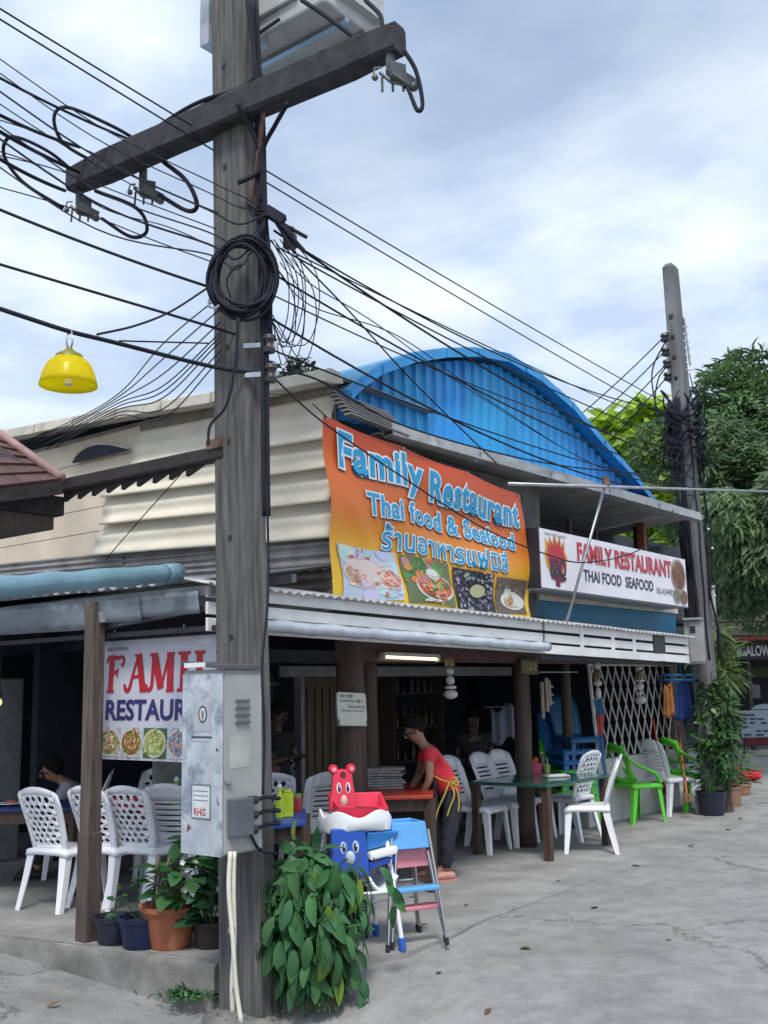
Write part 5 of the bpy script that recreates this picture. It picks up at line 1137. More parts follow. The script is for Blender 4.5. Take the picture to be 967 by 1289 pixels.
# paper notice on the brown column
def notice():
    c = S(2.02, .75, 0); tl = on_t(423, 871, .60); tr = on_t(459, 873, .60); bl = on_t(425, 913, .60)
    t = thing('paper_notice', 'white handwritten paper notice pinned to the thick brown column', 'notice', bl)
    ex = tr - tl; ez = tl - bl; nn = NF
    f = lambda a_, c_, e=0.0: bl + ex * a_ + ez * c_ + nn * e
    pts = [(.06, .0), (.95, .0), (.97, .03), (.97, .16), (1.0, .18), (1.0, .94), (.95, 1.0), (.06, 1.0), (0, .95), (0, .2), (.06, .16)]
    MB().prism([f(x_, y_) for x_, y_ in pts], nn * .012).build('paper', M('paper_white', (.60, .60, .52), .6, var=.06), t)
    MB().prism([f(x_, y_, -.02) for x_, y_ in ((.04, -.03), (1.05, -.03), (1.03, .7), (.02, .7))], nn * .016).build('backing', M('notice_back', (.22, .22, .24), .6), t)
    ink = M('ink', (.06, .06, .07), .6)
    lettering('เปิด 9:00', ink, t, lambda a_, c_: f(a_, c_, .014), .08, .52, .84, .95, .01)
    lettering('อาหารไทย ซีฟู้ด', ink, t, lambda a_, c_: f(a_, c_, .014), .08, .85, .68, .80, .01)
    lettering('โทร 0624', ink, t, lambda a_, c_: f(a_, c_, .014), .34, .93, .53, .63, .01)
    lettering('มีที่จอดรถ ด้านหลัง', ink, t, lambda a_, c_: f(a_, c_, .014), .10, .90, .42, .49, .005)
notice()
# carved house number plaque on the next column
def plaque():
    a_ = on_t(655, 848, .69); b_ = on_t(675, 834, .69); t = thing('number_plaque', 'small olive wooden house number plaque on the middle column', 'plaque', a_)
    w_ = (b_ - a_).dot(UU); h_ = (b_ - a_).z + .03
    f = lambda x_, y_, e=0.0: a_ + UU * (w_ * x_) + ZZ * (h_ * y_) + NF * e
    MB().box8([f(0, 0, 0), f(1, -.1, 0), f(1, .9, 0), f(0, 1, 0)] + [f(0, 0, .02), f(1, -.1, .02), f(1, .9, .02), f(0, 1, .02)]).build('board', M('plaque_wood', (.17, .14, .06), .6, var=.3), t)
    lettering('153/2', M('plaque_paint', (.42, .36, .18), .6), t, lambda x_, y_: f(x_, y_ - .08 * x_, .023), .1, .92, .25, .80, .03)
plaque()

# ================================================================== CHAIRS
def holes_panel(mb, fn, cols, rows, wx, hy, stagger=True, rnd=None, m=8, sq=2.0):
    """panel of cells on (u,v) in 0..1, each cell an opening with wx,hy half sizes (fractions of the cell)"""
    for r_ in range(rows):
        off = .5 if (stagger and r_ % 2) else 0
        n = cols - (1 if off else 0)
        if off:
            for (ua, ub) in ((0, .5 / cols), (1 - .5 / cols, 1)):
                mb.add([fn(ua, r_ / rows), fn(ub, r_ / rows), fn(ub, (r_ + 1) / rows), fn(ua, (r_ + 1) / rows)], [(0, 1, 2, 3)])
        for c_ in range(n):
            u0, u1 = (c_ + off) / cols, (c_ + 1 + off) / cols; v0, v1 = r_ / rows, (r_ + 1) / rows; uc, vc = (u0 + u1) / 2, (v0 + v1) / 2
            a_, b_ = wx * (u1 - u0), hy * (v1 - v0); tl = 0
            if rnd: a_ *= rnd.uniform(.72, 1.08); b_ *= rnd.uniform(.72, 1.08); tl = rnd.uniform(-.5, .5)
            out = [(u0, v0), (uc, v0), (u1, v0), (u1, vc), (u1, v1), (uc, v1), (u0, v1), (u0, vc)]
            inn = []
            for (x_, y_) in out:
                ang = math.atan2((y_ - vc) * (u1 - u0), (x_ - uc) * (v1 - v0)); cs, sn = math.cos(ang), math.sin(ang)
                k = (abs(cs) ** sq + abs(sn) ** sq) ** (-1 / sq)
                xx, yy = a_ * cs * k, b_ * sn * k; inn.append((uc + xx + tl * yy * .3, vc + yy))
            mb.add([fn(*q) for q in out] + [fn(*q) for q in inn], [(i, (i + 1) % 8, (i + 1) % 8 + 8, i + 8) for i in range(8)])
def leg_mb(x, y, sx, sy, z1, spx, spy, w0=.062, w1=.040, wd=.010):
    """angle-section leg: foot at (x+spx, y+spy, 0), top at (x, y, z1); sx, sy say which way the flanges face"""
    mb = MB(); R_ = []
    for z, w_, ox, oy in ((0, w1, spx, spy), (z1 * .5, (w0 + w1) / 2, spx * .45, spy * .45), (z1, w0, 0, 0)):
        X, Y = x + ox, y + oy
        R_.append([V((X, Y, z)), V((X - sx * w_, Y, z)), V((X - sx * w_, Y - sy * wd, z)), V((X - sx * wd, Y - sy * wd, z)), V((X - sx * wd, Y - sy * w_, z)), V((X, Y - sy * w_, z))])
    return loft(mb, R_)
def make_chair(name, label, m, style, loc=(0, 0, 0)):
    """faces -Y (sitter looks to -Y), origin on the floor under the seat centre"""
    t = thing(name, label, 'chair', (0, 0, 0))
    rr = random.Random(5)
    # seat: dished plate with an apron
    def seat_pt(u_, v_):
        x_ = (u_ - .5) * (.43 - .03 * v_); y_ = -.21 + .42 * v_
        e_ = max(abs(u_ - .5) * 2, 0) ** 6; f_ = max(0, (.12 - v_) / .12)
        return V((x_, y_, .44 - .012 * math.sin(math.pi * u_) * math.sin(math.pi * min(1, v_ + .1)) - .012 * e_ - .018 * f_ * f_))
    mb = MB(); mb.grid(seat_pt, 10, 10); mb.uv = None
    rim = [seat_pt(i / 10, 0) for i in range(11)] + [seat_pt(1, i / 10) for i in range(1, 11)] + [seat_pt(1 - i / 10, 1) for i in range(1, 11)] + [seat_pt(0, 1 - i / 10) for i in range(1, 10)]
    n = len(rim); mb.add(rim + [p + V((p.x * .02, p.y * .02, -.045)) for p in rim], [(i, (i + 1) % n, (i + 1) % n + n, i + n) for i in range(n)])
    mb.build('seat', m, t, smooth=50, solid=.006)
    # legs
    W0, Y0, Y1 = .205, -.20, .20
    for sx in (-1, 1):
        leg_mb(sx * W0, Y0, sx, -1, .425, sx * .025, -.03).build('leg', m, t, solid=0)
        leg_mb(sx * (W0 - .01), Y1, sx, 1, .43, sx * .03, .085, .068, .042).build('leg', m, t)
    # back
    def back(u_, v_):                 # v 0 at the seat, 1 at the top
        w_ = .335 + .075 * v_ - .035 * max(0, v_ - .86) / .14
        z_ = .43 + .43 * v_ + .045 * (1 - (2 * u_ - 1) ** 2) * max(0, v_ - .75) / .25
        y_ = .195 + .11 * v_ + .05 * v_ * v_ - .03 * (2 * u_ - 1) ** 2 * -1 * -1
        return V(((u_ - .5) * w_, y_ + .0, z_))
    mb = MB()
    if style == 'pebble':
        sub_ = lambda u_, v_: back(.10 + .80 * u_, .10 + .80 * v_)
        holes_panel(mb, sub_, 5, 8, .40, .43, True, rr)
        for (ua, ub, va, vb) in ((0, .10, 0, 1), (.90, 1, 0, 1), (.10, .90, 0, .10), (.10, .90, .90, 1)):
            nu = 6 if ub - ua > .5 else 1; nv = 8 if vb - va > .5 else 2
            mb.grid(lambda u_, v_: back(ua + (ub - ua) * u_, va + (vb - va) * v_), nu, nv)
        mb.uv = None
    elif style == 'slat':
        sub_ = lambda u_, v_: back(.16 + .68 * u_, .20 + .58 * v_)
        holes_panel(mb, sub_, 1, 6, .46, .20, False, None, sq=5)
        for (ua, ub, va, vb) in ((0, .16, 0, 1), (.84, 1, 0, 1), (.16, .84, 0, .20), (.16, .84, .78, 1)):
            nu = 6 if ub - ua > .5 else 1; nv = 8 if vb - va > .5 else 3
            mb.grid(lambda u_, v_: back(ua + (ub - ua) * u_, va + (vb - va) * v_), nu, nv)
        mb.uv = None
    elif style == 'hoop':             # open back: a broad hoop that runs down into the seat front as arms
        mb.uv = None
        sub_ = lambda u_, v_: back(.0 + 1.0 * u_, .0 + 1.0 * v_)
        holes_panel(mb, sub_, 1, 1, .34, .36, False, None, sq=3.0)
    elif style == 'solid':
        mb.grid(back, 8, 8); mb.uv = None
    mb.build('backrest', m, t, smooth=40, solid=.010)
    if style == 'hoop':
        for sx in (-1, 1):
            mb = MB(); mb.tube(spline([V((sx * .205, .30, .74)), V((sx * .225, .18, .66)), V((sx * .225, .02, .60)), V((sx * .215, -.12, .54)), V((sx * .205, -.19, .44))], 6), .027, 8, flat=.7); mb.build('arm', m, t, smooth=True)
    else:
        for sx in (-1, 1):            # rear uprights
            mb = MB(); mb.tube([back((sx + 1) / 2, v_) for v_ in (0, .25, .5, .75, .97)], .011, 6); mb.build('back_rib', m, t, smooth=True)
    t.location = loc
    return t
CH = {}
def place(kind, x, y, face, label, group=None, z=0.0):
    """put a chair with its seat centre on floor point (x, y), looking along world direction angle `face` (deg from +X)"""
    name, m, style = {'peb': ('plastic_chair', white_plastic, 'pebble'), 'slat': ('plastic_chair', white_plastic, 'slat'), 'green': ('plastic_chair', green_plastic, 'hoop'), 'blue': ('plastic_chair', blue_plastic, 'slat'), 'teal': ('plastic_chair', teal_plastic, 'solid'), 'greens': ('plastic_chair', green_plastic, 'slat')}[kind]
    rz = R(face + 90)
    if kind not in CH: c = CH[kind] = make_chair(name, label, m, style)
    else: c = copy_tree(CH[kind])
    c.location = (x, y, z); c.rotation_euler = (0, 0, rz); c['label'] = label
    if group: c['group'] = group
    elif 'group' in c: del c['group']
    return c
def gp(x, y): p = gnd(x, y, 0); return p.x, p.y
GL, GT, GE, GS = 'white chairs at the left opening', 'white chairs at the green table', 'chairs along the low wall', 'stacked coloured chairs'
angW = math.degrees(math.atan2(WW.y, WW.x)); angU = math.degrees(math.atan2(UU.y, UU.x))
def between(xa, ya, xb, yb, back, face):   # two rear feet seen at pixels -> seat centre
    p = gnd((xa + xb) / 2, (ya + yb) / 2, 0); d = V((math.cos(R(face)), math.sin(R(face)), 0)); q = p + d * back; return q.x, q.y
f_ = 92
place('peb', *between(22, 1147, 72, 1150, .28, 62), 62, 'leftmost white plastic chair with pebble-hole back, seen from behind at the floor edge', GL)
place('peb', *between(84, 1146, 136, 1146, .28, 60), 60, 'white pebble-hole chair half hidden behind the grey post at the left opening', GL)
place('peb', *between(132, 1150, 182, 1146, .30, 66), 66, 'white pebble-hole chair just right of the grey post, under the hanging board', GL)
place('slat', *between(183, 1142, 238, 1142, .28, 76), 76, 'white chair with slotted back between the grey post and the cabinet', GL)
q = px(178, 1000, 9.75); place('peb', q.x, q.y, 250, 'white plastic chair further in, its rounded top seen behind the red tray', GL)
q = px(214, 1005, 9.6); place('peb', q.x, q.y, 255, 'white pebble-hole chair further in, beside the electrical cabinet', GL)
# chairs by the blue table behind the high chair
q = gnd(392, 1110, 0); place('slat', q.x, q.y + .15, 120, 'white slotted-back chair just behind the bear high chair', GT)
q = gnd(370, 1080, 0); place('peb', q.x - .05, q.y + .75, 265, 'white chair beyond the small blue table, its curved back above the table top', GT)
q = gnd(352, 1110, 0); place('peb', q.x - .1, q.y + .15, 100, 'white pebble-hole chair in front of the small blue table beside the pole', GT)
# green table group
TB_ = gnd(688, 988, .68); TB_.z = 0; TA_ = TB_ + WW * .86
for k, (du, dw, lb) in enumerate(((.26, .06, 'white slotted chair on the far left side of the green-topped table'), (.78, .06, 'white slotted chair in the middle of the far side of the green-topped table'), (1.22, .12, 'white slotted chair at the far right corner of the green-topped table, mostly hidden'))):
    q = TA_ + UU * du + WW * dw; place('slat', q.x, q.y, math.degrees(math.atan2(NF.y, NF.x)) + 6 - 4 * k, lb, GT)
place('peb', *gp(716, 1055), 140, 'white pebble-hole chair at the right end of the green-topped table', GT)
place('peb', *gp(742, 1071), 169, 'nearest white chair at the right end of the green-topped table, seen edge-on', GT)
# row along the wall
place('green', *gp(803, 1034), 30, 'first bright green chair of the row along the low wall', GE)
place('slat', *gp(846, 1024), 32, 'white slotted chair standing between the two green chairs', GE)
place('green', *gp(868, 1019), 30, 'second bright green chair, nearest to the flower pots', GE)
# stack behind the table
q = gnd(712, 1052, 0); qx, qy = q.x + .15, q.y + .5
for k, (kd, lb) in enumerate((('greens', 'lowest green chair of the stack behind the green-topped table'), ('greens', 'second green chair up in the stack behind the table'), ('greens', 'topmost green chair of the stack, right under the blue ones'), ('blue', 'lower blue slotted chair in the stack'), ('blue', 'upper blue slotted chair in the stack'))):
    c = place(kd, qx + k * .012, qy + k * .02, -70 if k < 3 else -66, lb, GS, k * .105)
    if k: c.rotation_euler.x = R(-1.0 * k)
place('teal', qx + .13, qy + .14, -66, 'tall dark blue chair with a solid back on top of the stack', GS, .56)

# ================================================================== TABLES
def table(name, label, corners, h, top, legm, thick=.03, legs=None, apron=True):
    c = sum((V(p) for p in corners), V()) / 4; t = thing(name, label, 'table', (c.x, c.y, 0))
    mb = MB(); mb.box8([V((p[0], p[1], h - thick)) for p in corners] + [V((p[0], p[1], h)) for p in corners]); mb.build('table_top', top, t, bevel=.006)
    for p in corners:
        q = V((p[0], p[1], 0)) + (V((c.x, c.y, 0)) - V((p[0], p[1], 0))) * .10
        MB().bar(q, V((q.x, q.y, h - thick)), .07, .07, up=UU).build('leg', legm, t, bevel=.004)
    if apron:
        for a_, b_ in zip(corners, corners[1:] + corners[:1]):
            ca = V((c.x, c.y, h - thick - .05)); A_ = ca.lerp(V((a_[0], a_[1], h - thick - .05)), .88); B_ = ca.lerp(V((b_[0], b_[1], h - thick - .05)), .88)
            MB().bar(A_, B_, .02, .09).build('apron', legm, t)
    return t
glass_green = M('green_table_top', (.02, .10, .075), .12, var=.25, scale=6, spec=.7)
hz = .68
TL1, TR1 = gnd(588, 985, hz), gnd(735, 966, hz)
ta = gnd(668, 984, hz); tb = gnd(735, 975, hz); 
base = [ta, tb, tb + WW * .75, ta + WW * .75 - UU * .0]
tA = S(3.0, .22, hz); tB = S(4.75, .22, hz)
sA = st(gnd(590, 988, hz)); sB = st(gnd(692, 980, hz))
corn = [S(2.95, .42, 0), S(4.15, .16, 0), S(5.0, .50, 0), S(3.75, 1.0, 0)]
TB = gnd(688, 988, hz); TB.z = 0; TA = TB + WW * .86
table('dining_table', 'dark wooden dining table with a glossy green top on the street side', [TB, TB + UU * 1.25, TA + UU * 1.25, TA], hz, glass_green, dark_wood, apron=False)
table('dining_table', 'low red table with a stack of newspapers under the woman\'s hands', [gnd(462, 1003, .74), gnd(545, 1001, .74), gnd(548, 985, .74), gnd(465, 986, .74)], .74, M('red_table', (.40, .035, .02), .35, var=.15), dark_wood)
table('dining_table', 'small table with a blue top behind the pole', [gnd(330, 1040, .72), gnd(385, 1034, .72), gnd(385, 1018, .72), gnd(330, 1020, .72)], .72, M('blue_top', (.03, .08, .35), .4), dark_wood)
table('dining_table', 'long table with a dark blue cloth behind the leftmost chairs', [px(-90, 1000, 8.9).xy.to_3d(), px(105, 1000, 8.8).xy.to_3d(), px(95, 1000, 9.5).xy.to_3d(), px(-90, 1000, 9.6).xy.to_3d()], .68, M('blue_cloth', (.02, .03, .14), .7), dark_wood)
table('dining_table', 'table behind the slotted chair that carries a red tray', [px(138, 1000, 8.7).xy.to_3d(), px(225, 1000, 8.6).xy.to_3d(), px(222, 1000, 9.2).xy.to_3d(), px(138, 1000, 9.3).xy.to_3d()], .68, M('dim_table', (.10, .08, .07), .5), dark_wood)

def box_thing(name, lab, cat, c, d, m, rz=0, extra=None, bev=.006):
    t = thing(name, lab, cat, (c.x, c.y, c.z)); MB().box(c + ZZ * d[2] / 2, d, rz).build('box', m, t, bevel=bev)
    return t
pink = M('pink_plastic', (.50, .05, .14), .4, var=.08)
# on the green table
c = gnd(669, 973, hz + .002); t = thing('tissue_box', 'pink tissue box with an orange tissue on the green table', 'tissue box', c)
for a_, b_, w_, d_ in ((0, -.06, .20, .006), (0, .06, .20, .006), (-.097, 0, .006, .12), (.097, 0, .006, .12)): MB().box(c + V((a_, b_, .05)), (w_, d_, .10)).build('box_side', pink, t)
MB().box(c + V((0, 0, .098)), (.195, .115, .004)).build('box_lid', pink, t)
mb = MB(); mb.grid(lambda u_, v_: c + V((-.06 + .12 * u_ + .02 * math.sin(v_ * 9), .015 * math.sin(u_ * 11) + .02 * (v_ - .5), .10 + .075 * math.sin(math.pi * v_) * (.6 + .4 * math.sin(u_ * 7)))), 12, 8); mb.build('tissue', M('orange_tissue', (.65, .16, .04), .7), t, smooth=True, solid=.002)
c = gnd(689, 973, hz + .002); t = thing('cup', 'lime green plastic cup beside the pink tissue box', 'cup', c)
MB().lathe([(.028, 0), (.036, .085), (.033, .085), (.026, .005)], 14, c).build('cup_body', M('lime_plastic', (.35, .50, .10), .4), t, smooth=40)
MB().tube([c + ZZ * .02, c + V((.01, .01, .14))], .004, 6).build('straw', white_plastic, t)
c = gnd(683, 968, hz + .002); t = thing('sauce_bottle', 'slim dark sauce bottle behind the lime cup', 'bottle', c)
MB().lathe([(.022, 0), (.024, .09), (.010, .13), (.010, .16)], 12, c).build('bottle_body', M('bottle_glass', (.10, .06, .03), .15), t, smooth=40); MB().lathe([(.012, .16), (.012, .175)], 10, c).build('bottle_cap', white_plastic, t)
c = gnd(700, 978, hz + .002); t = thing('sauce_tray', 'flat pale tray lying at the right end of the green table', 'tray', c)
MB().box(c + ZZ * .008, (.26, .13, .016), rz=.4).build('tray_base', M('tray_pale', (.45, .50, .47), .4), t, bevel=.005); MB().box(c + ZZ * .02, (.2, .08, .012), rz=.4).build('napkin', white_paint, t)
# stack of newspapers on the red table
c0 = gnd(480, 992, .742)
rr = random.Random(12)
for k in range(8):
    c = c0 + V((rr.uniform(-.02, .02), rr.uniform(-.02, .02), k * .0215)); t = box_thing('newspaper', ['lowest folded newspaper of the stack on the red table', 'second folded newspaper from the bottom of the stack', 'third newspaper from the bottom of the stack', 'newspaper just below the middle of the stack', 'newspaper just above the middle of the stack', 'third newspaper from the top of the stack', 'second newspaper from the top of the stack', 'topmost newspaper of the stack on the red table'][k], 'newspaper', c, (.40 + rr.uniform(-.03, .02), .27, .018), M('newsprint', (.33, .34, .34), .8, var=.3, scale=12), rr.uniform(-.12, .12), bev=.006); t['group'] = 'stacked newspapers'
# on the blue table and the left tables
c = gnd(361, 1028, .722); t = thing('carton', 'lime green drink carton on the small blue table', 'carton', c)
MB().box(c + ZZ * .08, (.075, .075, .16), .4).build('carton_body', M('lime_carton', (.45, .58, .03), .4), t, bevel=.004); MB().box(c + ZZ * .172, (.05, .06, .02), .4).build('carton_top', M('lime_carton', (.45, .58, .03)), t, bevel=.004)
c = gnd(352, 1029, .722); t = thing('bottle', 'yellow-green plastic bottle beside the pole on the blue table', 'bottle', c)
MB().lathe([(.03, 0), (.034, .10), (.022, .15), (.012, .17), (.012, .2)], 12, c).build('bottle_body', M('lime_carton', (.45, .58, .03)), t, smooth=40); MB().lathe([(.014, .2), (.014, .22)], 10, c).build('bottle_cap', white_plastic, t)
c = gnd(374, 1022, .722); t = thing('sauce_jar', 'dark red sauce jar on the small blue table', 'jar', c)
MB().lathe([(.035, 0), (.038, .08), (.03, .1)], 14, c).build('jar_body', M('jar_red', (.25, .02, .02), .3), t, smooth=40); MB().lathe([(.032, .1), (.032, .125), (.0, .13)], 14, c).build('jar_lid', M('olive_lid', (.25, .28, .05), .5), t, smooth=40)
c = px(168, 1000, 8.85); c.z = .682; t = thing('tray', 'bright pink red tray on the table behind the hanging board', 'tray', c)
MB().box(c + ZZ * .012, (.42, .28, .024), .1).build('tray_base', M('pink_red', (.62, .04, .10), .4), t, bevel=.008)
for d_ in (-1, 1): MB().box(c + V((0, d_ * .14, .03)), (.42, .012, .05), .1 * 0).build('tray_rim', M('pink_red', (.62, .04, .10)), t, bevel=.004)
c = px(222, 1000, 8.75); c.z = .682; t = thing('bottle', 'bright green squeeze bottle beside the cabinet on the inner table', 'bottle', c)
MB().lathe([(.04, 0), (.045, .12), (.02, .17), (.02, .2)], 12, c).build('bottle_body', M('lime_green', (.22, .42, .03), .35), t, smooth=40); MB().lathe([(.022, .2), (.01, .23)], 10, c).build('bottle_cap', white_plastic, t)
c = px(14, 1000, 9.1); c.z = .682; t = thing('plate', 'pale plate of food in front of the seated man', 'plate', c)
MB().lathe([(.05, 0), (.12, .018), (.115, .022), (.05, .006)], 20, c).build('plate_dish', white_plastic, t, smooth=40); MB().ball(c + ZZ * .02, (.06, .06, .025), 10, 6).build('food', M('pinkish_food', (.45, .16, .14), .6), t, smooth=True)
c = px(-6, 1000, 9.0); c.z = .682; t = thing('drinking_glass', 'small glass of red drink on the dark blue table', 'glass', c)
MB().lathe([(.03, 0), (.036, .12), (.033, .12), (.028, .006)], 14, c).build('glass_body', M('red_drink', (.35, .06, .06), .1), t, smooth=40); MB().tube([c + ZZ * .02, c + V((.02, 0, .17))], .004, 6).build('straw', white_plastic, t)

# ================================================================== HIGH CHAIRS
skyblue = M('sky_plastic', (.11, .36, .72), .35, var=.06); rose = M('rose_plastic', (.62, .22, .26), .4, var=.06)
redp = M('coral_red_plastic', (.70, .035, .08), .32, var=.06); bluep = M('bear_blue_plastic', (.012, .07, .40), .35, var=.06)
def bear_panel(t, c, ex, ez, n_, w, h, m, ears=True):
    """bear-head shaped backrest: outline extruded, two ears, eyes, muzzle; c is bottom centre, ex right, ez up, n_ out of the face"""
    f = lambda x_, z_, e=0.0: c + ex * (x_ * w) + ez * (z_ * h) + n_ * e
    out = [(-.50, 0), (.50, 0), (.47, .22), (.40, .42), (.36, .62), (.35, .80), (.22, .90), (0, .93), (-.22, .90), (-.35, .80), (-.36, .62), (-.40, .42), (-.47, .22)]
    ez_, mz_ = (.50, .19) if ears else (.62, .40)
    if not ears: out = [(-.50, 0), (.50, 0), (.44, 1.0), (-.44, 1.0)]
    MB().prism([f(x_, z_) for x_, z_ in out], n_ * .035).build('backrest', m, t, bevel=.010)
    ax = Matrix((ex.normalized(), ez.normalized(), n_)).transposed()
    for sx in ((-1, 1) if ears else ()):
        p = f(sx * .31, .93); MB().lathe([(w * .13, -.002), (w * .155, .008), (w * .155, .030), (w * .12, .042), (w * .05, .040), (0, .036)], 16, p, ax=ax).build('ear', m, t, smooth=50)
        MB().lathe([(w * .075, .040), (w * .07, .044), (0, .045)], 14, p, ax=ax).build('inner_ear', M('ear_pale', (.70, .30, .32), .4) if m is redp else m, t, smooth=50)
    # carrying hole, eyes, muzzle
    if ears: pts = [f(.10 * math.cos(q * math.pi / 8), .80 + .075 * math.sin(q * math.pi / 8), .0355) for q in range(16)]; MB().prism(pts, n_ * .003).build('grip_hole', M('hole_dark', (.10, .01, .015), .6) if m is redp else M('hole_blue', (.006, .02, .10), .6), t)
    for sx in (-1, 1):
        mk = lambda rx, rz_, e, cx_=0, cz_=0: [f(sx * .16 + cx_ + rx * math.cos(q * math.pi / 8), ez_ + cz_ + rz_ * math.sin(q * math.pi / 8), e) for q in range(16)]
        MB().prism(mk(.085, .125, .0355), n_ * .003).build('eye', M('eye_white', (.75, .72, .74), .4) if m is redp else M('eye_white_b', (.45, .55, .75), .4), t)
        MB().prism(mk(.052, .09, .0388, -sx * .01, -.01), n_ * .002).build('pupil', M('eye_dark', (.02, .015, .03), .3), t)
        MB().prism(mk(.018, .028, .041, .015, .03), n_ * .002).build('eye_glint', M('eye_white', (.75, .72, .74)), t)
    MB().ball(f(0, mz_, .036), (w * .13, .02, h * .15), 14, 8).build('muzzle', M('muzzle_cream', (.66, .48, .42), .45) if m is redp else M('muzzle_pale', (.42, .50, .58), .45), t, smooth=True)
def high_chair():
    # white and blue bear high chair; front (tray side) looks to the lower right, toward the camera
    foot = gnd(492, 1203, 0)
    t = thing('high_chair', 'white toddler high chair with a blue bear backrest and blue feet beside the leafy bush', 'high chair', (foot.x - .2, foot.y + .2, 0))
    D = 6.95
    k = D / FPX
    org = px(450, 1040, D); e_r = V((math.cos(R(22)), math.sin(R(22)), 0)); e_b = V((-math.sin(R(22)), math.cos(R(22)), 0))   # right / away axes of the chair
    def P(x_, y_, z_): q = px(448, 1120, D); return V((q.x, q.y, 0)) + e_r * x_ + e_b * y_ + ZZ * z_
    zt = px(448, 1035, D).z
    wt = M('highchair_white', (.74, .78, .82), .33, var=.05)
    # four splayed legs with blue feet
    for sx, sy in ((-1, -1), (1, -1), (-1, 1), (1, 1)):
        a_ = P(sx * .155, sy * .13, zt - .05); b_ = P(sx * .215, sy * .22, .045)
        lg = MB().tube([b_, a_], .0145, 10).build('leg', wt, t, smooth=40)
        MB().tube([P(sx * .217, sy * .222, .0), P(sx * .212, sy * .216, .075)], .024, 10).build('foot_cap', M('foot_blue', (.02, .11, .45), .4), t, smooth=40)
    for sy in (-1, 1): MB().tube([P(-.19, sy * .18, zt * .46), P(.19, sy * .18, zt * .46)], .010, 8).build('crossbar', wt, t, smooth=True)
    # blue bear backrest facing the camera side, tray ring white with wavy rim
    bear_panel(t, P(-.105, -.172, zt - .30), e_r, (ZZ + e_b * .12).normalized(), -e_b, .25, .29, bluep, False)
    def ring(r0, z_):
        pts = []
        for i in range(40):
            a_ = 2 * math.pi * i / 40; ca, sa = math.cos(a_), math.sin(a_); kq = (abs(ca) ** 3.2 + abs(sa) ** 3.2) ** (-1 / 3.2)
            pts.append((ca * kq * .215 * r0, sa * kq * .185 * r0, z_))
        return pts
    lay = [ring(.90, zt - .045), ring(1.0, zt - .03), ring(1.03, zt + .025), ring(1.0, zt + .062), ring(.95, zt + .066), ring(.96, zt + .04), ring(.86, zt + .005)]
    R_ = []
    for j, L_ in enumerate(lay):
        row = []
        for i, (x_, y_, z_) in enumerate(L_):
            wv = .022 * math.sin(2 * math.pi * i / 40 * 5 + .8) if j in (3, 4) else .012 * math.sin(2 * math.pi * i / 40 * 3) * (j in (0, 1))
            row.append(P(x_, y_, z_ + wv))
        R_.append(row)
    loft(MB(), R_).build('tray', wt, t, smooth=45)
    # blue seat tub, white seat pan and foot board under it
    MB().box8([P(.02, -.14, zt - .16), P(.20, -.14, zt - .13), P(.20, .14, zt - .13), P(.02, .14, zt - .16), P(.02, -.17, zt - .045), P(.235, -.17, zt - .05), P(.235, .17, zt - .05), P(.02, .17, zt - .045)]).build('seat_tub', M('tub_blue', (.03, .22, .62), .35), t, bevel=.01)
    MB().box8([P(.03, -.19, zt - .215), P(.215, -.19, zt - .185), P(.215, .1, zt - .185), P(.03, .1, zt - .215), P(.03, -.19, zt - .165), P(.215, -.19, zt - .135), P(.215, .1, zt - .135), P(.03, .1, zt - .165)]).build('step_board', wt, t, bevel=.014)
    mb = MB(); mb.grid(lambda u_, v_: P(.02 + .19 * u_, -.18 + .3 * v_, zt - .37 - .03 * math.sin(u_ * 3.1) + .05 * (u_ - .5) ** 2 * 4 * 1.2), 10, 8); mb.build('seat_pan', wt, t, smooth=True, solid=.02)
    MB().box8([P(.03, -.17, zt - .27), P(.20, -.17, zt - .23), P(.20, .1, zt - .23), P(.03, .1, zt - .27), P(.03, -.17, zt - .225), P(.20, -.17, zt - .195), P(.20, .1, zt - .195), P(.03, .1, zt - .225)]).build('step_edge', bluep, t, bevel=.006)
    # the second, red chair's shell nested in the white one
    z2 = zt + .05
    r2 = thing('toddler_seat', 'coral red bear-shaped toddler seat stacked inside the white high chair', 'high chair', P(0, 0, z2))
    tub0 = [(-.15, -.125), (.21, -.125), (.21, .14), (-.15, .14)]
    o_ = [P(-.17, -.145, z2 + .075), P(.165, -.17, z2 + .045), P(.235, .13, z2 + .115), P(-.13, .16, z2 + .12)]
    i_ = [P(-.15, -.122, z2 + .075), P(.145, -.145, z2 + .045), P(.212, .112, z2 + .115), P(-.112, .138, z2 + .12)]
    lo = [P(-.14, -.12, z2 - .06), P(.14, -.13, z2 - .06), P(.18, .10, z2 - .06), P(-.10, .12, z2 - .06)]
    li = [P(-.12, -.10, z2 - .045), P(.12, -.11, z2 - .045), P(.16, .08, z2 - .045), P(-.08, .10, z2 - .045)]
    loft(MB(), [lo, o_, i_, li]).build('seat_tub', redp, r2, bevel=.012)
    MB().box8([P(-.05, -.157, z2 + .058), P(.10, -.167, z2 + .045), P(.10, -.157, z2 + .045), P(-.05, -.147, z2 + .058), P(-.05, -.159, z2 + .072), P(.10, -.170, z2 + .059), P(.10, -.15, z2 + .059), P(-.05, -.140, z2 + .072)]).build('front_bar', redp, r2, bevel=.004)
    bear_panel(r2, P(-.075, .02, z2 + .03), e_r, (ZZ + e_b * .08).normalized(), -e_b, .19, .27, redp)
high_chair()
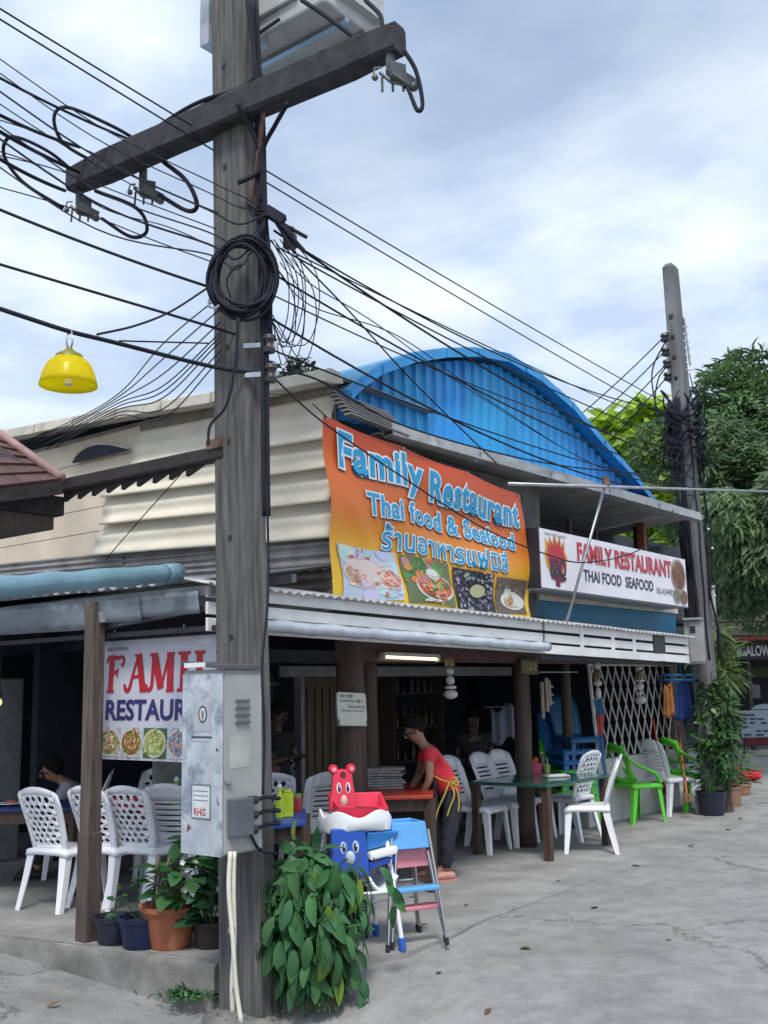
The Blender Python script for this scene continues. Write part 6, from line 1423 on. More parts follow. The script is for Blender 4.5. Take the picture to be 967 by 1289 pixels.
def booster(name, label, tx, ty, D, wd, hh, m, fx, step_y, rot, blk, sc=1.0):
    q = px(tx, ty, D); zt = q.z; base = V((q.x, q.y, 0)); ex = V((math.cos(R(rot)), math.sin(R(rot)), 0)); ey = V((-math.sin(R(rot)), math.cos(R(rot)), 0))
    P = lambda x_, y_, z_: base + ex * x_ + ey * y_ + ZZ * z_
    t = thing(name, label, 'high chair', base)
    w, d, h = wd, wd * .95, hh
    lo = [P(-w * .5, -d * .5, zt - h), P(w * .5, -d * .5, zt - h), P(w * .5, d * .5, zt - h), P(-w * .5, d * .5, zt - h)]
    hi = [P(-w * .42, -d * .42, zt), P(w * .42, -d * .42, zt), P(w * .42, d * .42, zt), P(-w * .42, d * .42, zt)]
    hin = [P(-w * .38, -d * .38, zt), P(w * .38, -d * .38, zt), P(w * .38, d * .38, zt), P(-w * .38, d * .38, zt)]
    dn = [P(-w * .38, -d * .38, zt - .03), P(w * .38, -d * .38, zt - .03), P(w * .38, d * .38, zt - .03), P(-w * .38, d * .38, zt - .03)]
    loft(MB(), [lo, hi, hin, dn]).build('seat_shell', m, t, bevel=.012)
    for sx, sy in ((-1, -1), (1, -1), (1, 1), (-1, 1)):
        MB().tube([P(sx * (w * .5 + .065), sy * (d * .5 + .065), .03), P(sx * w * .46, sy * d * .46, zt - h * .3)], .0105, 10).build('leg', chrome, t, smooth=40)
        MB().tube([P(sx * (w * .5 + .067), sy * (d * .5 + .067), 0), P(sx * (w * .5 + .063), sy * (d * .5 + .063), .045)], .015, 10).build('rubber_foot', black_plastic, t, smooth=40)
    zs = step_y; kx = w * .5 + .065 * (1 - zs / zt)
    MB().box8([P(-kx, -kx - .015, zs), P(kx, -kx - .015, zs), P(kx, -kx + .07, zs), P(-kx, -kx + .07, zs), P(-kx, -kx - .015, zs + .028), P(kx, -kx - .015, zs + .028), P(kx, -kx + .07, zs + .028), P(-kx, -kx + .07, zs + .028)]).build('foot_rest', m, t, bevel=.008)
    for sy in (-1, 1): MB().tube([P(-kx, sy * kx, zs + .014), P(kx, sy * kx, zs + .014)], .007, 8).build('crossbar', chrome, t)
    return t
booster('high_chair', 'pale blue kids high chair on chrome legs in front of the woman', 506, 1033, 7.05, .27, .16, skyblue, 0, px(527, 1117, 7.05).z, 24, True)
booster('high_chair', 'pink kids high chair nested under the pale blue one', 508, 1062, 7.10, .245, .13, rose, 0, px(527, 1140, 7.1).z, 27, True)

# ================================================================== PEOPLE
def skin(nodes, edges, root, sub=2):
    names = list(nodes); me = bpy.data.meshes.new('skin')
    me.from_pydata([tuple(nodes[n][0]) for n in names], [(names.index(a_), names.index(b_)) for a_, b_ in edges], [])
    ob = bpy.data.objects.new('skin', me); COL.objects.link(ob); ob.modifiers.new('s', 'SKIN')
    sv = me.skin_vertices[0].data
    for i, n in enumerate(names):
        r_ = nodes[n][1]; sv[i].radius = r_ if isinstance(r_, tuple) else (r_, r_); sv[i].use_root = (n == root)
    b = ob.modifiers.new('b', 'SUBSURF'); b.levels = sub; b.render_levels = sub
    dg = bpy.context.evaluated_depsgraph_get(); m2 = bpy.data.meshes.new_from_object(ob.evaluated_get(dg))
    r_ = [v.co.copy() for v in m2.vertices], [tuple(p.vertices) for p in m2.polygons]
    bpy.data.objects.remove(ob); bpy.data.meshes.remove(me); bpy.data.meshes.remove(m2); return r_
skin_m = M('skin_tan', (.30, .16, .10), .5, var=.1); skin_d = M('skin_dark', (.13, .075, .05), .5, var=.1); hair_m = M('black_hair', (.010, .009, .010), .8, var=.2, spec=.15)
def hand(mb, wrist, d, side, up, curl=.4, s=1.0):
    """palm, four unequal bent fingers and a thumb from the side of the palm; d = hand direction, up = back of the hand"""
    d = d.normalized(); up = (up - d * up.dot(d)).normalized(); sd_ = d.cross(up) * side
    palm = wrist + d * .05 * s
    mb.tube([wrist - d * .01, wrist + d * .02 * s, palm, wrist + d * .085 * s], [.021 * s, .027 * s, .034 * s, .028 * s], 8, flat=.6)
    for k, (off, L_) in enumerate(((-.027, .062), (-.009, .074), (.009, .070), (.026, .054))):
        b_ = wrist + d * .08 * s + sd_ * off * s; q1 = b_ + (d * .5 + sd_ * off * 3).normalized() * L_ * .45 * s - up * .006; q2 = q1 + (d * math.cos(curl) - up * math.sin(curl)).normalized() * L_ * .35 * s; q3 = q2 + (d * math.cos(curl * 2) - up * math.sin(curl * 2)).normalized() * L_ * .28 * s
        mb.tube(spline([b_ - d * .012, b_, q1, q2, q3], 3), [.0085 * s] * 12 + [.005 * s], 6)
    b_ = wrist + d * .03 * s - sd_ * .026 * s; q1 = b_ + (d * .6 - sd_ * .7 - up * .2).normalized() * .035 * s; q2 = q1 + (d * .9 - sd_ * .2 - up * .3).normalized() * .028 * s
    mb.tube(spline([b_ + sd_ * .01, b_, q1, q2], 3), [.011 * s] * 9 + [.007 * s], 6)
def face(mb, c, fwd, up, s, t, eyes=True):
    """features on a head centred at c"""
    fwd = fwd.normalized(); up = (up - fwd * up.dot(fwd)).normalized(); rt = fwd.cross(up)
    f = lambda x_, y_, z_: c + rt * x_ * s + fwd * y_ * s + up * z_ * s
    mb.tube([f(0, .080, .015), f(0, .098, -.012), f(0, .105, -.028), f(0, .088, -.036)], [.009 * s, .012 * s, .016 * s, .010 * s], 8)
    for sx in (-1, 1): mb.ball(f(sx * .078, -.005, -.012), (.014 * s, .022 * s, .032 * s), 8, 6)
    for sx in (-1, 1):
        MB().ball(f(sx * .032, .080, .012), .011 * s, 8, 6).build('eye', M('eye_sclera', (.5, .48, .45), .3), t, smooth=True)
        MB().ball(f(sx * .032, .0885, .012), .006 * s, 8, 6).build('iris', hair_m, t, smooth=True)
        MB().tube([f(sx * .016, .088, .034), f(sx * .034, .089, .038), f(sx * .052, .078, .033)], .004 * s, 6).build('eyebrow', hair_m, t)
    MB().tube([f(-.024, .083, -.058), f(0, .090, -.055), f(.024, .083, -.058)], [.003 * s, .007 * s, .003 * s], 6, flat=.6).build('lips', M('lips', (.28, .09, .08), .4), t, smooth=True)
def head_nodes(c, fwd, up, s, neck):
    fwd = fwd.normalized(); up = (up - fwd * up.dot(fwd)).normalized()
    return {'hc': (c + fwd * .005 * s, (.083 * s, .088 * s)), 'crown': (c + up * .055 * s - fwd * .008 * s, .072 * s), 'jaw': (c - up * .055 * s + fwd * .022 * s, .058 * s), 'chin': (c - up * .088 * s + fwd * .042 * s, .030 * s), 'neck': (neck, .046 * s)}
HEAD_E = [('neck', 'jaw'), ('jaw', 'hc'), ('hc', 'crown'), ('jaw', 'chin')]
def hair(t, c, fwd, up, s, long=False):
    fwd = fwd.normalized(); up = (up - fwd * up.dot(fwd)).normalized(); rt = fwd.cross(up); mb = MB(); vs = []; fs = []; n, m_ = 20, 10
    for i in range(m_ + 1):
        for j in range(n):
            az = 2 * math.pi * j / n; ca = math.cos(az)                      # ca=1 is the front
            lim = R(62) if ca > .55 else (R(95) if ca > -.1 else R(135)); th = lim * i / m_
            jit = 1 + .018 * math.sin(j * 7.1 + i * 3.3); q = V((math.sin(th) * math.sin(az) * .094, math.sin(th) * ca * .103, math.cos(th) * .112)) * (s * jit)
            vs.append(c + rt * q.x + fwd * (q.y - .012 * s) + up * (q.z + .012 * s))
    fs = [(i * n + j, (i + 1) * n + j, (i + 1) * n + (j + 1) % n, i * n + (j + 1) % n) for i in range(m_) for j in range(n)]
    mb.add(vs, fs); h = mb.build('hair', hair_m, t, smooth=True, solid=.012)
    mb = MB(); rr = random.Random(3)
    for k in range(60):
        az = rr.uniform(0, 6.28); th = R(rr.uniform(15, 70)); q0 = V((math.sin(th) * math.sin(az) * .100, math.sin(th) * math.cos(az) * .108, math.cos(th) * .120)) * s
        az2 = math.pi + rr.gauss(0, .9); th2 = R(rr.uniform(95, 140)); q2 = V((math.sin(th2) * math.sin(az2) * .100, math.sin(th2) * math.cos(az2) * .112, math.cos(th2) * .110)) * s
        q1 = (q0 + q2) * .5; q1 = q1.normalized() * .118 * s if q1.length > .02 else q0
        L_ = [c + rt * q.x + fwd * (q.y - .012 * s) + up * (q.z + .010 * s) for q in (q0, q1, q2)]
        mb.tube(spline(L_, 4), .0045 * s, 5)
    mb.build('hair_strands', hair_m, t, smooth=True, kind='stuff')
    if long: MB().ball(c - fwd * .105 * s - up * .01 * s, (.042 * s, .042 * s, .05 * s), 10, 7).build('hair_bun', hair_m, t, smooth=True)
def person(label, J, fwd, hup, s=1.0, skinm=None, shirt=None, pants=None, shoes=None, hands=None, bare_arm=.45, long=False, group=None, root=None):
    """J: joints in world space: head neck chest belly pelvis sh0 el0 wr0 sh1 el1 wr1 hip0 kn0 an0 hip1 kn1 an1"""
    t = thing('person', label, 'person', root if root is not None else V((J['pelvis'].x, J['pelvis'].y, 0)), group)
    sm = skinm or skin_m
    N_ = head_nodes(J['head'], fwd, hup, s, J['neck'])
    N_.update({'chest': (J['chest'], (.125 * s, .095 * s)), 'belly': (J['belly'], (.12 * s, .095 * s)), 'pelvis': (J['pelvis'], (.13 * s, .105 * s))})
    E_ = HEAD_E + [('neck', 'chest'), ('chest', 'belly'), ('belly', 'pelvis')]
    for k in '01':
        N_['sh' + k] = (J['sh' + k], .052 * s); N_['el' + k] = (J['el' + k], .038 * s); N_['wr' + k] = (J['wr' + k], .024 * s)
        N_['hip' + k] = (J['hip' + k], .082 * s); N_['kn' + k] = (J['kn' + k], .054 * s); N_['an' + k] = (J['an' + k], .034 * s)
        E_ += [('chest', 'sh' + k), ('sh' + k, 'el' + k), ('el' + k, 'wr' + k), ('pelvis', 'hip' + k), ('hip' + k, 'kn' + k), ('kn' + k, 'an' + k)]
    vs, fs = skin(N_, E_, 'pelvis'); mb = MB(); mb.add(vs, fs)
    for k in '01':
        d = (J['wr' + k] - J['el' + k]); hand(mb, J['wr' + k], (hands or {}).get(k, d), -1 if k == '0' else 1, V((0, 0, 1)) if abs(d.normalized().z) < .8 else fwd, .45, s)
    face(mb, J['head'], fwd, hup, s, t)
    mb.build('body', sm, t, smooth=True, fix=False)
    hair(t, J['head'], fwd, hup, s, long)
    if shirt:
        g = 1.18; Ns = {'nk': (J['neck'].lerp(J['chest'], .45), .070 * s), 'chest': (J['chest'], (.150 * s, .118 * s)), 'belly': (J['belly'], (.148 * s, .120 * s)), 'hem': (J['belly'].lerp(J['pelvis'], 1.3), (.168 * s, .130 * s))}
        Es = [('nk', 'chest'), ('chest', 'belly'), ('belly', 'hem')]
        for k in '01':
            Ns['sh' + k] = (J['sh' + k], .070 * s); Ns['sl' + k] = (J['sh' + k].lerp(J['el' + k], .55), .062 * s)
            Es += [('chest', 'sh' + k), ('sh' + k, 'sl' + k)]
            if bare_arm < .2: Ns['el' + k] = (J['el' + k], .052 * s); Ns['cf' + k] = (J['el' + k].lerp(J['wr' + k], .85), .036 * s); Es += [('sl' + k, 'el' + k), ('el' + k, 'cf' + k)]
        vs, fs = skin(Ns, Es, 'chest'); q = MB(); q.add([v + (v - J['belly']).normalized() * (.0065 * math.sin(v.z * 62 + v.x * 27 + v.y * 35) * math.sin(v.x * 31 - v.z * 12)) for v in vs], fs); q.build('shirt', shirt, t, smooth=True, fix=False)
    if pants:
        Np = {'w': (J['pelvis'].lerp(J['belly'], .9), (.138 * s, .115 * s)), 'pelvis': (J['pelvis'], (.145 * s, .120 * s))}; Ep = [('w', 'pelvis')]
        for k in '01':
            Np['hip' + k] = (J['hip' + k], .098 * s); Np['kn' + k] = (J['kn' + k], .070 * s); Np['an' + k] = (J['kn' + k].lerp(J['an' + k], .92), .050 * s)
            Ep += [('pelvis', 'hip' + k), ('hip' + k, 'kn' + k), ('kn' + k, 'an' + k)]
        vs, fs = skin(Np, Ep, 'pelvis'); q = MB(); q.add([v + V((1, .4, 0)) * (.005 * math.sin(v.z * 55 + v.x * 20)) for v in vs], fs); q.build('trousers', pants, t, smooth=True, fix=False)
    if shoes:
        m_, dr = shoes; dr = dr.normalized(); sd_ = dr.cross(ZZ)
        for k in '01':
            a_ = V((J['an' + k].x, J['an' + k].y, 0))
            R_ = []
            for (f_, w_, h_) in ((-.07, .028, .055), (-.05, .040, .070), (0, .042, .075), (.07, .048, .070), (.13, .050, .055), (.17, .040, .042), (.19, .02, .03)):
                R_.append([a_ + dr * f_ + sd_ * (w_ * math.cos(q * math.pi / 5)) + ZZ * (.008 + h_ * .5 + h_ * .5 * math.sin(q * math.pi / 5)) for q in range(10)])
            sh = loft(MB(), R_).build('shoe', m_, t, smooth=50)
            R_ = [[a_ + dr * f_ + sd_ * w_ + ZZ * .0, a_ + dr * f_ - sd_ * w_, a_ + dr * f_ - sd_ * w_ + ZZ * .018, a_ + dr * f_ + sd_ * w_ + ZZ * .018] for f_, w_ in ((-.08, .03), (-.04, .044), (.07, .05), (.13, .052), (.18, .036), (.195, .02))]
            loft(MB(), R_).build('sole', m_, sh)
            for q in range(5):
                pq = a_ + dr * (.06 + .022 * q) + sd_ * (.045 if q % 2 else .03) * 1.0 + ZZ * (.055 if q % 2 else .07); MB().ball(pq, .007, 6, 4).build('vent_hole', M('clog_hole', (.25, .10, .09), .6), sh)
    return t
# --- woman in red
def woman():
    D = 9.25; p = lambda x, y, dd=0.0: px(x, y, D + dd)
    J = dict(head=p(520, 917), neck=p(531, 936), chest=p(544, 954), belly=p(560, 980), pelvis=p(569, 1004),
             sh0=p(540, 948, -.17), el0=p(541, 981, -.22), wr0=p(529, 1004, -.16), sh1=p(536, 946, .17), el1=p(527, 976, .22), wr1=p(515, 997, .16),
             hip0=p(571, 1014, -.09), kn0=p(564, 1058, -.11), an0=p(562, 1098, -.10), hip1=p(566, 1013, .09), kn1=p(553, 1056, .10), an1=p(549, 1094, .10))
    fwd = V((-.80, -.22, -.55)); hup = V((-.5, -.05, .86))
    t = person('woman in a red T-shirt and dark trousers bending over the red table, apron ties hanging', J, fwd, hup, .93, skin_m, M('red_shirt', (.62, .028, .045), .75, var=.12, bump=.25, bscale=14), M('navy_trousers', (.016, .018, .035), .8, var=.2), (M('pink_clogs', (.55, .27, .21), .5), V((-.95, -.3, 0))), long=True, hands={'0': V((-.75, -.1, -.6)), '1': V((-.75, -.2, -.5))})
    ap = M('apron_dark', (.02, .018, .02), .8); ye = M('yellow_tie', (.48, .36, .06), .6)
    mb = MB(); mb.grid(lambda u_, v_: p(549 + 3 * v_ - 10 * math.sin(u_ * 3.1), 982 + 62 * v_ + 4 * u_, -.16 + .32 * u_) + V((-.02 * math.sin(u_ * 9), 0, 0)), 10, 8); mb.build('apron', ap, t, smooth=True, solid=.006)
    for pts in ([(545, 976, -.14), (556, 982, -.17), (566, 984, -.17), (575, 984, -.10)], [(566, 984, -.17), (575, 994, -.18), (578, 1008, -.18), (577, 1022, -.18)], [(566, 984, -.17), (572, 1000, -.19), (566, 1018, -.19), (563, 1028, -.19)], [(566, 984, -.17), (560, 1000, -.19), (552, 1018, -.2), (548, 1034, -.2)], [(566, 984, -.17), (573, 979, -.2), (577, 988, -.2), (567, 985, -.18)]):
        MB().tube(spline([p(*q) for q in pts], 5), .0075, 6).build('apron_tie', ye, t, smooth=True)
woman()
def sitting(label, hx, hy, D, dirx, s, shirtm, pantsm, sk, hands_to=None, seat=.46, diry=0.0, lean=.10, bare=.45):
    h = px(hx, hy, D); d = V((dirx, diry, 0)).normalized(); sd_ = d.cross(ZZ); b = V((h.x, h.y, 0)) - d * (lean + .10)
    z = h.z; pel = b - d * .08 + ZZ * (seat + .08)
    J = dict(head=h, neck=h - ZZ * .11 * s - d * .10, chest=h - ZZ * .22 * s - d * (.16), belly=(h - ZZ * .22 * s - d * .16).lerp(pel, .55), pelvis=pel)
    for k, sg in (('0', 1), ('1', -1)):
        J['sh' + k] = J['chest'] + sd_ * sg * .17 * s + ZZ * .05; J['el' + k] = J['sh' + k] + d * .17 - ZZ * .20 + sd_ * sg * .06; J['wr' + k] = J['el' + k] + d * .20 + ZZ * .03 - sd_ * sg * .10
        J['hip' + k] = pel + sd_ * sg * .09; J['kn' + k] = pel + sd_ * sg * .11 + d * .40 - ZZ * .04; J['an' + k] = V((J['kn' + k].x + d.x * .0, J['kn' + k].y, .07))
    return person(label, J, d * 1.0 - ZZ * .35, ZZ + d * .3, s, sk, shirtm, pantsm, (M('dark_shoes', (.02, .02, .02), .6), d), bare_arm=bare)
sitting('man in a pale grey shirt sitting behind the leftmost white chairs, looking down', 64, 968, 9.75, -1, .95, M('grey_shirt', (.30, .31, .36), .8, var=.1, bump=.2, bscale=14), M('dark_trousers', (.02, .02, .025), .8), skin_m, diry=-.25, lean=.14)
q = px(92, 1000, 9.85); place('peb', q.x, q.y, 180 + 12, 'white plastic chair that the man in the grey shirt sits on', GL)
def standing(label, hx, hy, D, dx, dy, s, shirtm, pantsm, sk, pose='phone'):
    h = px(hx, hy, D); d = V((dx, dy, 0)).normalized(); sd_ = d.cross(ZZ); b = V((h.x, h.y, 0)) - d * .03; zt = h.z
    P = lambda f_, x_=0.0, y_=0.0: b + ZZ * zt * f_ + sd_ * x_ + d * y_
    J = dict(head=h, neck=P(.90), chest=P(.78), belly=P(.66), pelvis=P(.55))
    for k, sg in (('0', 1), ('1', -1)):
        J['sh' + k] = P(.845, sg * .165 * s); J['hip' + k] = P(.52, sg * .085 * s); J['kn' + k] = P(.29, sg * .09 * s, .03); J['an' + k] = P(.05, sg * .09 * s)
        if pose == 'phone': J['el' + k] = P(.66, sg * .22 * s, .06); J['wr' + k] = P(.70, sg * .09 * s, .24)
        else: J['el' + k] = P(.64, sg * .20 * s, -.03); J['wr' + k] = P(.60, sg * .05 * s, .20)
    return person(label, J, d - ZZ * .25, ZZ + d * .2, s, sk, shirtm, pantsm, (M('dark_shoes', (.02, .02, .02), .6), d))
standing('dim figure in dark shirt and teal trousers standing just behind the concrete pole', 352, 898, 10.4, .6, -.5, .9, M('black_shirt', (.02, .02, .024), .8), M('teal_trousers', (.015, .07, .09), .8), skin_d)
standing('dark-clothed figure standing deep inside behind the green table, arms folded', 596, 905, 12.3, -.1, -1, .95, M('charcoal_shirt', (.022, .024, .03), .8), M('dark_trousers', (.02, .02, .025), .8), skin_d, pose='fold')

# ================================================================== LATTICE, CHIMES, MOPS AND OTHER HANGING THINGS
TL_ = .90
def lattice():
    t = thing('lattice_screen', 'expanding diamond lattice screen of pale laths above the low wall', 'screen', S(7.4, TL_, .75))
    lath = M('pale_lath', (.74, .71, .67), .7, var=.15, scale=10)
    a_, b_, z0, z1 = 6.45, 8.55, .74, 1.80
    n = 11; wd = (b_ - a_) / n; run = (z1 - z0) * .46
    for lay, sg in ((0, 1), (1, -1)):
        for k in range(-3, n + 4):
            x0 = a_ + k * wd * 1.0; x1 = x0 + sg * run * 1.0; lo, hi = 0.0, 1.0
            # clip to the frame
            if x1 != x0:
                ta_, tb_ = (a_ - x0) / (x1 - x0), (b_ - x0) / (x1 - x0)
                lo = max(lo, min(ta_, tb_)); hi = min(hi, max(ta_, tb_))
            if hi - lo < .05: continue
            lean = lambda f_: .12 * f_ - .06
            P = [S(x0 + (x1 - x0) * f_ - .10 * f_ + .04, TL_ + .012 * lay, z0 + (z1 - z0) * f_) for f_ in (lo, hi)]
            MB().bar(P[0], P[1], .006, .014, up=NF).build('lath', lath, t)
    MB().bar(S(a_ + .04, TL_ - .012, z0), S(a_ - .08, TL_ - .012, z1 + .02), .02, .03, up=NF).build('frame_post', lath, t)
    MB().bar(S(a_ - .1, TL_ - .01, z1), S(b_ + .1, TL_ - .01, z1), .02, .03).build('frame_rail', lath, t)
lattice()
glassy = M('shell_white', (.55, .54, .52), .3, var=.15)
def chime(label, top, pieces, kind):
    t = thing('hanging_chime', label, 'wind chime', top); zz_ = top.copy()
    MB().tube([top, top - ZZ * (sum(p[2] for p in pieces))], .0025, 5).build('cord', cable_black, t)
    for nm, r_, h in pieces:
        zz_ = zz_ - ZZ * (h / 2)
        if nm == 'ball': MB().ball(zz_, (r_, r_, h * .48), 10, 6).build('shell', glassy, t, smooth=True)
        elif nm == 'cup': MB().lathe([(r_ * .3, h * .45), (r_ * .8, h * .2), (r_, -h * .4), (r_ * .9, -h * .4)], 12, zz_).build('shell', M('amber_shell', (.30, .20, .12), .4), t, smooth=40)
        elif nm == 'disc': MB().lathe([(r_, -.012), (r_ * 1.05, 0), (r_, .012)], 14, zz_).build('shell', glassy, t, smooth=40)
        elif nm == 'cloth': MB().prism([zz_ + V((-r_, 0, h / 2)), zz_ + V((r_ * .6, 0, h / 2)), zz_ + V((r_, .02, -h / 2)), zz_ + V((-r_ * .5, .02, -h / 2))], V((.01, .02, 0))).build('tassel', M('blue_tassel', (.02, .10, .22), .7), t)
        elif nm == 'red': MB().prism([zz_ + V((-r_ * .4, 0, h / 2)), zz_ + V((r_, 0, h / 2)), zz_ + V((r_ * .6, .02, -h / 2)), zz_ + V((-r_ * .6, .02, -h / 2))], V((.01, .02, 0))).build('tassel', M('red_tassel', (.40, .05, .05), .7), t)
        zz_ = zz_ - ZZ * (h / 2)
chime('shell wind chime hanging beside the fluorescent lamp', on_t(566, 826, .55), [('cup', .045, .10), ('ball', .035, .07), ('ball', .04, .09), ('disc', .05, .03), ('ball', .065, .09)], 'a')
chime('shell chime at the left edge of the lattice with blue and red tassels', on_t(751, 832, .6), [('ball', .045, .10), ('cup', .06, .10), ('ball', .05, .08), ('ball', .035, .14), ('cloth', .06, .16), ('red', .05, .22), ('cloth', .04, .20)], 'b')
chime('white shell chime hanging before the middle of the lattice', on_t(804, 838, .6), [('ball', .04, .06), ('cup', .06, .10), ('disc', .06, .03), ('ball', .05, .10), ('ball', .03, .06), ('ball', .07, .10)], 'c')
def wood_chime():
    tp = on_t(682, 846, .62); t = thing('bamboo_chime', 'hanging bamboo chime of pale tubes on a horizontal rod right of the middle column', 'wind chime', tp)
    bm_ = M('bamboo', (.33, .28, .20), .6, var=.3, scale=12)
    MB().tube([tp + UU * -.05, tp + UU * .75], .008, 6).build('rod', steel, t)
    for dx_, z0, z1, w_ in ((-.01, .10, .46, .020), (.08, .06, .40, .020), (.14, .08, .34, .016)): MB().tube([tp + UU * dx_ - ZZ * z0, tp + UU * dx_ - ZZ * z1], w_, 10).build('tube', bm_, t, smooth=40)
    for k in range(3): MB().tube([tp + UU * .14 - ZZ * (.14 + .08 * k), tp + UU * .20 - ZZ * (.15 + .08 * k)], .012, 8).build('twig', bm_, t)
    for dx_ in (0, .09, .14): MB().tube([tp + UU * dx_, tp + UU * dx_ - ZZ * .1], .002, 4).build('cord', cable_black, t)
wood_chime()
def dryer():
    c = on_t(857, 850, .62); k = c.y / FPX
    t = thing('clothes_hanger', 'round blue plastic peg hanger with an orange and two blue cloths', 'peg hanger', c)
    bp = M('hanger_blue', (.015, .17, .50), .35)
    for r_, dz in ((.25, 0), (.27, -.06)): MB().tube([c + V((r_ * math.cos(q * math.pi / 14), r_ * .8 * math.sin(q * math.pi / 14), dz)) for q in range(29)], .014, 8, cap=False).build('hoop', bp, t, smooth=True)
    for q in range(6): MB().tube([c, c + V((.25 * math.cos(q), .2 * math.sin(q), 0))], .007, 6).build('spoke', bp, t)
    MB().tube([c, c + ZZ * .16, c + V((.03, 0, .2))], .006, 6).build('hook', bp, t)
    for x_, w_, h_, m, dz in ((-.19, .10, .40, M('orange_cloth', (.55, .22, .06), .8, var=.2), -.10), (.0, .17, .48, M('navy_cloth', (.02, .06, .25), .8, var=.2), -.06), (.19, .13, .52, M('bright_blue_cloth', (.02, .07, .55), .8, var=.2), -.04)):
        mb = MB(); mb.grid(lambda u_, v_: c + V((x_ + (u_ - .5) * w_ * (1 + .6 * v_), -.1 + .03 * math.sin(u_ * 14 + x_ * 30) * (.3 + v_), dz - h_ * v_ - .03 * math.sin(u_ * 5))), 10, 8); mb.build('cloth', m, t, smooth=True, solid=.004)
dryer()
def mop(label, a_, b_, mm, head):
    t = thing('broom', label, 'broom', a_)
    MB().tube([a_, b_], .013, 8).build('handle', mm, t, smooth=True)
    d = (a_ - b_).normalized()
    mb = MB()
    for k in range(10): mb.tube([a_ + V((-.05 + .011 * k, 0, .10)), a_ + V((-.075 + .016 * k, random.uniform(-.02, .02), 0.005))], .008, 5)
    mb.build('bristles', head, t)
redh = M('red_handle', (.50, .05, .03), .4)
mop('broom with an orange red handle leaning on the lattice right of the white chair', px(866, 1010, 12.9) * 1, on_t(851, 893, .9), M('orange_handle', (.55, .12, .04), .4), M('straw', (.20, .14, .08), .9))
mop('mop with a short red handle leaning left of the orange broom', on_t(838, 1000, .86), on_t(822, 905, .88), redh, M('straw', (.20, .14, .08)))
# hanging cloth deep inside
c = px(633, 905, 11.8); t = thing('towel', 'pale towel hanging on the back rail inside the restaurant', 'towel', c)
MB().grid(lambda u_, v_: c + V(((u_ - .5) * .24, .03 * math.sin(u_ * 12), .12 - .36 * v_ - .05 * math.sin(u_ * 6))), 12, 6).build('cloth', M('dim_towel', (.20, .22, .27), .9), t, smooth=True, solid=.004)
MB().tube([c + V((-.2, 0, .13)), c + V((.2, 0, .13))], .008, 6).build('rail', steel, t)

# ================================================================== PLANTS
def leaf_material(name, c0, c1, transl=.35, rough=.42, rnd=.28, spec=.5):
    return M(name, c0, rough, var=.25, scale=3.0, col2=c1, transl=transl, rnd=rnd, spec=spec)
def leaf_mesh(name, L_, W_, fold=.25, droop=.3, n=5, mat=None):
    vs = []; fs = []
    for i in range(n + 1):
        f_ = i / n; w_ = W_ * math.sin(math.pi * min(1, f_ * .92 + .05)) ** .8 * .5; y_ = L_ * f_; z_ = -droop * L_ * f_ * f_
        vs += [(-w_, y_, z_ + fold * w_), (0, y_, z_), (w_, y_, z_ + fold * w_)]
    for i in range(n): a_ = i * 3; fs += [(a_, a_ + 1, a_ + 4, a_ + 3), (a_ + 1, a_ + 2, a_ + 5, a_ + 4)]
    me = bpy.data.meshes.new(name); me.from_pydata(vs, [], fs); me.materials.append(mat)
    for p in me.polygons: p.use_smooth = True
    return me
def leaf_matrix(p, d, up=ZZ, roll=0.0, s=1.0):
    d = d.normalized(); x = d.cross(up); x = x.normalized() if x.length > 1e-4 else V((1, 0, 0)); z = x.cross(d)
    m = Matrix((x, d, z)).transposed().to_4x4() @ Matrix.Rotation(roll, 4, 'Y') @ Matrix.Scale(s, 4)
    return Matrix.Translation(p) @ m
def leaf_obj(me, parent, p, d, up=ZZ, roll=0.0, s=1.0):
    o = bpy.data.objects.new('leaf', me); COL.objects.link(o); o.parent = parent
    o.matrix_local = leaf_matrix(p - ORG[parent.name], d, up, roll, s); return o
def foliage(n_iter, L_, W_, mat, name, parent, seg=3, fold=.25, droop=.3, kind=None, org=None):
    """many leaves joined in one mesh; n_iter yields (point, direction, up, roll, scale)"""
    pr = []
    vs0 = []
    for i in range(seg + 1):
        f_ = i / seg; w_ = W_ * .5 * math.sin(math.pi * min(1, f_ * .9 + .07)) ** .8; z_ = -droop * L_ * f_ * f_
        vs0 += [(-w_, L_ * f_, z_ + fold * w_), (w_, L_ * f_, z_ + fold * w_)]
    fs0 = [(2 * i, 2 * i + 1, 2 * i + 3, 2 * i + 2) for i in range(seg)]
    v0 = np.array(vs0); mb_v = []; mb_f = []; k = len(v0); b = 0
    o0 = np.array(ORG.get(parent.name, V())) if parent is not None else np.array(org)
    for p, d, up, roll, s in n_iter:
        m = np.array(leaf_matrix(p, d, up, roll, s)); q = v0 @ m[:3, :3].T + m[:3, 3] - o0
        mb_v.append(q); mb_f += [tuple(i + b for i in f) for f in fs0]; b += k
    me = bpy.data.meshes.new(name); me.from_pydata(np.concatenate(mb_v).tolist(), [], mb_f); me.materials.append(mat)
    o = bpy.data.objects.new(name, me); COL.objects.link(o)
    if parent is not None: o.parent = parent
    else: o.location = o0
    if kind: o['kind'] = kind
    return o
rp = random.Random(21)
def rdir(rr, zb=0.0):
    while True:
        q = V((rr.uniform(-1, 1), rr.uniform(-1, 1), rr.uniform(-1, 1)))
        if .05 < q.length < 1: q.normalize(); q.z += zb; return q.normalized()
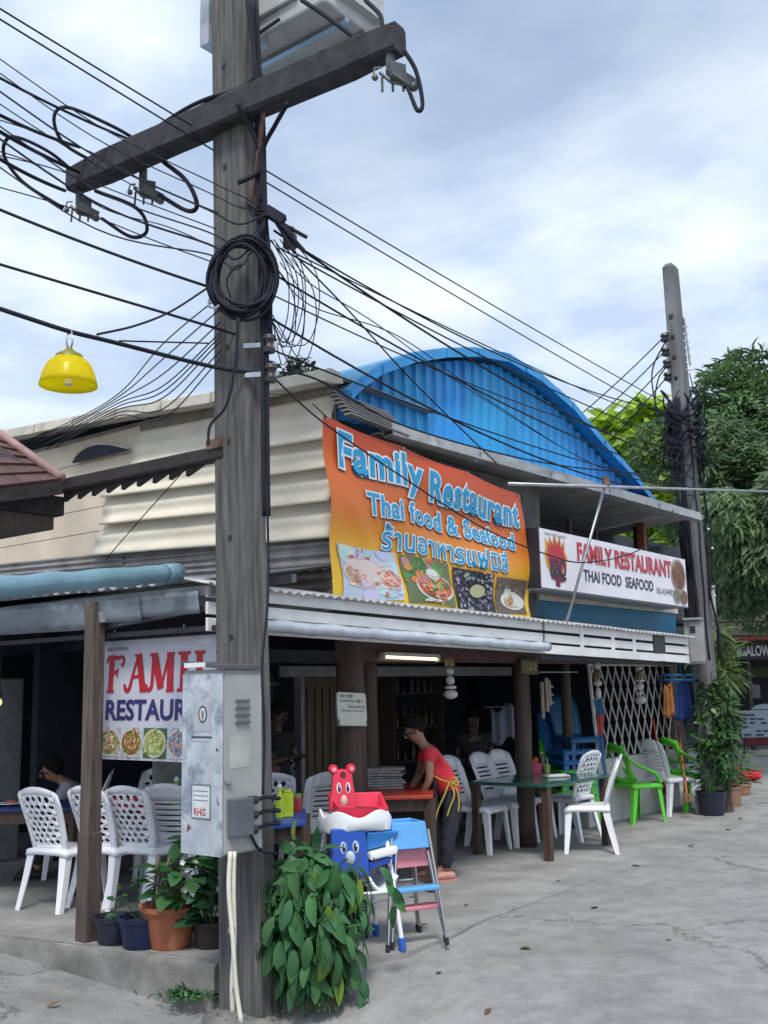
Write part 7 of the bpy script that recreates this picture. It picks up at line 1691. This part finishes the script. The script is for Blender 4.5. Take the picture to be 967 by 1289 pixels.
# --- big-leaved bush by the pole
def big_bush():
    base = gnd(405, 1258, -.12); t = thing('leafy_bush', 'big bush of drooping glossy oval leaves at the foot of the concrete pole', 'bush', base)
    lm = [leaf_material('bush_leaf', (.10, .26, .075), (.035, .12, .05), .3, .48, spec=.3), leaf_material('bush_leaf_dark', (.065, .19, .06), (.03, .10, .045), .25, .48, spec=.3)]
    ly = leaf_material('bush_leaf_yellow', (.24, .36, .03), (.15, .26, .03), .4, .35)
    lms = [leaf_mesh('bush_leaf', .145, .066, .35, .35, 6, lm[0]), leaf_mesh('bush_leaf_b', .125, .06, .3, .2, 6, lm[0]), leaf_mesh('bush_leaf_c', .15, .066, .4, .5, 6, lm[1]), leaf_mesh('bush_leaf_d', .13, .058, .3, .3, 6, lm[1])]
    lmy = leaf_mesh('bush_leaf_y', .18, .075, .35, .35, 6, ly)
    ctr = px(402, 1160, 6.35); rr = random.Random(8)
    st_m = M('bush_stem', (.07, .075, .04), .7)
    for k in range(22):
        a_ = rr.uniform(0, 6.28); r_ = rr.uniform(.03, .30); e_ = ctr + V((r_ * math.cos(a_) * 1.05, r_ * math.sin(a_) * .75, rr.uniform(-.1, .38))); b0 = base + V((rr.uniform(-.12, .12), rr.uniform(-.08, .08), -.05))
        MB().tube(spline([b0, b0.lerp(e_, .5) + V((rr.uniform(-.06, .06), rr.uniform(-.05, .05), .12)), e_], 5), .005, 5).build('stem', st_m, t)
    cnt = 0
    for k in range(296):
        u_ = rr.uniform(0, 2 * math.pi); z_ = rr.uniform(-1, 1)
        # outline of the bush: broad in the middle, narrower at the foot, ragged top leaning to the right
        prof = (1 - abs(z_) ** 2.6) ** .5 * (1.0 if z_ > -.2 else 1 + (z_ + .2) * .25)
        rad = rr.uniform(.62, 1.04) ** .5
        p = ctr + V((.285 * prof * rad * math.cos(u_) + .04 * z_ * (z_ > 0) - .04, .24 * prof * rad * math.sin(u_), .385 * z_ + .04))
        out = V((math.cos(u_), math.sin(u_), 0)); d = out * rr.uniform(.12, .55) + V((rr.uniform(-.4, .4), rr.uniform(-.3, .3), 0)) - ZZ * rr.uniform(.5, 1.2) + ZZ * max(0, z_ - .5) * 2.2
        tip = p + d.normalized() * .14; hid = False
        for q in (p, tip):
            w_ = q - CAMP; X, Y = CX + FPX * w_.dot(CR) / w_.dot(FW), CY - FPX * w_.dot(CU) / w_.dot(FW)
            if X > 392 and Y < 1084: hid = True
        if hid: continue          # the high chair stands clear of the leaves here
        leaf_obj(lmy if k % 41 == 5 else rr.choice(lms), t, p, d, out * 1.1 + ZZ * .4, rr.uniform(-.6, .6), rr.uniform(.5, 1.25))
    def gen():
        for k in range(1300):
            u_ = rr.uniform(0, 6.28); z_ = rr.uniform(-1, .95); prof = (1 - abs(z_) ** 2.6) ** .5; rad = rr.uniform(.1, .75)
            if z_ > .62 and math.cos(u_) > -.2: continue
            yield ctr + V((.29 * prof * rad * math.cos(u_) - .02 + .05 * z_ * (z_ > 0), .23 * prof * rad * math.sin(u_), .37 * z_ + .04)), rdir(rr, -.6), ZZ, rr.uniform(-1, 1), rr.uniform(.8, 1.1)
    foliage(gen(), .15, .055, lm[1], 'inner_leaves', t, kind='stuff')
    # long sprigs escaping to the right, one with an orange tip
    for pts in ([(470, 1080, 6.3), (490, 1110, 6.35), (498, 1140, 6.4)], [(440, 1200, 6.2), (452, 1225, 6.25), (458, 1255, 6.3)]):
        P = spline([px(*q) for q in pts], 5); MB().tube(P, .004, 5).build('stem', st_m, t)
        for i in range(2, len(P), 2): leaf_obj(lms[i % 4], t, P[i], V((rr.uniform(-.6, .8), -.3, -.7)), V((0, -1, .4)), rr.uniform(-.5, .5), .75)
big_bush()
# --- terracotta pot with a leafy plant, left of the pole
def pot(t, c, r0, r1, h, m, rimh=.03, nm='pot', scallop=0.0):
    n = 24; R_ = []
    for rr_, z_ in ((r0 * .96, 0), (r0, .01), (r1 * .97, h - rimh), (r1 * 1.05, h - rimh + .004), (r1 * 1.07, h), (r1 * .95, h), (r1 * .9, h - .03)):
        R_.append([c + V((rr_ * (1 + (scallop * math.cos(6 * 2 * math.pi * j / n) if z_ > h * .8 else 0)) * math.cos(2 * math.pi * j / n), rr_ * math.sin(2 * math.pi * j / n), z_)) for j in range(n)])
    loft(MB(), R_).build(nm, m, t, smooth=50)
    MB().lathe([(r1 * .9, h - .035), (0, h - .025)], 16, c).build('soil', M('soil', (.035, .025, .02), .95), t)
terra = M('terracotta', (.36, .12, .055), .75, var=.2, scale=5, patch=((.42, .24, .16), 5, .58, .15))
def terracotta_plant():
    c = gnd(214, 1192, 0); t = thing('potted_plant', 'terracotta pot with a leafy plant and small white flowers beside the pole', 'potted plant', c)
    pot(t, c, .125, .185, .26, terra, .035, scallop=.03)
    g = leaf_material('pot_leaf', (.07, .20, .05), (.02, .075, .03), .3, .4); rr = random.Random(5)
    big = [leaf_mesh('pot_leaf', .16, .11, .2, .3, 6, g), leaf_mesh('pot_leaf_b', .12, .085, .25, .2, 6, g)]
    for k in range(70):
        a_ = rr.uniform(0, 6.28); r_ = rr.uniform(.02, .22); p = c + V((.07 + r_ * math.cos(a_), r_ * math.sin(a_) * .8, .25 + rr.uniform(.0, .26))); d = V((math.cos(a_), math.sin(a_) - .2, rr.uniform(-.3, .5)))
        leaf_obj(rr.choice(big), t, p, d, ZZ, rr.uniform(-.5, .5), rr.uniform(.5, 1.1))
        if k % 3 == 0: MB().tube([c + V((.03 * math.cos(a_), .03 * math.sin(a_), .22)), p.lerp(c + ZZ * .25, .5) + ZZ * .05, p], .004, 5).build('stem', M('green_stem', (.06, .12, .04), .6), t)
    lg = leaf_mesh('broad_leaf', .34, .17, .25, .5, 8, g)
    for dx_, d in ((.05, V((.7, -.3, .25))), (.12, V((1, -.1, .0))), (.0, V((.3, .4, .6))), (.1, V((.9, .3, .35)))): leaf_obj(lg, t, c + V((dx_, -.02, .50)), d, ZZ, .1, 1)
    wf = M('white_petal', (.75, .75, .72), .6)
    for k in range(16):
        a_ = rr.uniform(0, 6.28); p = c + V((.10 + rr.uniform(-.02, .28), rr.uniform(-.2, .05), .34 + rr.uniform(0, .22))); mb = MB()
        for q in range(5): 
            b_ = q * 2 * math.pi / 5; e1 = V((math.cos(b_), -.35, math.sin(b_))) * .017; e2 = V((math.cos(b_ + .5), -.35, math.sin(b_ + .5))) * .014; e3 = V((math.cos(b_ - .5), -.35, math.sin(b_ - .5))) * .014
            mb.add([p, p + e3, p + e1 * 1.2, p + e2], [(0, 1, 2, 3)])
        mb.build('flower', wf, t)
    for pts in ([(190, 1150), (196, 1110), (200, 1075)], [(196, 1140), (205, 1105), (214, 1080)]): MB().tube([px(*q, c.y) for q in pts], .011, 8).build('stake', M('stake', (.23, .15, .11), .8), t)
terracotta_plant()
def black_pot(label, X, Y, r0, r1, h, n, m, plantm, seed, tall=.2, L_=.10, W_=.05, dd=None):
    c = gnd(X, Y, 0) if dd is None else V((px(X, Y, dd).x, dd, 0)); t = thing('potted_plant', label, 'potted plant', c); pot(t, c, r0, r1, h, m); rr = random.Random(seed)
    me = [leaf_mesh('small_leaf', L_, W_, .25, .35, 4, plantm), leaf_mesh('small_leaf_b', L_ * .8, W_ * .9, .25, .2, 4, plantm)]
    for k in range(n):
        a_ = rr.uniform(0, 6.28); r_ = rr.uniform(.0, r1 * 1.3); p = c + V((r_ * math.cos(a_), r_ * math.sin(a_), h + rr.uniform(0, tall))); leaf_obj(rr.choice(me), t, p, V((math.cos(a_), math.sin(a_), rr.uniform(-.2, .9))), ZZ, rr.uniform(-.6, .6), rr.uniform(.7, 1.2))
        if k % 3 == 0: MB().tube([c + V((r_ * .2 * math.cos(a_), r_ * .2 * math.sin(a_), h - .03)), p], .004, 5).build('stem', M('green_stem', (.06, .12, .04)), t)
    return t
pl1 = leaf_material('plant_green', (.06, .18, .05), (.02, .07, .03), .3, .4); pl2 = leaf_material('plant_bright', (.12, .27, .05), (.05, .13, .03), .35, .4)
dkpot = M('black_pot', (.018, .022, .045), .45, var=.2); bluepot = M('dark_blue_pot', (.008, .016, .06), .4, var=.2)
black_pot('black pot with a few yellowish stems right beside the grey post', 143, 1187, .10, .125, .17, 10, dkpot, pl2, 3, .16, .06, .03)
black_pot('dark blue pot with a small pale plant next to the terracotta pot', 178, 1192, .115, .15, .19, 12, bluepot, pl1, 4, .16, .07, .05)
# dark pots and foliage between the terracotta pot and the pole
black_pot('dark green leafy plant in a dark pot squeezed against the concrete pole', 264, 1192, .09, .11, .16, 60, M('brown_pot', (.03, .02, .02), .7, var=.2), leaf_material('plant_deep', (.04, .13, .045), (.012, .05, .025), .25, .4), 6, .55, .15, .09)
# grass tuft at the kerb foot
def tuft(name, label, c, n, L_, sx, sy, mat, seed):
    rr = random.Random(seed)
    def gen():
        for k in range(n): yield c + V((rr.gauss(0, sx), rr.gauss(0, sy), rr.uniform(0, .03))), V((rr.uniform(-1, 1), rr.uniform(-1, 1), rr.uniform(.2, 1.1))), ZZ, rr.uniform(-1, 1), rr.uniform(.6, 1.2)
    o = foliage(gen(), L_, L_ * .28, mat, name, None, kind='stuff', org=tuple(c)); o['label'] = label; return o
c = gnd(243, 1256, -.20); tuft('weeds', 'low green weeds at the kerb foot', c, 260, .06, .09, .06, pl1, 2)
c = gnd(330, 1285, -.26); tuft('weeds', 'small weeds round the pole foot', c, 60, .04, .12, .05, pl1, 5)
# --- right: bush and pots at the building end
def shrub(name, label, cat, base, ctr, rx, ry, rz, n, L_, W_, mat, seed, inner=400, droop=.4, stems=10, up=.2):
    t = thing(name, label, cat, base); rr = random.Random(seed); cl = [(ctr + V((rx * q.x * .75, ry * q.y * .75, rz * q.z * .75)), rr.uniform(.28, .5)) for q in (rdir(rr) for _ in range(22))]
    def gen():
        for k in range(n):
            c_, s_ = rr.choice(cl); q = rdir(rr); p = c_ + V((rx * q.x * s_, ry * q.y * s_, rz * q.z * s_)) * rr.uniform(.6, 1.05); d = (q * .8 + V((rr.uniform(-.5, .5), rr.uniform(-.5, .5), rr.uniform(-.4, .4))) + ZZ * (up - .3)); yield p, d, q + ZZ * .7, rr.uniform(-.7, .7), rr.uniform(.6, 1.25)
    foliage(gen(), L_, W_, mat, 'foliage', t, droop=droop)
    for k in range(stems):
        e_ = rr.choice(cl)[0]; MB().tube(spline([base + V((rr.uniform(-.06, .06), rr.uniform(-.06, .06), -.02)), base.lerp(e_, .5) + V((rr.uniform(-.1, .1), rr.uniform(-.1, .1), .1)), e_], 4), .010, 5).build('stem', M('shrub_stem', (.09, .07, .05), .8), t)
    return t
DB = 13.15
b_ = gnd(896, 1006, 0)
shrub('leafy_bush', 'dense green bush at the end of the low wall in front of the far pole', 'bush', b_, px(902, 915, DB + .3), .20, .22, .60, 1900, .14, .045, leaf_material('bushr_leaf', (.10, .23, .075), (.04, .11, .045), .35, .4), 11)
b2 = px(905, 830, DB + .3); b3 = b2.copy(); b3.z = 0
shrub('leafy_shrub', 'pale yellow-green shrub with long leaves rising behind the grey meter box', 'shrub', b3, px(905, 825, DB + .9), .22, .3, .50, 330, .30, .055, leaf_material('pale_leaf', (.14, .22, .07), (.06, .11, .04), .4, .4), 13, stems=8)
black_pot('tall black flower pot with dark foliage at the foot of the far pole', 897, 1026, .14, .175, .28, 80, dkpot, pl1, 8, .60, .16, .06)
black_pot('tan clay flower pot with pinkish green plant, in front at the right', 918, 1014, .15, .17, .24, 46, M('tan_clay', (.34, .19, .12), .8, var=.2), leaf_material('mixed_leaf', (.13, .20, .06), (.10, .07, .05), .3, .4), 9, .26, .13, .05)
black_pot('green fern-like plant in a low pot right of the tan clay pot', 933, 1000, .12, .15, .15, 60, M('tan_clay', (.34, .19, .12)), pl2, 10, .42, .18, .05)
black_pot('brick-red pot half hidden behind the green bush', 921, 985, .16, .2, .25, 20, M('brick_pot', (.28, .08, .05), .8), pl1, 12, .3, .15, .06)
c = gnd(946, 982, 0); t = thing('red_bag', 'crumpled red plastic bag lying on the street at the right', 'bag', c)
mb = MB(); mb.ball(c + ZZ * .08, (.17, .12, .085), 14, 9); mb.v = [p + V((random.uniform(-.02, .02), random.uniform(-.02, .02), random.uniform(-.015, .015))) for p in mb.v]; mb.build('bag_body', M('red_bag_plastic', (.50, .02, .03), .35), t); MB().tube([c + V((.1, 0, .12)), c + V((.16, .02, .18)), c + V((.2, 0, .13))], .012, 6).build('bag_handle', M('red_bag_plastic', (.50, .02, .03)), t)

# ================================================================== TREES
bark = M('bark', (.11, .09, .075), .9, var=.4, scale=6, stretch=(3, 3, .6), bump=.6, bscale=20)
def tree(name, label, base, trunk_top, r0, clumps, n, L_, W_, mat, seed, droop=.4, dz=-.5, limbs=8, seg=3):
    """clumps: (centre, rx, ry, rz)"""
    t = thing(name, label, 'tree', base); rr = random.Random(seed)
    P = spline([base - ZZ * .1, base.lerp(trunk_top, .35) + V((rr.uniform(-.2, .2), rr.uniform(-.2, .2), 0)), base.lerp(trunk_top, .7) + V((rr.uniform(-.2, .2), rr.uniform(-.2, .2), 0)), trunk_top], 5)
    MB().tube(P, [r0 * (1.15 - .75 * i / (len(P) - 1)) for i in range(len(P))], 12).build('trunk', bark, t, smooth=True)
    for k in range(limbs):
        c_ = clumps[k % len(clumps)][0]; i = rr.randrange(len(P) // 2, len(P)); a_ = P[i]
        MB().tube(spline([a_, a_.lerp(c_, .5) + V((rr.uniform(-.3, .3), rr.uniform(-.3, .3), rr.uniform(.0, .5))), c_], 5), [r0 * .38 * (1 - .8 * q / 10) for q in range(11)], 7).build('limb', bark, t, smooth=True)
    wts = [c_[1] * c_[2] + c_[1] * c_[3] for c_ in clumps]; tw = sum(wts); ci = 0
    for (c_, rx, ry, rz), w_ in zip(clumps, wts):
        sub = [(rdir(rr), rr.uniform(.25, .48), rr.uniform(.45, .95)) for _ in range(max(6, int(22 * w_ / tw * len(clumps) ** .5)))]
        def gen():
            for k in range(int(n * w_ / tw)):
                q0, s_, f_ = rr.choice(sub); q = rdir(rr); p = c_ + V((rx * (q0.x * f_ + q.x * s_), ry * (q0.y * f_ + q.y * s_), rz * (q0.z * f_ + q.z * s_)))
                d = q0 * .5 + V((rr.uniform(-.7, .7), rr.uniform(-.7, .7), rr.uniform(-.3, .3))) + ZZ * dz; yield p, d, q0 + ZZ * .8, rr.uniform(-.8, .8), rr.uniform(.6, 1.3)
        foliage(gen(), L_, W_, mat, 'crown', t, seg=seg, droop=droop)
    return t
# large drooping tree at the right edge
tr_m = leaf_material('tree_leaf', (.13, .215, .085), (.055, .11, .045), .35, .5, spec=.4)
D = 19.0; bq = px(1075, 960, D); bq.z = 0
cl = [(px(935, 560, 18.5), 1.35, 1.8, 1.3), (px(1000, 520, 19), 1.7, 2, 1.5), (px(925, 640, 17.6), 1.0, 1.4, 1.2), (px(975, 660, 17.5), 1.4, 1.5, 1.4), (px(945, 715, 18.5), 1.05, 1.3, .75), (px(1020, 720, 18), 1.5, 1.6, .9), (px(905, 560, 19), .8, 1.2, 1.1), (px(900, 690, 18.5), .7, 1.0, 1.2), (px(890, 620, 19), .6, 1, .9), (px(955, 610, 18), 1.2, 1.3, 1.2), (px(920, 690, 18), 1.0, 1.2, 1.1), (px(975, 560, 18.5), 1.3, 1.4, 1.2), (px(1040, 620, 19), 1.6, 1.8, 1.8)]
tree('drooping_tree', 'large dark green tree with long drooping leaves at the right edge', bq, px(1010, 640, D), .26, cl, 60000, .20, .042, tr_m, 31, .35, -.25, 10)
# yellow-green tree behind the gable's right end
yt = leaf_material('yellow_leaf', (.40, .54, .06), (.22, .37, .045), .5, .4)
D = 20.5; bq = px(830, 960, D); bq.z = 0
cl = [(px(792, 538, D), .60, .7, .42), (px(806, 575, D), .75, .8, .5), (px(845, 640, D), .75, .8, .8), (px(830, 690, D), .7, .8, .8), (px(862, 720, D), .5, .7, .8)]
tree('bright_tree', 'bright yellow-green tree rising behind the right end of the blue gable', bq, px(822, 640, D), .12, cl, 3600, .36, .13, yt, 41, .45, -.25, 8)
mt = leaf_material('mid_leaf', (.14, .24, .06), (.07, .14, .045), .4, .4)
D = 22.0; bq = px(858, 960, D); bq.z = 0
cl = [(px(850, 615, D), .8, .8, .8), (px(870, 690, D), .8, .8, 1.1), (px(835, 650, D), .7, .7, .7), (px(880, 600, D), .5, .7, .8)]
tree('dark_tree', 'darker green tree behind the far pole, beneath the bright crown', bq, px(858, 660, D), .14, cl, 3200, .36, .12, mt, 43, .45, -.4, 8)
# small distant crown behind the roof
D = 26.0; bq = px(365, 900, D); bq.z = 0
cl = [(px(352, 470, D), .45, .5, .40), (px(378, 462, D), .35, .4, .28), (px(366, 486, D), .75, .6, .35), (px(340, 490, D), .3, .5, .5)]
tree('distant_tree', 'small distant tree crown showing above the roof right of the concrete pole', bq, px(362, 520, D), .16, cl, 900, .20, .09, leaf_material('distant_leaf', (.06, .095, .05), (.03, .05, .03), .2, .5), 47, .3, -.1, 6)
# ================================================================== BUNGALOW OFFICE ACROSS THE SIDE STREET
def bungalow():
    D = 24.0; c = px(985, 945, D); c.z = 0; t = thing('bungalow_office', 'dark thatched office with a red roof edge and white BUNGALOW lettering at the far right', 'building', c)
    z = lambda y: px(960, y, D).z
    def bx(x0, x1, y0, y1, d0, d1): 
        a_, b_ = px(x0, 880, d0).x, px(x1, 880, d0).x; return MB().box8([V((a_, d0, z(y1))), V((b_, d0, z(y1))), V((b_, d1, z(y1))), V((a_, d1, z(y1))), V((a_, d0, z(y0))), V((b_, d0, z(y0))), V((b_, d1, z(y0))), V((a_, d1, z(y0)))])
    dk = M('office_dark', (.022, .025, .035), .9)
    x0, x1 = px(900, 880, D).x, px(1150, 880, D).x
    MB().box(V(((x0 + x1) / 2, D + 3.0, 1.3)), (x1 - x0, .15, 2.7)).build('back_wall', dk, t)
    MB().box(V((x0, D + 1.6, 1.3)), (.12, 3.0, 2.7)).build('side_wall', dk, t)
    # name board
    bx(905, 1130, 808, 830, D, D + .12).build('name_board', M('board_dark', (.028, .03, .04), .7), t)
    zt, zb_ = z(811), z(827)
    lettering('BUNGALOW', M('bungalow_white', (.62, .64, .66), .5), t, lambda a_, b: V((a_, D - .01, b)), px(911, 820, D).x, px(970, 820, D).x, zb_ + .02, zt - .02, .03)
    MB().add([V((x0 - .3, D - .3, z(806))), V((x1, D - .3, z(800))), V((x1, D + .3, z(794))), V((x0 - .3, D + .3, z(802)))], [(0, 1, 2, 3)]).build('red_roof_edge', M('roof_red', (.22, .035, .03), .7, var=.3), t, solid=.08)
    # thatched roof
    th = M('thatch', (.075, .065, .05), .95, var=.5, scale=5, stretch=(14, 2, 2), bump=.7, bscale=30)
    for k in range(5):
        f0, f1 = k / 5, (k + 1) / 5 + .06
        MB().add([V((x0 - .3, D - .25 + 2.4 * f0, z(802) + 1.7 * f0)), V((x1, D - .25 + 2.4 * f0, z(802) + 1.7 * f0)), V((x1, D - .25 + 2.4 * f1, z(802) + 1.7 * f1 - .06)), V((x0 - .3, D - .25 + 2.4 * f1, z(802) + 1.7 * f1 - .06))], [(0, 1, 2, 3)]).build('thatch_course', th, t, solid=.09)
    for X in (915, 944, 1000): bx(X, X + 4, 830, 945, D + .1, D + .25).build('post', M('office_post', (.05, .045, .045), .8), t)
    bx(934, 1010, 838, 852, D + 1.5, D + 1.6).build('green_panel', M('office_green', (.05, .09, .03), .8), t)
    bx(948, 958, 862, 880, D + 1.5, D + 1.55).build('pale_paper', M('office_paper', (.25, .25, .27), .8), t)
    bx(930, 1010, 926, 934, D - 1.0, D - .8).build('red_counter', M('office_red', (.20, .03, .04), .7), t)
    # notice boards leaning in front
    D2 = 22.5
    b = thing('notice_board', 'pale blue notice board with rows of dark writing in front of the bungalow office', 'notice board', px(950, 930, D2))
    q = lambda X, Y, e=0.0: px(X, Y, D2) + V((0, -e, 0))
    def pl(pts, m, nm, e=0.0, th_=.03): 
        MB().prism([q(X, Y, e) for X, Y in pts], V((0, th_, 0))).build(nm, m, b)
    pl([(931, 895), (1000, 892), (1000, 926), (935, 929)], M('board_paleblue', (.33, .40, .47), .6, var=.15), 'board')
    pl([(947, 893), (952, 888), (964, 886), (976, 888), (984, 892)], M('board_paleblue', (.33, .40, .47)), 'board_top')
    ink = M('board_ink', (.05, .06, .09), .7)
    for r_, segs in enumerate(([(933, 950)], [(935, 941), (944, 951), (953, 962)], [(935, 941), (944, 950), (958, 965)], [(936, 942)], [(952, 958), (961, 968)], [(937, 946), (952, 962)])):
        for (xa, xb) in segs: y_ = 899 + r_ * 5; pl([(xa, y_), (xb, y_ - .3), (xb, y_ + 2.0), (xa, y_ + 2.3)], ink, 'writing', .012, .004)
    for X in (938, 990): MB().bar(q(X, 928), V((q(X, 928).x, D2 + .2, 0)), .05, .05).build('board_leg', M('office_post', (.05, .045, .045)), b)
bungalow()
# row of green hedge trees closing the view behind the office and along the side street
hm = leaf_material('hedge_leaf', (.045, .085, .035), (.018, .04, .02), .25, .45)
for i, (X, Y, D, rx, rz_) in enumerate(((930, 770, 29, 2.2, 2.0), (1010, 700, 31, 3.0, 2.8), (880, 800, 27, 1.4, 1.8))):
    bq = px(X, 930, D); bq.z = 0
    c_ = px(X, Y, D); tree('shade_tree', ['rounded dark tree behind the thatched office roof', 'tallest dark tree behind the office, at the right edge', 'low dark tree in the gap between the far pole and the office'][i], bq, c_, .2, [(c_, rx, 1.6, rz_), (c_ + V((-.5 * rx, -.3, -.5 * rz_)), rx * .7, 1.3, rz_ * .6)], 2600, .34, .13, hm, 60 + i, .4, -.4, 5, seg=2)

# fallen leaves and scraps on the street
def litter():
    rr = random.Random(77); dm = [M('dry_leaf', (.20, .13, .06), .8, var=.3, rnd=.3), M('olive_leaf', (.13, .14, .05), .8, var=.3, rnd=.3)]
    mes = [leaf_mesh('fallen_leaf', .09, .04, .5, -.15, 4, dm[0]), leaf_mesh('fallen_leaf_b', .07, .035, .7, .1, 4, dm[1])]
    LW_ = ['against the pole foot at the bottom', 'under the front of the leafy bush', 'just right of the bush at the bottom', 'beside the right edge of the bush', 'on the street right of the bush at the bottom', 'in front of the chrome legged high chairs', 'nearest the bottom centre of the open street', 'in the middle of the street, below the table', 'near the slab edge beside the high chairs', 'on the street below the nearest white chair', 'on the street in front of the first green chair', 'on the floor in front of the woman in red', 'before the green chairs, close to the pots', 'on the street right of the flower pots', 'on the street below the kerb and weeds', 'nearest the bottom left corner', 'close to the left edge below the kerb', 'in front of the green table', 'farthest off, beside the red bag', 'on the far right of the open street']
    for k, (X, Y) in enumerate(((352, 1278), (402, 1275), (452, 1262), (470, 1248), (505, 1262), (548, 1215), (611, 1252), (668, 1190), (522, 1168), (744, 1142), (806, 1090), (590, 1140), (866, 1066), (920, 1045), (160, 1240), (95, 1262), (60, 1225), (700, 1110), (935, 1032), (838, 1180))):
        p = gnd(X, Y, 0); s_, t_, _ = st(p); inside = t_ > -.6 and s_ > .9
        p.z = (0 if inside else street_z(s_, t_)) + .006
        o = bpy.data.objects.new('fallen_leaf', mes[k % 2]); COL.objects.link(o); a = rr.uniform(0, 6.28)
        o.matrix_world = leaf_matrix(p, V((math.cos(a), math.sin(a), rr.uniform(-.02, .08))), ZZ, rr.uniform(-.1, .1), rr.uniform(.5, 1.1))
        tag(o, 'small dry leaf on the concrete, ' + LW_[k], 'leaf', 'fallen leaves on the concrete')
litter()
# dim shelves with bottles deep inside
def shelf(label, c, ex, n, seed):
    t = thing('storage_shelf', label, 'shelf', c); rr = random.Random(seed); wd = 1.1; en = ex.cross(ZZ)
    m = M('shelf_wood', (.12, .09, .07), .7, var=.2)
    for z in (.6, 1.05, 1.5): MB().bar(c + ZZ * z, c + ex * wd + ZZ * z, .28, .025).build('shelf_board', m, t)
    for a in (0, wd): MB().bar(c + ex * a, c + ex * a + ZZ * 1.75, .04, .28, up=en).build('upright', m, t)
    bc = [M('bottle_%s' % q, col, .25, var=.1) for q, col in (('amber', (.08, .04, .02)), ('green', (.03, .06, .03)), ('red', (.10, .02, .02)), ('pale', (.14, .14, .13)), ('yellow', (.14, .10, .03)))]
    for z in (.6, 1.05, 1.5):
        for k in range(n):
            p = c + ex * (.08 + (wd - .16) * k / (n - 1) + rr.uniform(-.02, .02)) + ZZ * (z + .0125); r_ = rr.uniform(.028, .045); h = rr.uniform(.14, .27)
            b = MB().lathe([(r_, 0), (r_, h * .6), (r_ * .4, h * .8), (r_ * .4, h)], 10, p).build('bottle', rr.choice(bc), None, org=p, smooth=40); tag(b, ORD[k].replace('topmost', 'first') + ' bottle from the left on the ' + {.6: 'bottom', 1.05: 'middle', 1.5: 'top'}[z] + ' board of the inner shelf', 'bottle', 'bottles on the inner shelves')
shelf('dim wooden shelf of bottles against the inner back wall right of the middle column', S(6.6, 4.05, 0), UU, 7, 2)
c = S(1.2, 4.6, 0); t = thing('refrigerator', 'pale drinks refrigerator standing deep inside behind the seated man', 'refrigerator', c)
MB().fbox(.9, 1.5, 4.6, 5.2, 0, 1.75).build('fridge_body', M('fridge_white', (.30, .32, .34), .4), t, bevel=.02); MB().fbox(.885, .9, 4.66, 5.14, .25, 1.6).build('glass_door', M('fridge_glass', (.05, .09, .10), .15), t); MB().fbox(.87, .885, 4.70, 4.72, .7, 1.2).build('handle', steel, t)

# warm bulb glimpsed at the left edge, inside
c = px(-1, 884, 8.6); t = thing('hanging_bulb', 'small warm lit bulb hanging inside at the left edge', 'lamp', c)
MB().ball(c, (.022, .022, .028), 12, 8).build('bulb', M('bulb_glow', (.9, .7, .4), .4, emit=((1, .6, .25), 1.2)), t, smooth=True)
MB().lathe([(.02, .04), (.022, .08), (.01, .09)], 10, c).build('socket', black_plastic, t); MB().tube([c + ZZ * .09, c + ZZ * .55], .005, 6).build('flex', cable_black, t)
